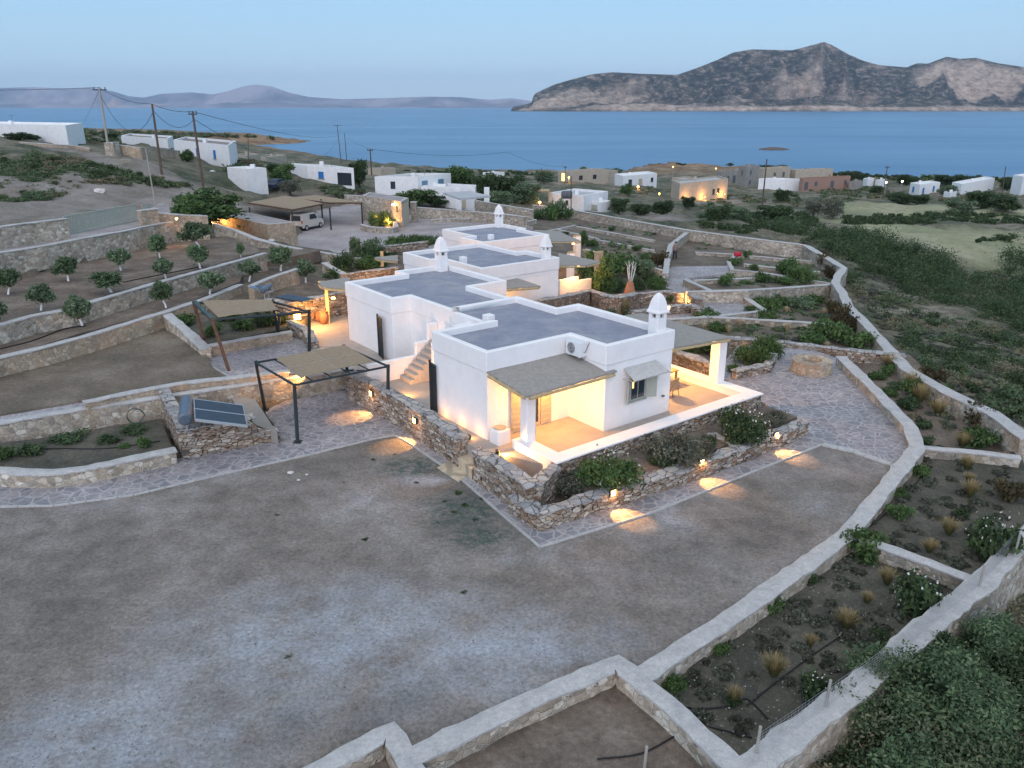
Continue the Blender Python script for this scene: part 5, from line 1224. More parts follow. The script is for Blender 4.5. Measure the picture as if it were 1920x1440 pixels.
def wall_light(label, p, nrm, group, e=26, s=.11, reach=.75, drop=.5, spill=1.0, target=None):
    """a small lit box let into a wall face, throwing its light down and out"""
    n = Vector(nrm).normalized(); rz = math.atan2(n.y, n.x)
    root = thing('wall_light', label, 'light', p, rz, group)
    mb = MB(); mb.box(-.05, .05, -s - .02, s + .02, -s - .02, s + .02); mb.build('housing', 'dark_steel', root)
    g = MB(); g.box(.051, .06, -s, s, -s, s); g.build('lens', 'lamp_glow', root)
    lp_ = Vector(p) + n * .12; a = spot('wall_lamp', lp_, target or (lp_ + n * reach + Vector((0, 0, -drop))), e * 5, 74 if spill else 120, .25 if spill else 1.0, .03)
    if spill: point('lamp_spill', Vector(p) + n * .16, e * .3 * spill, .05)
fr_n = L(0, -1, 0) - L(0, 0, 0); lf_n = L(-1, 0, 0) - L(0, 0, 0)
gp = 'square lights along the front planter wall'
for (px, py, lab) in ((1147, 923, 'square light low on the planter wall, leftmost of three, near the flowering bush'), (1313, 866, 'square light low on the planter wall, middle of three'), (1453, 815, 'square light low on the planter wall, rightmost of three')):
    c, nn = on_wall(px, py); wall_light(lab, c + fr_n * .03, fr_n, gp, 24, .10, .55, .75)
gp = 'square lights on the wall by the near pergola'
for (px, py, lab) in ((698, 737, 'square light on the dry-stone wall behind the near pergola, the farther of two'), (780, 788, 'square light on the dry-stone wall right of the near pergola, the nearer of two')):
    c, nn = on_wall(px, py); wall_light(lab, c + Vector((-.8, -.6, 0)) * .04, (-.8, -.6, 0), gp, 26, .10, .6, .95)
# lantern on the curved wall
lc = W(558, 600, .55); lt = thing('wall_lantern', 'glowing square lantern on the rounded dry-stone wall by the entrance court', 'lantern', lc, R(20))
mb = MB(); mb.box(-.2, .2, -.2, .2, 0, .06); mb.box(-.22, .22, -.22, .22, .42, .48); mb.build('frame', 'dark_steel', lt); mb = MB(); mb.box(-.17, .17, -.17, .17, .061, .419); mb.build('glass', 'lamp_glow', lt)
point('lantern_light', lc + Vector((.55, -.25, .25)), 150, .15)
# unseen-from-here wall lights that light the house walls from the court side
for v_, lab in ((.5, 'nearest the porch'), (1.7, 'in the middle'), (2.9, 'nearest the iron gate')):
    wall_light('small step light on the court side washing the front villa wall, ' + lab, L(-.52, v_, .10), (L(1, 0, 0) - L(0, 0, 0)), 'court side wall lights', .01, .06, .9, -.1, 0)
    point('step_glow', L(-.36, v_, .10), 7, .2)
wall_light('light at the porch end of the dry-stone wall washing the ledge', L(-.50, -1.3, .05), (L(1, -.5, 0) - L(0, 0, 0)), 'court side wall lights', 60, .1, .5, .0, 0, L(.6, -2.6, .0))
wall_light('light on the court side of the dry-stone wall by the outdoor stairs', L(-.50, 6.0, .15), (L(1, .3, 0) - L(0, 0, 0)), 'court side wall lights', 50, .1, .8, .05, 0, L(1.5, 6.8, 0))
point('porch_light', L(2.3, -.9, 2.15), 290, .15)
def ceiling_lamp(label, p):
    mb = MB(); mb.lathe([(.01, .08), (.09, .08), (.12, 0), (.01, -.02)], 14); tag(mb.build('ceiling_lamp', 'lamp_glow', loc=p), label, 'lamp')
ceiling_lamp('round ceiling lamp under the reed roof of the front porch', L(2.3, -.9, 2.32)); ceiling_lamp('round ceiling lamp under the canopy over the dining terrace', L(9.7, .6, 2.4))
point('terrace_light', L(9.7, .6, 2.2), 620, .15)
point('court_light', W(603, 572, 1.3), 120, .15)
ceiling_lamp('round ceiling lamp under the canopy over the entrance court', W(625, 560, 2.2))
# second and third villa terraces
point('second_porch_light', W(960, 545, 1.3), 120, .15); point('second_terrace_light', W(1085, 505, .9), 260, .15); point('third_terrace_light', W(1075, 462, .6), 200, .15); point('third_court_light', W(716, 492, 1.3), 120, .15)
point('roof_gap_light', L(15, 26.2, 1.6), 160, .2)
ceiling_lamp('round ceiling lamp under the canopy of the third villa', W(1085, 500, 1.3)); ceiling_lamp('round ceiling lamp under the farthest canopy', W(1075, 458, .95))
wall_light('small light glowing on the path corner behind the front villa chimney', W(1252, 577, -.9), (.4, -1, 0), None, 30, .12, .6, .5)
wall_light('light washing the wide mid-garden wall at the path corner', W(1290, 570, -1.5), (.3, 1, 0), None, 60, .1, 1.5, -.1)
wall_light('light washing the wall of the paved fork', W(1240, 520, -1.6), (.6, .4, 0), None, 40, .1, 1.5, .1)
wall_light('low light at the end of the field path wall', W(585, 700, .32), (-1, -.1, 0), None, 60, .05, 2.0, -.05, 0, W(430, 712, .2))
wall_light('small lamp on the low wall by the gate', W(331, 410, 3.65), (.2, -1, 0), None, 30, .08, .8, .3)
def uplight(label, p, e):
    root = thing('garden_uplight', label, 'light', p); mb = MB(); mb.lathe([(.01, 0), (.09, 0), (.11, .1), (.01, .1)], 12); mb.build('housing', 'dark_steel', root); mb = MB(); mb.lathe([(.01, .115), (.09, .105)], 12); mb.build('lens', 'lamp_glow', root)
    point('uplight', Vector(p) + Vector((0, -.35, .35)), e * 3, .06)
uplight('garden uplight glowing under the big bush by the stone shed', G(405, 418) + Vector((0, -.3, .3)), 130); uplight('second garden uplight at the right edge of the big bush', G(422, 410) + Vector((0, -.3, .3)), 60)
uplight('garden uplight in the stone planter of the parking court', G(729, 425) + Vector((0, 0, .3)), 60)
bl = thing('bollard_lamp', 'bright round lamp on a post above the court planter bush', 'lamp', G(707, 423)); zl = hgt(bl.location, 407)
mb = MB(); mb.tube([(0, 0, 0), (0, 0, zl - .12)], .03, 8); mb.build('post', 'dark_steel', bl); mb = MB(); mb.lathe([(.01, zl - .15), (.13, zl - .08), (.15, zl), (.1, zl + .1), (.01, zl + .14)], 14); mb.build('globe', 'lamp_glow', bl); point('bollard_light', bl.location + Vector((0, -.4, zl)), 60)
wp = at2(0, .82, h2 - .45, .12) + s2.location
wlp = thing('wall_lamp', 'bright wall lamp on the stone shed with the pale door', 'lamp', wp); mb = MB(); mb.box(-.06, .06, -.02, .1, -.15, .15); mb.build('bracket', 'dark_steel', wlp); mb = MB(); mb.lathe([(.01, -.12), (.12, -.08), (.14, 0), (.12, .08), (.01, .12)], 12, (0, -.12, 0)); mb.build('globe', 'lamp_white', wlp); point('shed_lamp', wp + Vector((.1, -.5, 0)), 50)
# ------------------------------------------------------------------ foliage
def leaves(n, blobs, size, seed, aspect=1.7, fill=.55, up=.3):
    """n leaf-sized quads spread through a set of ellipsoids (x,y,z,rx,ry,rz)"""
    g = np.random.default_rng(seed); w_ = np.array([b[3] * b[4] * b[5] for b in blobs]) ** .67; w_ /= w_.sum()
    k = g.choice(len(blobs), n, p=w_); B = np.array(blobs)[k]
    d = g.normal(size=(n, 3)); d /= np.linalg.norm(d, axis=1, keepdims=True); r = g.random(n) ** fill
    r = r * (1 + .22 * np.sin(d[:, 0] * 5 + k) * np.cos(d[:, 1] * 4 + k * 2) + .12 * g.normal(size=n))
    P = B[:, :3] + d * B[:, 3:6] * r[:, None]
    nrm = d * .6 + g.normal(size=(n, 3)) * .7; nrm[:, 2] += up; nrm /= np.linalg.norm(nrm, axis=1, keepdims=True)
    t = np.cross(nrm, g.normal(size=(n, 3))); t /= np.linalg.norm(t, axis=1, keepdims=True); b = np.cross(nrm, t)
    s = size * (.6 + .8 * g.random(n))[:, None]; t = t * s * aspect; b = b * s
    V = np.stack([P - t, P + b * .9, P + t, P - b * .9], 1).reshape(-1, 3); F = np.arange(4 * n).reshape(n, 4)
    return V, F
def bush_mesh(name, n, size, seed, mat, lobes=7, flat=.75, spread=.55):
    r_ = random.Random(seed); bl = [(0, 0, flat * .5, .7, .7, flat * .5)]
    for _ in range(lobes):
        a = r_.uniform(0, 6.28); d = r_.uniform(.3, spread + .1); s = r_.uniform(.28, .5); bl.append((d * math.cos(a), d * math.sin(a), flat * r_.uniform(.3, .85), s, s, s * .75))
    V, F = leaves(n, bl, size, seed); V[:, 2] = np.maximum(V[:, 2], .0); return mesh_np(name, V, F, [mat])
BUSH = {}
for kind, mat in (('green', 'leaf_green'), ('dark', 'leaf_dark'), ('olive', 'leaf_olive'), ('grey', 'leaf_grey'), ('brown', 'leaf_brown')):
    BUSH[kind] = [bush_mesh('foliage', 900, .055, 11 + i * 7 + len(kind), mat) for i in range(3)]
BUSH['big'] = [bush_mesh('foliage', 3800, .030, 71 + i, 'leaf_green', 9, .7) for i in range(2)]
BUSH['bigdark'] = [bush_mesh('foliage', 3800, .030, 81 + i, 'leaf_dark', 9, .7) for i in range(2)]
BUSH['biggrey'] = [bush_mesh('foliage', 3800, .028, 91 + i, 'leaf_grey', 9, .7) for i in range(1)]
BUSH['column'] = [bush_mesh('foliage', 1200, .05, 61, 'leaf_brown', 8, 1.0, .4)]
def stem_mesh(name, seed, h=.5, r=.05, n=5, mat='bark'):
    r_ = random.Random(seed); mb = MB()
    for k in range(n):
        a = r_.uniform(0, 6.28); d = r_.uniform(.15, .4); mb.tube([(0, 0, -.05), (d * .4 * math.cos(a), d * .4 * math.sin(a), h * .5), (d * math.cos(a), d * math.sin(a), h)], [r, r * .7, r * .3], 5)
    me = bpy.data.meshes.new(name); me.from_pydata(mb.v, [], mb.f); me.materials.append(MAT[mat]); return me
STEM = stem_mesh('stems', 5)
def tuft_mesh(seed, mat, n=420, spread=.85, green=0):
    g = np.random.default_rng(seed); a = g.random(n) * 6.28; l = .55 + .45 * g.random(n); lean = g.random(n) ** .8 * spread
    V = []; A = []
    for i in range(n):
        ca, sa = math.cos(a[i]), math.sin(a[i]); w = .012; pts = []
        for k, t in enumerate((0, .5, 1.0)):
            rr_ = lean[i] * l[i] * (t ** 1.5) * .8 + .06; z = l[i] * (t - .35 * lean[i] * t * t); ww = w * (1 - t * .75)
            V += [(ca * rr_ - sa * ww, sa * rr_ + ca * ww, z), (ca * rr_ + sa * ww, sa * rr_ - ca * ww, z)]; A += [t, t]
    V = np.array(V); F = []
    for i in range(n):
        b = i * 6; F += [(b, b + 1, b + 3, b + 2), (b + 2, b + 3, b + 5, b + 4)]
    return mesh_np('blades', V, np.array(F), [mat], attrs=dict(tip=A))
TUFT = dict(tuft=[tuft_mesh(i, 'tuft_grass') for i in (1, 2)], blond=[tuft_mesh(i, 'tuft_blond', 300, .55) for i in (3, 4)])
FLOW = mesh_np('flowers', *leaves(60, [(0, 0, .45, .75, .75, .5)], .035, 8, 1.0, .15), ['petal_white'])
def olive_parts(seed, n=1700, size=.066, lime=True):
    r_ = random.Random(seed); mb = MB(); f = .27
    lean = r_.uniform(-.12, .12)
    mb.tube([(0, 0, -.05), (lean * .4, 0, f * .5), (lean, .02, f)], [.042, .034, .03], 7)
    tr = bpy.data.meshes.new('trunk'); tr.from_pydata(mb.v, [], mb.f); tr.materials.append(MAT['limewash'])
    b = MB(); bl = []
    for k in range(6):
        a = k * 1.05 + r_.uniform(-.3, .3); d = r_.uniform(.18, .34); z = r_.uniform(.5, .86)
        b.tube([(lean, .02, f - .02), (lean + d * .5 * math.cos(a), d * .5 * math.sin(a), (f + z) / 2), (lean + d * math.cos(a), d * math.sin(a), z)], [.024, .016, .006], 5)
        bl.append((lean + d * math.cos(a), d * math.sin(a), z - .06, r_.uniform(.14, .22), r_.uniform(.14, .22), r_.uniform(.14, .2)))
    bl.append((lean, 0, .60, .34, .34, .33)); bl.append((lean + .05, .08, .80, .2, .2, .18)); lm = bpy.data.meshes.new('limbs'); lm.from_pydata(b.v, [], b.f); lm.materials.append(MAT['bark'])
    V, F = leaves(n, bl, size * .42, seed, 2.2, .5); return tr, lm, mesh_np('crown', V, F, ['leaf_olive' if seed % 2 else 'leaf_pale'])
OLIVE = [olive_parts(s) for s in (21, 22, 23, 24)]
cnt = [0]
def plant(kind, p, w, h, label, cat='shrub', group=None, name=None, flowers=False, stem=True):
    cnt[0] += 1; r_ = random.Random(cnt[0]); root = thing(name or {'tuft': 'grass_tuft', 'blond': 'grass_tuft'}.get(kind, 'shrub'), label, cat, p, r_.uniform(0, 6.28), group); root.scale = (w, w, h)
    if kind in TUFT: link('blades', TUFT[kind][cnt[0] % 2], root)
    else:
        link('foliage', BUSH[kind][cnt[0] % len(BUSH[kind])], root)
        if stem: link('stems', STEM, root)
        if flowers: link('flowers', FLOW, root)
    return root
def px_scale(p): return FPX / (p.y * CP + (HC - p.z) * SP)     # pixels per metre at p
ORD = ['first','second','third','fourth','fifth','sixth','seventh','eighth','ninth','tenth','eleventh','twelfth','thirteenth','fourteenth','fifteenth','sixteenth','seventeenth','eighteenth','nineteenth','twentieth','twenty-first','twenty-second','twenty-third','twenty-fourth','twenty-fifth']
def ordw(i, n): return 'the only one' if n == 1 else ('leftmost' if i == 0 else ('rightmost' if i == n - 1 else ORD[i] + ' from left'))
DESC = dict(green='green shrub', dark='dark shrub', olive='grey-green shrub', grey='low grey shrub', brown='red-brown shrub', tuft='straw-tipped grass tuft', blond='blond grass tuft', big='leafy green bush', bigdark='dense dark bush', biggrey='silvery bush', column='tall brown-green shrub')
def bed(place, group, items):
    """items: (kind, px, py_base, halfwidth px, height ratio)"""
    by = {}
    for it in items: by.setdefault(it[0], []).append(it)
    for kind, lst in by.items():
        lst.sort(key=lambda t: t[1]); n = len(lst)
        for i, it in enumerate(lst):
            p = G(it[1], it[2]); s = px_scale(p); w = it[3] / s; hr = it[4] if len(it) > 4 else 1.1
            fl_ = len(it) > 5
            lab = f"{'flowering ' if fl_ else ''}{DESC[kind]} in {place}, {ordw(i, n)}"
            k_ = 1.9 if kind == 'tuft' else (1.5 if kind == 'blond' else 1.22)
            kh_ = .55 if kind == 'blond' else (.8 if kind == 'tuft' else (.85 if kind in ('brown', 'column') else 1.2)); k_ = k_ * (.8 if kind in ('brown', 'column') else 1)
            plant(kind, p - Vector((0, 0, .04)), w * k_, w * hr * k_ * kh_, lab, 'grass tuft' if kind in TUFT else 'shrub', group, flowers=fl_)
bed('the large bottom right bed', 'plants in the large bottom right bed', [('green',1445,1145,24),('green',1352,1225,16),('green',1258,1293,26),('green',1610,1040,42),('dark',1520,1090,17),('dark',1375,1320,17),('tuft',1586,1180,24,1.4),('tuft',1450,1268,27,1.4),('tuft',1662,1096,20,1.4),('tuft',1518,1212,15,1.5),('tuft',1376,1318,17,1.8),('tuft',1625,1130,14,1.4),('dark',1528,1315,36,1.3,1),('dark',1715,1140,50,1.2,1),('grey',1560,1060,14,.6),('grey',1405,1195,9,.5)])
bed('the bed below the cross wall', 'plants in the bed below the cross wall', [('tuft',1812,880,18,1.3),('tuft',1818,932,20,1.4),('tuft',1816,902,12,1.2),('tuft',1778,1003,20,1.4),('tuft',1742,1035,18,1.2),('dark',1802,968,14),('green',1727,893,18),('green',1687,930,18,.8),('green',1682,968,24,.8),('dark',1865,1045,48,1.4,1),('brown',1888,935,34,1.6),('grey',1750,940,10,.5),('grey',1648,1010,14,.5)])
bed('the long bed beside the patio', 'plants in the long patio-side bed', [('green',1663,702,16,.9),('green',1684,694,18,.9),('green',1640,710,18,.8),('green',1633,668,16,.8),('green',1712,742,26,1.0),('dark',1702,765,24,.8),('tuft',1706,735,20,1.6),('tuft',1724,755,20,1.5),('tuft',1758,778,20,1.2),('tuft',1668,690,18,1.2),('tuft',1803,838,18,1.3),('green',1765,748,26,.9),('brown',1838,800,40,1.6),('brown',1745,715,28,1.3),('green',1840,832,34,.9),('dark',1730,802,18,.8),('dark',1734,832,16,.8),('green',1668,742,14,.8),('grey',1780,800,14,.5),('tuft',1880,868,14,1.2)])
bed('the patio bed beside the white column', 'plants in the patio bed', [('big',1412,682,34,1.1),('big',1436,668,30,1.2),('green',1312,660,36,1.0),('green',1340,665,24,.9),('blond',1393,662,20,1.6),('green',1375,697,15,.8)])
bed('the bed of blond grasses', 'plants in the bed of blond grasses', [('blond',1320,618,11,1.6),('blond',1366,626,14,1.8),('blond',1386,613,14,1.8),('blond',1475,622,13,2.0),('blond',1419,641,13,1.5),('blond',1516,632,11,1.4),('blond',1550,652,13,1.4),('green',1435,607,16,1.3),('green',1347,622,18,1.0),('green',1325,600,26,.7),('dark',1480,610,12,1.0),('green',1542,616,18,1.1),('green',1562,640,38,.8),('green',1525,645,26,.7),('green',1600,648,34,.7),('grey',1400,622,14,.5),('grey',1458,634,16,.5),('grey',1495,640,14,.5),('brown',1350,640,10,.8)])
bed('the bed under the mid-garden wall', 'plants in the bed under the mid-garden wall', [('blond',1474,588,12,1.7),('blond',1544,590,12,1.6),('blond',1436,565,9,1.5),('green',1440,584,20,1.0),('green',1420,575,22,.8),('olive',1500,580,26,.7),('green',1460,572,20,.8),('green',1520,572,24,.8),('column',1575,618,26,2.2),('column',1600,622,22,1.8),('column',1562,590,22,1.6),('olive',1535,596,14,.6),('green',1405,584,12,.8)])
bed('the leafy triangular bed', 'plants in the triangular bed', [('green',1360,535,17,1.0),('green',1432,530,17,1.1),('green',1395,532,12,.6),('green',1340,528,14,.5),('big',1500,528,30,.9),('green',1477,515,24,1.1),('green',1470,533,20,.6),('olive',1530,532,20,.5),('green',1413,507,10,1.0),('green',1380,498,13,1.0),('brown',1548,505,24,1.7),('brown',1532,485,18,1.6),('column',1556,520,18,1.6),('green',1400,485,8,1.4),('brown',1502,468,14,1.4)])
bed('the beds near the person', 'plants in the beds near the person', [('green',1110,462,12,1.1),('olive',1147,463,9,1.0),('olive',1167,466,10,.8),('green',1195,470,10,.9),('green',1207,486,12,.8),('brown',1237,500,20,2.0),('dark',1147,433,6,1.0),('dark',1207,430,7,1.1),('olive',1165,480,8,.9),('grey',1225,440,7,.6),('olive',1120,470,10,.6),('grey',1180,455,6,.6),('dark',1060,440,10,.6)])
bed('the rockery by the sculpture', 'plants round the sculpture', [('bigdark',1157,549,17,1.2),('bigdark',1197,543,15,1.2),('bigdark',1215,530,15,1.1),('big',1232,542,18,1.2),('green',1150,520,40,.9),('olive',1195,515,30,.9),('green',1115,540,26,1.3),('green',1255,566,14,.9),('green',1108,520,30,1.3),('olive',1160,590,20,.7),('green',1350,560,12,.5)])
plant('tuft', G(1170, 592), 1.1, 1.4, 'spiky green agave clump between the villa roof and the dry-stone walls', 'agave', name='agave')
bed('the planter below the white ledge', 'shrubs in the front planter', [('bigdark',1020,935,24,1.1),('biggrey',1068,920,40,.9),('big',1142,905,54,.95,1),('biggrey',1262,865,52,.9),('biggrey',1300,850,34,.8),('bigdark',1322,838,20,1.0),('bigdark',1392,825,50,.95,1),('biggrey',1448,795,26,.9),('dark',1100,905,24,1.0),('bigdark',1240,870,24,.8)])
bed('the dark bed at the left picture edge', 'plants in the dark left bed', [('green',8,860,24,.9),('green',232,838,12,.7),('green',272,838,16,1.0),('dark',205,828,24,.5),('dark',60,850,30,.5),('dark',130,825,34,.3),('dark',250,810,30,.3)])
bed('the far pergola planter', 'plants in the pergola planter', [('green',348,606,26,.7),('dark',330,598,20,.7),('green',400,628,20,.8),('green',455,617,24,.7),('bigdark',495,612,22,1.0),('bigdark',520,608,20,1.0),('green',430,600,24,.6)])
bed('the parking court border', 'shrub border beside the parking court', [('bigdark',650,508,24,1.1),('green',688,505,24,.9),('green',636,526,20,.9),('green',712,502,18,.9),('bigdark',700,490,26,1.0),('olive',700,468,18,1.0),('big',745,468,24,.9),('big',768,462,22,.9),('big',790,459,20,.8),('olive',815,456,16,.7),('bigdark',675,498,16,1.0),('olive',725,474,18,.9),('dark',730,490,20,.8),('olive',612,520,10,.6)])
bed('the lavender row', 'lavender row', [('grey' if k % 2 else 'olive', 812 + k * 11, 409 - (k % 3) - k * .1, 9, .9) for k in range(15)])
bed('the stone planter in the parking court', 'court planter bush', [('big',712,424,22,1.1),('green',735,424,14,.9)])
bed('the prickly pear clump', 'prickly pear clump', [('green',1003,412,14,1.2),('olive',1018,411,14,1.2),('green',1032,412,18,1.4),('olive',1048,411,18,1.6),('green',1062,412,14,1.2),('olive',990,409,12,1.0)])
# weeds growing in the yard
wd_ = []
for (px, py, w) in ((748,1090,5),(684,1012,7),(540,1231,7),(592,1190,4),(588,1198,4),(626,1132,3),(693,1124,3),(704,1128,3),(872,948,9),(850,960,7),(890,975,6),(905,935,7),(835,940,6),(860,925,8),(780,1178,5),(771,1204,4),(748,1250,3),(870,1110,8),(780,905,6),(520,966,6),(410,952,4),(645,905,5),(700,862,6),(628,842,5),(740,852,5),(915,980,5),(820,980,5)):
    wd_.append(('dark' if w > 4 else 'green', px, py, w, .5))
bed('the bare yard', 'weeds in the yard', wd_)

# olive trees with limewashed trunks
OL = [(15,552,505,24),(77,582,530,27),(128,527,483,24),(155,612,553,28),(227,507,463,23),(210,548,508,30),(300,485,440,19),(312,523,483,22),(376,503,460,24),(375,466,413,29),(312,577,527,22),(393,552,508,26),(452,486,455,9),(467,528,487,22),(526,508,463,26),(573,530,485,22),(672,500,445,13),(-6,610,560,24)]
OL.sort()
rows = ['first', 'second', 'third', 'fourth', 'fifth', 'sixth', 'seventh', 'eighth', 'ninth', 'tenth', 'eleventh', 'twelfth', 'thirteenth', 'fourteenth', 'fifteenth', 'sixteenth', 'seventeenth', 'eighteenth']
for i, (px, py, ty, hw) in enumerate(OL):
    p = G(px, py); h = hgt(p, ty); s = px_scale(p); w = hw / s / .46
    kd = 'tiny sapling' if hw < 12 else ('slim young tree' if hw < 20 else 'round-crowned olive tree')
    root = thing('olive_tree', f"{kd} with limewashed trunk on the terraces, {rows[i]} from left", 'olive tree', p, random.Random(i).uniform(0, 6.28), 'young olive trees on the terraces'); root.scale = (w * random.Random(i * 7).uniform(.9, 1.08), w * random.Random(i * 5).uniform(.88, 1.05), h * 1.04)
    tr, lm, cr = OLIVE[i % 4]; link('trunk', tr, root); link('limbs', lm, root); link('crown', cr, root)

# larger trees and shrubs
def tree_mesh(seed, n, size, mat, kind='round'):
    r_ = random.Random(seed); bl = []; b = MB(); b.tube([(0, 0, -.1), (.02, 0, .15), (.0, .02, .38)], [.06, .045, .035], 7)
    for k in range(10):
        a = k * .7 + r_.uniform(-.3, .3); d = r_.uniform(.15, .42); z = r_.uniform(.35, .85)
        b.tube([(0, 0, .1 + .02 * k), (d * .5 * math.cos(a), d * .5 * math.sin(a), z * .6), (d * math.cos(a), d * math.sin(a), z)], [.03, .018, .006], 5)
        s = r_.uniform(.12, .24); bl.append((d * math.cos(a), d * math.sin(a), z - .05, s, s, s * .75))
    bl += [(0, 0, .55, .34, .34, .3), (.1, .1, .3, .35, .35, .2), (-.15, 0, .28, .3, .3, .2)]
    V, F = leaves(n, bl, size, seed, 1.6, .45); V[:, 2] = np.clip(V[:, 2], .0, 1.05)
    tr = bpy.data.meshes.new('trunk'); tr.from_pydata(b.v, [], b.f); tr.materials.append(MAT['bark']); return tr, mesh_np('crown', V, F, [mat])
TREES = dict(green=[tree_mesh(s, 4200, .023, 'leaf_green') for s in (31, 32)], dark=[tree_mesh(s, 4200, .023, 'leaf_dark') for s in (33, 34, 35)], olive=[tree_mesh(s, 4200, .023, 'leaf_olive') for s in (36, 37)], grey=[tree_mesh(s, 2200, .02, 'leaf_grey') for s in (38,)])
def tree(px, py, ty, hw, kind, label, cat='tree', group=None):
    p = G(px, py); h = hgt(p, ty); s = px_scale(p); w = hw / s / .50; cnt[0] += 1
    root = thing('leafy_tree' if cat == 'tree' else 'large_shrub', label, cat, p, random.Random(cnt[0]).uniform(0, 6.28), group); root.scale = (w, w, h)
    tr, cr = TREES[kind][cnt[0] % len(TREES[kind])]; link('trunk', tr, root); link('crown', cr, root)
for a in [(390,422,344,70,'green','big rounded bush glowing orange at its foot above the driveway wall','shrub'),
    (350,412,362,34,'green','left shoulder of the glowing bush, a separate round shrub','shrub'),
    (545,366,330,24,'grey','grey-green olive tree beside the dark blue car'), (532,345,302,22,'green','green tree behind the small white garage'), (512,330,304,14,'dark','small dark tree left of the tree behind the garage'),
    (674,350,292,22,'dark','tall narrow tree between two white houses below the twin poles'), (352,305,276,14,'green','round green tree by the white house with two blue windows'),
    (872,368,305,38,'green','large bright green tree behind the open veranda'), (845,350,312,24,'dark','dark tree left of the large green tree'), (905,375,318,30,'dark','dark tree right of the large green tree'),
    (950,378,322,36,'dark','wide dark tree between the veranda and the white house with tanks'), (985,385,335,32,'olive','grey-green tree at the right of the dark group'), (930,390,355,28,'olive','low tree below the dark group'),
    (780,386,350,40,'green','spreading green tree behind the stone shed with a pale door'), (815,388,362,26,'dark','low dark tree left of the open veranda'),
    (1020,345,315,22,'olive','olive-grey tree at the shore left of the lamplit bungalow'), (1095,325,312,10,'olive','small tree on the bungalow roofline'), (1150,335,312,22,'olive','brownish round tree behind the white bungalow'), (1175,368,340,14,'green','bright round tree before the white bungalow'),
    (1160,400,368,20,'dark','dark shrub right of the white house with tanks','shrub'), (1200,405,378,22,'dark','second dark shrub right of the white house','shrub'), (1240,404,372,24,'dark','dark tree below the lamplit tan villa'), (1290,392,366,16,'dark','small dark tree touching the lamplit tan villa'),
    (1345,420,382,26,'dark','dark bush in the scrub below the tan villa','shrub'), (1375,412,386,26,'olive','grey bush in the scrub below the tan villa','shrub'), (1465,382,352,18,'dark','dark bush before the white tent-like house','shrub'),
    (1525,405,366,22,'grey','big grey leafless-looking tree, left of the pair'), (1560,412,364,24,'grey','big grey leafless-looking tree, right of the pair'), (1450,412,382,34,'dark','dark green bush behind the boundary wall pole','shrub'),
    (1595,340,318,18,'dark','dark shoreline trees right of the brick building'), (1615,338,322,14,'dark','low shoreline tree near the small white block'), (1450,322,308,26,'dark','dark shoreline bushes behind the arched tan building','shrub'),
    (1640,364,345,14,'dark','small tree under the white street lamp'), (1700,348,324,22,'dark','dark tree left of the palm'), (1775,350,325,26,'dark','dark tree group right of the palm'), (1815,350,325,26,'dark','second dark tree right of the palm'),
    (1775,370,345,18,'olive','tree beside the white house with small blue windows'), (1840,392,355,34,'dark','large dark tree before the far right houses'), (1885,398,360,28,'dark','dark tree at the right picture edge below the pale blue tower'), (1888,358,330,16,'dark','dark tree left of the pale blue tower'), (1800,402,372,26,'olive','low spreading tree in the field corner'),
    (1690,382,358,26,'dark','dark bushes below the little white houses','shrub'), (1720,384,362,22,'dark','dark bush right below the little white houses','shrub'),
    (85,268,240,16,'dark','dark bush before the far-left white house','shrub'), (30,268,245,22,'dark','dark bush at the far left edge','shrub'), (60,268,248,16,'dark','dark bush in the middle before the far-left white house','shrub'),
    (210,262,248,14,'dark','dark bush beside the far-left pole','shrub'),(290,276,262,20,'dark','dark bush on the roof edge of the low white house','shrub'),
    (1092,462,428,12,'green','slim green tree beside the farthest canopy column'), (1130,560,470,26,'green','spiky green tree standing over the brown rubble wall')]:
    tree(a[0], a[1], a[2], a[3], a[4], a[5], a[6] if len(a) > 6 else 'tree')
def palm():
    p = G(1735, 352); h = hgt(p, 322); root = thing('palm_tree', 'palm tree standing against the sea among the dark trees', 'palm tree', p); t = MB(); t.tube([(0, 0, 0), (.1, 0, h * .7)], [.3, .22], 8); t.build('trunk', 'bark', root)
    m = MB(); r_ = random.Random(2)
    for k in range(26):
        a = k * 2.4; e = r_.uniform(-.2, 1.1); Lf = h * .42; pts = []
        for s in range(5):
            q = s / 4; pts.append((.1 + math.cos(a) * Lf * q * math.cos(e * (1 - q)), math.sin(a) * Lf * q * math.cos(e * (1 - q)), h * .7 + Lf * (math.sin(e) * q - .6 * q * q)))
        for s in range(4):
            x, y = -math.sin(a) * .35, math.cos(a) * .35; P0, P1 = pts[s], pts[s + 1]; m.add([(P0[0] - x, P0[1] - y, P0[2] - .2), (P0[0], P0[1], P0[2]), (P1[0], P1[1], P1[2]), (P1[0] - x, P1[1] - y, P1[2] - .2)], [(0, 1, 2, 3)]); m.add([(P0[0] + x, P0[1] + y, P0[2] - .2), (P0[0], P0[1], P0[2]), (P1[0], P1[1], P1[2]), (P1[0] + x, P1[1] + y, P1[2] - .2)], [(0, 1, 2, 3)])
    m.build('fronds', 'leaf_green', root)
palm()
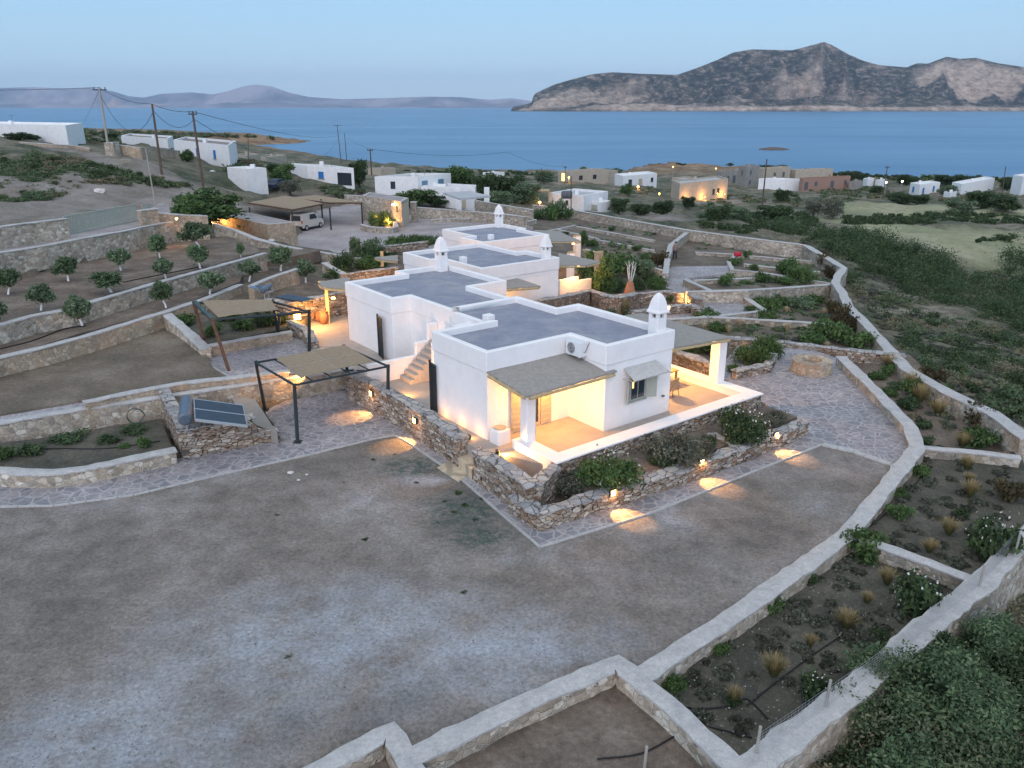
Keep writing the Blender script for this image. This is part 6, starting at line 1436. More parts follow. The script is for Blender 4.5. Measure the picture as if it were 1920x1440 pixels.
# the big near shrub, lower right, with bare grey branches
def near_bush(label, c, rad, top, seed, n, mat):
    r_ = random.Random(seed); c = Vector(c); zb = T(c.x, c.y)[0]; root = thing('large_shrub', label, 'shrub', (c.x, c.y, zb)); H = top - zb; bl = []
    br = MB()
    for k in range(44):
        a = r_.uniform(0, 6.28); d = rad * r_.uniform(.08, .95) ; z = H * r_.uniform(.45, .92) * (1 - .35 * (d / rad) ** 2)
        br.tube([(0, 0, 0), (d * .35 * math.cos(a + .3), d * .35 * math.sin(a + .3), z * .45), (d * .75 * math.cos(a), d * .75 * math.sin(a), z * .8), (d * math.cos(a - .1), d * math.sin(a - .1), z)], [.07, .045, .028, .01], 6)
        s = rad * r_.uniform(.12, .24); bl.append((d * math.cos(a - .1), d * math.sin(a - .1), z - s * .3, s, s, s * .8))
    V, F = leaves(n, bl, .027, seed, 1.9, .6); V2, F2 = leaves(n // 2, [(0, 0, H * .45, rad * .72, rad * .72, H * .38)], .027, seed + 50, 1.9, .5); br.build('branches', 'bark', root); link('inner_foliage', mesh_np('inner_foliage', V2, F2, ['leaf_scrub' if mat != 'leaf_scrub' else 'leaf_dark']), root); link('crown', mesh_np('crown', V, F, [mat]), root)
near_bush('big dark shrub with bare grey branches overlapping the outer wall, bottom right', (9.9, 14.5, 0), 2.7, .45, 5, 48000, 'leaf_pale')
near_bush('dense green shrub at the right picture edge below the wall', (11.9, 14.6, 0), 2.1, -1.1, 6, 18000, 'leaf_dark')
near_bush('broad green shrub along the foot of the outer wall, bottom right', (7.3, 13.2, 0), 1.8, -1.2, 9, 16000, 'leaf_scrub')
near_bush('olive-brown shrub in the bottom right corner', (8.6, 12.3, 0), 2.0, -2.0, 7, 18000, 'leaf_scrub')
near_bush('tall grey-green shrub rising at the right edge beside the outer wall', (12.9, 16.8, 0), 2.2, -.3, 14, 20000, 'leaf_pale')
near_bush('small green shrub poking above the outer wall at the fence gap', (10.6, 17.0, 0), 1.5, -.5, 8, 14000, 'leaf_dark')

# ------------------------------------------------------------------ scrub: ground cover nobody could count
def scrub(name, label, polys, step_px, rmul, mat, seed, hr=.6, dens=1.0, keep=None, lm=1.0):
    g = random.Random(seed); Vs = []; J = []
    for poly in polys:
        xs = [p[0] for p in poly]; ys = [p[1] for p in poly]; y = min(ys)
        while y < max(ys):
            st = step_px * (.35 + .65 * (y - 230) / 450); x = min(xs)
            while x < max(xs):
                jx, jy = x + g.uniform(-.7, .7) * st, y + g.uniform(-.5, .5) * st * .5
                if pip(np.array([jx]), np.array([jy]), poly)[0] and g.random() < dens and noise.noise((jx * .018, jy * .04, seed)) > (keep if keep is not None else -9): J.append((jx, jy, st))
                x += st
            y += st * .42
    PG = GB([j[0] for j in J], [j[1] for j in J])
    for (jx, jy, st), p_ in zip(J, PG):
        p = Vector(p_); s = px_scale(p); r_ = st / s * rmul * g.uniform(.5, 1.4)
        if r_ < 9 and p.z > SEA + .3:
            nb = int((90 + 170 * min(1, s / 18)) * lm); sz = max(.05, 1.15 / s)
            h = r_ * hr * g.uniform(.7, 1.3); bl = [(0, 0, h * .3, r_, r_, h * .7)] + [(g.uniform(-.6, .6) * r_, g.uniform(-.6, .6) * r_, h * g.uniform(.4, .8), r_ * .5, r_ * .5, h * .4) for _ in range(3)]
            V, F = leaves(nb, bl, sz, g.randrange(9999), 1.4, .5); V += np.array([[p.x, p.y, p.z]]); Vs.append(V)
    V = np.concatenate(Vs); F = np.arange(len(V)).reshape(-1, 4); o = link(name, mesh_np(name, V, F, [mat])); tag(o, label, 'scrub', None, 'stuff')
RIGHT = [(1600,500),(1605,470),(1660,450),(1720,480),(1800,505),(1960,520),(2330,520),(2330,860),(1990,830),(1900,790),(1790,730),(1715,680),(1640,600),(1600,545),(1585,520)]
THICK = [(1540,462),(1600,446),(1660,458),(1720,480),(1790,505),(1830,520),(1800,565),(1720,548),(1640,520),(1600,500),(1560,478)]
scrub('thicket', 'dense dark evergreen thicket beyond the boundary wall', [THICK, THICK, [(1450,425),(1540,430),(1600,440),(1600,470),(1520,455),(1440,440)], [(1880,490),(1970,470),(1970,600),(1900,560)], [(1760,540),(1960,560),(1960,640),(1850,610),(1770,580)]], 36, 1.0, 'leaf_dark', 1, 1.05, 1.0, -.3, 2.0)
scrub('scrub', 'low grey-green maquis scrub covering the slope on the right', [RIGHT], 21, .8, 'leaf_scrub', 2, .55, 1.0, -.05)
scrub('low_scrub', 'low ground-hugging growth and dry grass between the scrub bushes', [RIGHT], 13, .55, 'leaf_grey', 22, .25, .6)
scrub('dark_scrub', 'scattered rounded dark bushes on the right-hand slope', [RIGHT], 34, .7, 'leaf_dark', 23, .8, .8, .05)
scrub('corner_scrub', 'rough grass and low scrub on the ground outside the outer wall, bottom right', [[(1440,1500),(1700,1290),(1980,1120),(1980,1560),(1400,1560)]], 42, .8, 'leaf_scrub', 12, .5)
scrub('hedge_scrub', 'dark strip of bushes dividing the straw-coloured fields', [[(1575,412),(1700,405),(1800,402),(1930,410),(1930,420),(1800,418),(1650,424),(1580,420)], [(1820,450),(1960,447),(1960,453),(1830,456)], [(1300,408),(1480,398),(1540,412),(1530,430),(1400,440),(1310,424)]], 16, .9, 'leaf_dark', 3, .8)
scrub('middle_scrub', 'patchy bushes between the boundary wall and the distant houses', [[(1130,398),(1300,396),(1420,380),(1560,392),(1640,372),(1960,388),(1960,368),(1600,352),(1420,352),(1280,388),(1150,392)], [(1150,372),(1250,366),(1250,350),(1180,352)], [(1560,440),(1430,425),(1420,437),(1510,452)]], 15, .8, 'leaf_scrub', 4, .6, .8, -.1)
scrub('hill_scrub', 'dark cushion scrub on the hillside left of the driveway', [[(0,300),(90,296),(180,308),(260,330),(360,350),(330,352),(250,345),(160,350),(90,378),(0,382)], [(130,244),(400,252),(560,264),(400,256),(380,268),(300,272),(180,276),(150,262)], [(420,300),(520,310),(420,325)], [(0,285),(60,286),(160,300),(0,298)], [(560,355),(650,352),(700,364),(640,370)]], 19, .9, 'leaf_scrub', 5, .6, 1.0, -.42)
scrub('hill_bushes', 'darker rounded bushes over the left hillside', [[(0,300),(90,296),(180,308),(260,330),(360,350),(330,352),(250,345),(160,345),(90,365),(0,370)], [(130,246),(400,254),(380,268),(300,270),(180,274),(150,262)]], 26, .8, 'leaf_dark', 52, .7, .7, .0)
scrub('shore_scrub', 'low dark bushes along the far shoreline', [[(1225,312),(1340,308),(1500,322),(1640,338),(1920,345),(1920,336),(1700,332),(1560,322),(1340,306)], [(690,322),(960,330),(1060,330),(960,322)]], 12, .9, 'leaf_dark', 6, .7, .7)
scrub('border_scrub', 'low green growth filling the garden beds along the boundary wall', [[(1320,600),(1560,612),(1600,650),(1480,636),(1340,625)], [(1400,560),(1555,556),(1590,600),(1460,595),(1400,588)], [(1345,530),(1530,515),(1555,530),(1380,540)], [(1660,680),(1700,700),(1800,760),(1880,820),(1800,830),(1720,790),(1650,720)]], 20, .5, 'leaf_scrub', 7, .4, .75, -.05)

# ------------------------------------------------------------------ houses of the village
def house(label, Lp, Mp, Rp, zb, topy, side='white_distant', roofm='roof_brown', wins=(), name='village_house', parapet=.35, ground=True):
    if zb is None: zb = G(*Mp).z
    A, M_, B = W(*Lp, zb), W(*Mp, zb), W(*Rp, zb); D = A + B - M_
    h = hgt(M_, topy); root = thing(name, label, 'house', M_); q = lambda p, z: (p.x - M_.x, p.y - M_.y, z); P = [A, M_, B, D]
    mb = MB(); c4 = sum(P, Vector()) / 4
    Pi = [p + (c4 - p).normalized() * .6 for p in P]
    for i in range(4):
        a, b, a2, b2 = P[i], P[(i + 1) % 4], Pi[i], Pi[(i + 1) % 4]
        mb.add([q(a, -1.5), q(b, -1.5), q(b, h), q(a, h)], [(0, 1, 2, 3)]); mb.add([q(a, h), q(b, h), q(b2, h), q(a2, h)], [(0, 1, 2, 3)]); mb.add([q(a2, h), q(b2, h), q(b2, h - parapet), q(a2, h - parapet)], [(0, 1, 2, 3)])
    mb.build('wall', side, root); r = MB(); r.add([q(p, h - parapet) for p in Pi], [(0, 1, 2, 3)]); r.build('roof', roofm, root)
    rk = random.Random(label); e1 = (A - M_); e2 = (B - M_)
    cpos = e1 * rk.uniform(.25, .7) + e2 * rk.uniform(.25, .7); ch = MB(); cs = .28; ch.box(cpos.x - cs, cpos.x + cs, cpos.y - cs, cpos.y + cs, h - parapet - .05, h + rk.uniform(.25, .7)); co = ch.build('chimney', side, root)
    if e1.length * e2.length > 25 and side == 'white_distant' and rk.random() < .6:
        q0 = e1 * rk.uniform(.3, .7) + e2 * rk.uniform(.6, .8); ae = MB(); ae.tube([(q0.x, q0.y, h - parapet), (q0.x, q0.y, h + 1.4)], .03, 5); ae.tube([(q0.x - .5, q0.y, h + 1.2), (q0.x + .5, q0.y, h + 1.2)], .02, 4); ae.build('aerial', 'ac_dark', root)
    for (f, s, w, z0, z1, mat, nm) in wins:
        a, b = (A, M_) if f == 0 else (M_, B); Lw = (b - a).length; n = (b - a).normalized().cross(Vector((0, 0, 1))); d = (b - a).normalized()
        for (ins, out, m_, nn) in ((0, .05, 'glass_dark' if mat not in ('painted_glow',) else mat, nm), ):
            c0 = a + d * (s * Lw - w / 2) - M_; c1 = a + d * (s * Lw + w / 2) - M_; m = MB(); o_ = n * .06; i_ = n * -.05
            m.add([(p.x, p.y, z) for z in (z0 * h, z1 * h) for p in (c0 + o_, c1 + o_, c1 + i_, c0 + i_)], [(3,2,1,0),(4,5,6,7),(0,1,5,4),(1,2,6,5),(2,3,7,6),(3,0,4,7)])
            wo_ = m.build(nm, mat, root)
            if 'window' == nm:
                sl2 = MB(); c2, c3 = c0 - d * .15, c1 + d * .15; oo = n * .14; sl2.add([(p.x, p.y, z) for z in (z0 * h - .12, z0 * h - .01) for p in (c2 + oo, c3 + oo, c3 + i_, c2 + i_)], [(3,2,1,0),(4,5,6,7),(0,1,5,4),(1,2,6,5),(2,3,7,6),(3,0,4,7)]); sl2.build('sill', 'concrete', wo_)
    return root, h, M_, A, B
bw = lambda f, s, mat='blue_paint', w=1.0, z0=.35, z1=.72, nm='window': (f, s, w, z0, z1, mat, nm)
house('long white house at the far left with a small roof chimney', (-80,262), (129,271), (160,262), 6.4, 235, roofm='white_distant', wins=[bw(0,.3,'glass_dark')])
house('low white house half hidden by bushes behind the second pole', (229,271), (316,278), (326,271), 4.6, 260)
house('white house with two bright blue windows by the left shore', (330,301), (433,317), (447,304), 3.1, 272, wins=[bw(0,.45,w=.8), bw(0,.76,w=1.0)])
house('small plain white garage between two poles', (430,353), (466,358), (503,355), 1.4, 317, roofm='white_distant')
hr_, hh_, M5, A5, B5 = house('white house with an arched porch and one blue window', (540,338), (578,345), (665,350), .9, 311, wins=[bw(1,.30,w=1.0), (1,.80,2.6,.05,.72,'glass_dark','porch_opening')])
fm = MB(); n_ = (B5 - M5).normalized(); 
house('large white house with a brown flat roof and two grey-blue windows', (704,364), (784,364), (846,356), -.5, 331, wins=[bw(1,.20,'grey_blue_paint',1.3,.42,.72), bw(1,.68,'grey_blue_paint',1.3,.42,.72), bw(0,.42,'glass_dark',.7,.3,.72,'door')])
house('low white annex with a little chimney in front of the large brown-roofed house', (790,366), (848,368), (862,362), -.6, 351, roofm='white_distant', wins=[bw(0,.3,'glass_dark',1.0,.4,.6)])
house('pink-tinged low house peeping above the brown roof, by the sea', (690,326), (715,327), (742,325), -2.5, 316, side='beige_render')
house('small white and terracotta house behind the dark trees', (905,336), (925,337), (946,335), -9.0, 324, wins=[bw(0,.5,'terracotta',1.6,.1,.6,'door')])
h8 = house('white house with two black water tanks on its roof', (1030,391), (1094,398), (1139,388), -3.6, 367, roofm='slab_grey', wins=[bw(0,.52,'glass_dark',.5,.35,.62)])
house('white annex of the house with the black tanks', (1096,396), (1126,401), (1145,397), -3.9, 380, roofm='white_distant', wins=[bw(0,.62,'sage_paint',1.4,.3,.72)])
for i, px in enumerate((1059, 1066)):
    t = MB(); t.lathe([(.01, 0), (.55, 0), (.58, .5), (.55, 1.0), (.3, 1.15), (.01, 1.18)], 14); c = W(px, 372, -3.6 + h8[1] - .3); o = t.build('water_tank', 'ac_dark', loc=c, smooth=True); tag(o, ['black round water tank on the white roof, the left one of two', 'black round water tank on the white roof, the right one of two'][i], 'water tank', 'rooftop water tanks')
house('tan stone bungalow with lamplit porch walls by the sea', (1046,340), (1066,343), (1140,338), None, 322, 'beige_render', 'concrete', wins=[(0,.5,1.8,.1,.8,'painted_glow','glow_panel'), bw(1,.3,'glass_dark',1.4,.2,.6,'door'), bw(1,.65,'glass_dark',1.4,.2,.6,'door')])  # first panel emits by itself, painting lamplight onto the porch wall
house('stone wing of the tan bungalow with dark doorways', (1090,341), (1110,344), (1158,339), None, 324, 'beige_render', 'concrete', wins=[bw(1,.25,'glass_dark',1.2,.1,.6,'door')])
house('white bungalow with many small openings above the lamplit garden', (1152,347), (1168,352), (1231,346), None, 330, 'white_distant', 'white_distant', wins=[bw(1,.2,'glass_dark',1.4,.1,.65,'door'), bw(1,.5,'sand_paint',1.6,.1,.65,'door'), bw(1,.85,'glass_dark',1.0,.3,.65)])
hv = house('tan villa with three warm wall lights and a terrace', (1257,380), (1272,388), (1362,376), -8.6, 344, 'beige_render', 'slab_grey', wins=[bw(1,.70,'glass_dark',.8,.35,.6), bw(1,.8,'glass_dark',.8,.35,.6)])
house('raised square block at the back of the lamplit tan villa', (1259,350), (1285,354), (1310,350), -8.0, 337, 'beige_render', 'slab_grey')
house('grey concrete shell with four dark openings', (1343,343), (1350,345), (1382,342), None, 322, 'concrete', 'concrete', wins=[bw(1,.15,'ac_dark',1.0,.2,.6), bw(1,.45,'ac_dark',1.0,.2,.6), bw(1,.8,'ac_dark',1.6,.0,.6,'door')])
house('two-storey unfinished tan house, tallest in the village', (1382,350), (1397,353), (1420,349), None, 313, 'concrete', 'concrete', wins=[bw(1,.35,'ac_dark',1.2,.62,.82), bw(1,.35,'ac_dark',1.2,.15,.35), bw(0,.5,'ac_dark',1.0,.6,.8)])
house('long tan building with dark window slits behind the white block', (1418,340), (1430,342), (1480,338), None, 316, 'beige_render', 'beige_render', wins=[bw(1,.42,'ac_dark',1.2,.3,.65), bw(1,.75,'ac_dark',1.2,.3,.65)])
house('long tan building right of the dark window slits', (1478,338), (1490,340), (1560,337), None, 319, 'beige_render', 'beige_render')
house('white plastered block in front of the tan buildings', (1421,355), (1470,357), (1497,356), None, 336, 'white_distant', 'white_distant')
house('unfinished red brick building with raw openings', (1497,358), (1503,359), (1592,354), None, 334, 'red_brick', 'concrete', wins=[bw(1,.08,'ac_dark',1.4,.1,.7,'door'), bw(1,.28,'ac_dark',1.0,.35,.7), bw(1,.62,'ac_dark',1.4,.1,.7,'door'), bw(1,.9,'ac_dark',1.0,.35,.7)])
house('grey rubble block right of the brick building', (1590,356), (1600,357), (1615,355), None, 341, 'concrete', 'concrete')
house('small pale cube near the white street lamps', (1617,349), (1625,351), (1637,349), None, 336)
house('second small pale cube near the street lamps', (1640,350), (1646,351), (1660,349), None, 338)
house('white cottage with three blue windows by the palm', (1704,362), (1722,366), (1760,361), None, 346, 'white_distant', 'white_distant', wins=[bw(0,.4,w=1.0,z0=.2,z1=.7), bw(1,.2,w=1.0,z0=.1,z1=.65), bw(1,.7,w=1.0,z0=.2,z1=.7)])
house('stepped white house running down toward the sea', (1782,362), (1800,366), (1862,353), None, 345, 'white_distant', 'white_distant')
house('little white chapel-like block under the dark trees', (1768,371), (1780,373), (1793,370), None, 361, 'white_distant', 'white_distant')
house('tall white house at the right picture edge with a shaded blue side', (1893,362), (1912,366), (1950,360), None, 331, 'white_distant', 'white_distant', wins=[bw(1,.2,'ac_dark',.8,.65,.78), bw(1,.2,'ac_dark',.8,.25,.4)])
house('ruined tan house near the left bay', (440,306), (462,309), (490,305), -1.2, 292, 'beige_render', 'concrete', wins=[bw(0,.5,'ac_dark',1.2,.1,.7,'door')])
house('low ruined tan house nearer the left bay', (480,305), (500,308), (538,303), -2.4, 295, 'beige_render', 'concrete')
# open veranda
def veranda():
    z = -1.2; root = thing('open_veranda', 'white veranda with a pale flat slab roof on square columns', 'veranda', W(863, 398, z)); o = Vector(root.location)
    P = [W(831, 361, 2.0), W(862, 372, 1.8), W(920, 367, 1.8), W(880, 358, 2.0)]
    m = MB(); quad_slab(m, [p - o for p in P], .22); r = m.build('roof', 'slab_grey', root); bm = bmesh.new(); bm.from_mesh(r.data); bmesh.ops.recalc_face_normals(bm, faces=bm.faces); bm.to_mesh(r.data); bm.free()
    for (px, py) in ((861, 396), (913, 394)):
        p = W(px, py, z) - o; c = MB(); c.box(p.x - .35, p.x + .35, p.y - .35, p.y + .35, -.5, 3.0); c.build('column', 'white_distant', root)
    a, b = W(833, 392, z) - o, W(890, 396, z) - o; m = MB(); m.add([(a.x, a.y + 2, -.5), (b.x, b.y + 2, -.5), (b.x, b.y + 2, 2.9), (a.x, a.y + 2, 2.9), (a.x, a.y + 6, -.5), (b.x, b.y + 6, -.5), (b.x, b.y + 6, 2.9), (a.x, a.y + 6, 2.9)], [(0,1,2,3),(1,5,6,2),(5,4,7,6),(4,0,3,7)]); m.build('wall', 'white_distant', root)
    d = a.lerp(b, .65); m = MB(); m.box(d.x - .7, d.x + .7, d.y + 1.9, d.y + 1.97, 0, 2.3); m.build('door', 'sand_paint', root)
veranda()
# lamps of the tan villa and the village
def small_light(label, p, e, r=.35, kind='lamp_far', name='house_lamp', cat='lamp', post=0):
    r = r * .62; root = thing(name, label, cat, p); m = MB(); m.lathe([(.01, -r), (r * .8, -r * .5), (r, 0), (r * .8, r * .5), (.01, r)], 12, (0, 0, 0)); m.build('globe', kind, root)
    b = MB()
    if post: b.tube([(0, 0, -post), (0, 0, -r)], .06, 6); b.build('post', 'concrete_pole', root)
    else: b.box(-.1, .1, .0, .5, -.08, .08); b.build('bracket', 'dark_steel', root)
    if e: point('lamp_light', Vector(p) + Vector((0, -.8, 0)), e, .2)
A_, B_ = hv[2], hv[4]
for s_, lab in ((.16, 'warm wall light on the tan villa, leftmost'), (.50, 'warm wall light on the tan villa, middle'), (.92, 'warm wall light on the tan villa, rightmost')):
    p = A_.lerp(B_, s_) + Vector((.1, -.7, 1.6)); small_light(lab, p, 260, .16)
small_light('warm lamp in the garden left of the tan villa', G(1196, 359) + Vector((0, 0, 1.2)), 220, .5, post=1.4)
small_light('low garden lamp beside the track to the tan villa', G(1236, 368) + Vector((0, 0, .6)), 220, .35, post=.8)
small_light('lamp on the porch of the tan stone bungalow', G(1066, 344) + Vector((0, -1.0, 1.8)), 260, .45, post=2)
small_light('orange fire-like lamp under a small frame left of the white house with tanks', G(1012, 388) + Vector((0, 0, .7)), 120, .35, post=.8)
fr_ = thing('timber_stand', 'small orange-lit timber stand left of the white house with tanks', 'stand', G(1015, 386))
for (x, y) in ((-1.2, 0), (1.2, 0), (1.2, 2), (-1.2, 2)): m = MB(); m.tube([(x, y, 0), (x, y, 2.3)], .08, 6); m.build('post', 'pale_wood', fr_)
m = MB(); m.box(-1.3, 1.3, -.1, 2.1, 2.3, 2.42); m.build('top', 'pale_wood', fr_)
for (px, py, ty, lab, k) in ((1260, 345, 313, 'orange street lamp on a pole by the shore, left of two', 'lamp_far'), (1341, 335, 316, 'smaller orange street lamp on a pole by the shore', 'lamp_far'), (1657, 372, 342, 'white street lamp on a utility pole near the pale cubes', 'lamp_white'), (1688, 365, 340, 'white street lamp left of the palm', 'lamp_white')):
    p = G(px, py); h = hgt(p, ty); small_light(lab, p + Vector((0, 0, h)), 0, .42, k, 'street_lamp', 'street lamp', h)

# ------------------------------------------------------------------ poles and wires
PT = {}
def pole(key, px, py, tx, ty, r, mat, label, arm=0):
    p = G(px, py); h = hgt(p, ty); root = thing('utility_pole', label, 'utility pole', p); top = Vector(((tx - px) / px_scale(p) , 0, h)); 
    vx = proj(p + Vector((0, 0, h)))[0]; top = Vector(((tx - vx) / px_scale(p), 0, h))
    m = MB(); m.tube([(0, 0, -.5), top], [r, r * .7], 8); m.build('shaft', mat, root)
    if arm:
        a = MB(); a.box(top.x - arm, top.x + arm, -.06, .06, top.z - .35, top.z - .22); a.build('crossarm', 'dark_steel', root)
        for s_ in (-arm * .8, 0, arm * .8): a = MB(); a.tube([(top.x + s_, 0, top.z - .2), (top.x + s_, 0, top.z + .05)], .07, 6); a.build('insulator', 'ac_dark', root)
    PT[key] = p + top; return root
pole('a', 205, 291, 186, 164, .17, 'concrete_pole', 'tall pale leaning pole at the far left, first of the line', .9)
pole('b', 303, 323, 285, 195, .16, 'pole_wood', 'dark wooden pole second from the left', 0)
pole('c', 382, 356, 361, 209, .17, 'pole_wood', 'thick dark wooden pole in front of the white house with blue windows', .5)
pole('d', 292, 388, 273, 278, .07, 'concrete_pole', 'thin pale metal pole leaning over the driveway gate')
pole('e', 640, 306, 632, 234, .17, 'pole_wood', 'left pole of the twin poles by the shore', 1.2)
pole('f', 650, 300, 646, 250, .17, 'pole_wood', 'right pole of the twin poles by the shore', 0)
pole('g', 697, 332, 694, 279, .15, 'pole_wood', 'pole with a crossarm beside the large brown-roofed house', .6)
pole('h', 466, 312, 465, 258, .06, 'pole_wood', 'very thin mast by the ruined houses', 0)
pole('i', 1428, 395, 1438, 298, .17, 'pole_wood', 'tall dark pole in front of the white plastered block', 0)
pole('j', 1655, 372, 1664, 312, .15, 'pole_wood', 'pole carrying the white street lamp at the right', .6)
pole('k', 1878, 372, 1886, 312, .14, 'pole_wood', 'thin pole at the far right among the dark trees', 0)
pole('l', 1071, 400, 1071, 330, .08, 'pole_wood', 'thin pole in front of the house with black tanks', 0)
pole('m', 949, 378, 949, 335, .07, 'concrete_pole', 'thin pale pole in the dark trees', 0)
pole('n', 1059, 345, 1060, 312, .10, 'pole_wood', 'pole at the left end of the tan stone bungalow', .5)
pole('o', 1013, 365, 1015, 315, .09, 'pole_wood', 'thin pole left of the white house with tanks', 0)
def wire(label, a, b, sag, r=.025):
    a, b = Vector(a), Vector(b); pts = [a.lerp(b, k / 24) - Vector((0, 0, sag * 4 * (k / 24) * (1 - k / 24))) for k in range(25)]; o = (a + b) / 2
    m = MB(); m.tube([p - o for p in pts], r, 5); tag(m.build('power_line', 'hose_black', loc=o), label, 'power line', 'overhead power lines')
far = PT['a'] + Vector((-60, -4, 1.5))
wire('power line running left out of the picture from the pale leaning pole', far, PT['a'], 1.0); wire('taut power line from the pale pole to the second pole', PT['a'], PT['b'], .5); wire('slack looping cable between the pale pole and the second pole', PT['a'] - Vector((0, 0, 1)), PT['b'] - Vector((0, 0, .8)), 3.2)
wire('taut power line from the second pole to the thick dark pole', PT['b'], PT['c'], .3); wire('slack cable from the second pole to the thick dark pole', PT['b'] - Vector((0, 0, .6)), PT['c'] - Vector((0, 0, .9)), 1.3)
wire('upper long power line from the thick dark pole toward the twin poles', PT['c'], PT['e'] - Vector((0, 0, 4)), 1.5, .03); wire('lower long slack line between the thick dark pole and twin poles', PT['c'] - Vector((0, 0, .8)), PT['e'] - Vector((0, 0, 5)), 7, .03)
wire('line from the twin poles to the pole by the brown roof', PT['f'] - Vector((0, 0, 1)), PT['g'], .5); wire('line from the pole by the brown roof to the dark trees', PT['g'], PT['m'] + Vector((0, 60, 1)), 1.0); wire('line running from the dark trees to the tan bungalow pole', PT['m'] + Vector((0, 60, 1)), PT['n'], 1.0)
wire('guy cable hanging left from the pale leaning pole', PT['a'] - Vector((0, 0, .3)), G(150, 240), .8)
# fence stakes with wire mesh on the outer wall
for i, (px, py, ty, lab) in enumerate(((1418, 1412, 1362, 'first fence stake on the outer wall from the bottom'), (1548, 1325, 1275, 'second fence stake on the outer wall, by white flowers'), (1836, 1100, 1060, 'third fence stake on the outer wall, by the cross wall end'), (1902, 1042, 1000, 'fence stake nearest the right picture edge'), (1208, 1442, 1400, 'short stake in the triangular bottom bed'))):
    p = W(px, py, -.8 if i < 4 else -1.3); h = max(.6, hgt(p, ty)); m = MB(); m.tube([(0, 0, 0), (0.02, 0, h)], .035, 6); tag(m.build('fence_stake', 'concrete_pole', loc=p), lab, 'stake')
def netting():
    pts = [W(1908, 1020, -.8), W(1836, 1100, -.8), W(1740, 1180, -.8), W(1640, 1265, -.8), W(1548, 1330, -.8), W(1418, 1420, -.8)]
    m = MB(); o = pts[2]
    for i in range(len(pts) - 1):
        a, b = pts[i] - o, pts[i + 1] - o
        for k in range(8): z = Vector((0, 0, .06 + .08 * k)); m.tube([a + z, b + z], .0035, 3)
        n = int((b - a).length / .12)
        for k in range(n): p = a.lerp(b, k / n); m.tube([p + Vector((0, 0, .05)), p + Vector((0, 0, .63))], .003, 3)
    tag(m.build('wire_mesh_fence', 'aluminium', loc=o), 'low wire mesh fence strung along the top of the outer wall', 'fence')
netting()
# irrigation hoses in the beds
def hose(label, pts, r=.02):
    P = [G(*p) + Vector((0, 0, .03)) for p in pts]; Q = []
    for i in range(len(P) - 1):
        for k in range(8):
            t = k / 8; a, b, c_, d = P[max(i - 1, 0)], P[i], P[i + 1], P[min(i + 2, len(P) - 1)]
            Q.append(.5 * ((2 * b) + (c_ - a) * t + (2 * a - 5 * b + 4 * c_ - d) * t * t + (3 * b - a - 3 * c_ + d) * t ** 3))
    Q.append(P[-1]); o = P[0].copy(); m = MB(); m.tube([q - o for q in Q], r, 6); tag(m.build('irrigation_hose', 'hose_black', loc=o, smooth=True), label, 'hose', 'black irrigation hoses')
hose('black hose along the upper side of the large bottom right bed', [(1270,1270),(1340,1220),(1430,1150),(1500,1090),(1590,1035)]); hose('black hose through the grass tufts of the large bottom right bed', [(1400,1325),(1450,1285),(1520,1232),(1590,1185)])
hose('curving black hose crossing from the flowers to the bed corner', [(1245,1312),(1300,1330),(1370,1325),(1400,1312),(1440,1350)]); hose('black hose looping over the triangular bed wall', [(1120,1425),(1200,1415),(1260,1385),(1300,1362),(1360,1372),(1410,1385)])
hose('black hose in the bed below the cross wall', [(1615,1000),(1660,965),(1720,905),(1735,880)]); hose('thin black hose along the wall of the large bed', [(1640,1040),(1700,1075),(1750,1095)])
hose('long black hose across the lower olive terrace', [(0,655),(60,640),(120,618),(160,612)], .03); hose('long black hose across the upper olive terrace', [(230,530),(320,512),(380,500)], .03); hose('black hose in the dark left bed', [(20,848),(100,842),(200,842),(300,828)], .02)
# rocks
def rock(px, py, w, label, mat='white_rock'):
    p = G(px, py); s = px_scale(p); r_ = w / s; bm = bmesh.new(); bmesh.ops.create_icosphere(bm, subdivisions=3, radius=r_)
    for v in bm.verts: n = noise.noise(v.co * 1.2 / r_ + Vector((px, 0, 0))); v.co *= 1 + .35 * n; v.co.z *= .55
    me = bpy.data.meshes.new('boulder'); bm.to_mesh(me); bm.free(); me.materials.append(MAT[mat]); tag(link('boulder', me, None, p), label, 'rock')
rock(187, 359, 11, 'white boulder at the edge of the dirt lot'); rock(398, 322, 5, 'small white stone below the blue-windowed house'); rock(62, 262, 20, 'tan rock heap before the far-left white house', 'tan_rock'); rock(1235, 568, 9, 'grey boulder on the dry-stone wall below the sculpture', 'tan_rock'); rock(510, 452, 7, 'white sack-like stone leaning on the stone shed')
rock(1333, 652, 8, 'whitewashed stone at the end of the patio bed'); rock(1450, 668, 9, 'pale stone at the patio bed corner'); rock(1238, 500, 5, 'pale stone at the foot of the white-topped wall')
# pale stones lying on the yard
for i, (px, py, w) in enumerate(((545, 886, 9), (560, 900, 6), (575, 890, 5))): rock(px, py, w * .6, ['flat pale stone on the yard near the path, left of three', 'flat pale stone on the yard near the path, middle of three', 'flat pale stone on the yard near the path, right of three'][i])

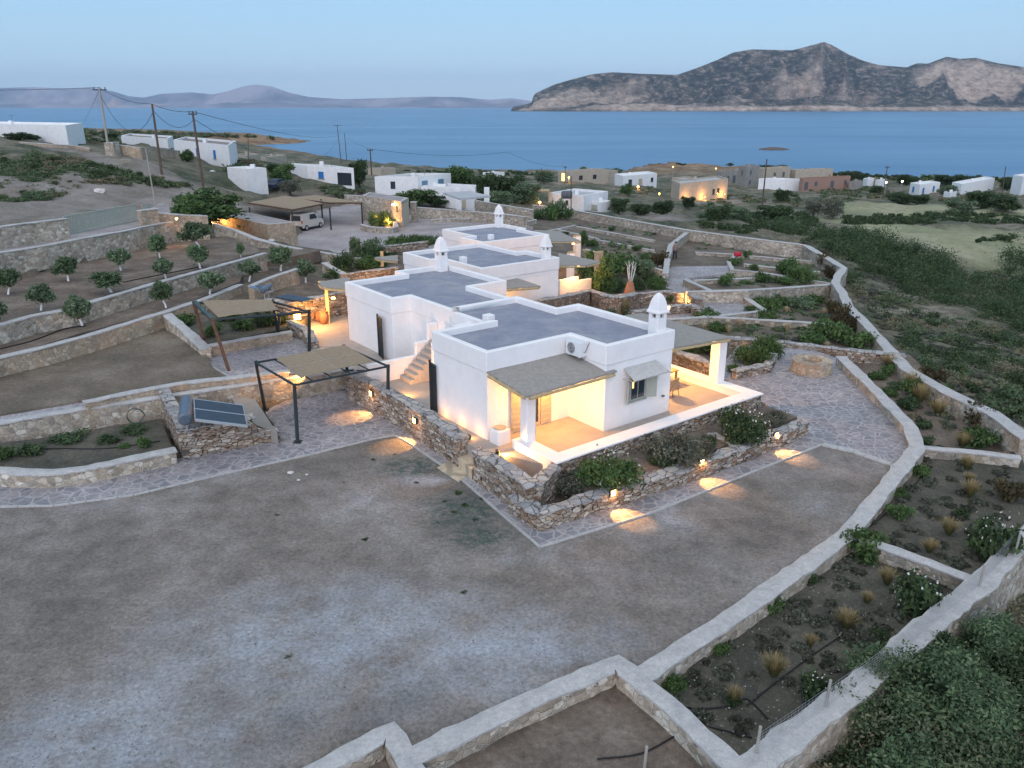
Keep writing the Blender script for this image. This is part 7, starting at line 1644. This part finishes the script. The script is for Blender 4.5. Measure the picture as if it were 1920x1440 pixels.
def pebbles(name, label, polys, n, z, smin, smax, mat, seed):
    g = np.random.default_rng(seed); V = []; F = []; per = n // len(polys)
    for poly in polys:
        xs = [p[0] for p in poly]; ys = [p[1] for p in poly]; x = g.uniform(min(xs), max(xs), per * 3); y = g.uniform(min(ys), max(ys), per * 3); m = pip(x, y, poly); x, y = x[m][:per], y[m][:per]
        for px, py in zip(x, y):
            p = W(px, py, z); s = g.uniform(smin, smax) * g.uniform(.5, 1); k = len(V); a = g.uniform(0, 6.28)
            for j in range(4): V.append((p.x + s * math.cos(a + j * 1.57) * g.uniform(.7, 1.2), p.y + s * math.sin(a + j * 1.57) * g.uniform(.7, 1.2), z - .01))
            V.append((p.x + s * .2, p.y, z + s * g.uniform(.35, .7))); F += [(k, k + 1, k + 4), (k + 1, k + 2, k + 4), (k + 2, k + 3, k + 4), (k + 3, k, k + 4)]
    tag(link(name, mesh_np(name, np.array(V), np.array(F), [mat])), label, 'stones', None, 'stuff')
YP = [[(0,960),(420,890),(740,820),(1010,1030),(1230,960),(1540,835),(1690,880),(1580,1000),(1200,1260),(760,1415),(0,1440)]]
pebbles('gravel_stones', 'loose small stones scattered over the yard', YP, 3600, -.9, .014, .034, 'pebble', 1)
pebbles('dark_stones', 'dark earth clods and stones scattered over the yard', YP, 4200, -.9, .015, .045, 'bark', 2)
pebbles('bed_stones', 'small stones in the soil of the bottom right beds', [[(1600,1010),(1400,1145),(1210,1280),(1375,1425),(1640,1262),(1830,1090)], [(1600,1010),(1830,1092),(1915,990),(1915,860),(1728,845)]], 700, -1.25, .015, .035, 'pebble', 3)
scrub('bed_cover', 'thin creeping growth over the soil of the right-hand beds', [[(1600,1010),(1400,1145),(1210,1280),(1375,1425),(1640,1262),(1830,1090)], [(1600,1010),(1830,1092),(1915,990),(1915,860),(1728,845)], [(1740,740),(1880,830),(1900,850),(1740,840),(1700,790)]], 24, .35, 'leaf_grey', 31, .3, .5)
scrub('bed_greens', 'low mixed green growth across the middle beds on the right', [[(1320,600),(1560,612),(1640,650),(1480,638),(1340,628)], [(1400,560),(1555,556),(1600,603),(1460,597),(1400,590)], [(1345,530),(1530,515),(1560,532),(1380,540)], [(1385,500),(1530,490),(1550,512),(1420,508)], [(1110,445),(1225,465),(1225,490),(1110,462)], [(1050,415),(1220,432),(1225,447),(1090,425)], [(1300,440),(1500,462),(1520,480),(1310,468)]], 13, .42, 'leaf_olive', 32, .5, .45)

# ------------------------------------------------------------------ haze
hb = MB(); hb.box(-27000, 27000, -1500, 27000, -25, 900); hz = hb.build('haze', 'white_distant'); hz.data.materials.clear()
hm = bpy.data.materials.new('haze_air'); hm.use_nodes = True; tr_ = hm.node_tree; tr_.nodes.remove(tr_.nodes["Principled BSDF"]); pv = tr_.nodes.new("ShaderNodeVolumePrincipled")
pv.inputs["Color"].default_value = (.58, .76, 1.0, 1); pv.inputs["Density"].default_value = 3.6e-5; pv.inputs["Anisotropy"].default_value = .0
tr_.links.new(pv.outputs[0], tr_.nodes["Material Output"].inputs["Volume"]); hz.data.materials.append(hm); tag(hz, kind='stuff')
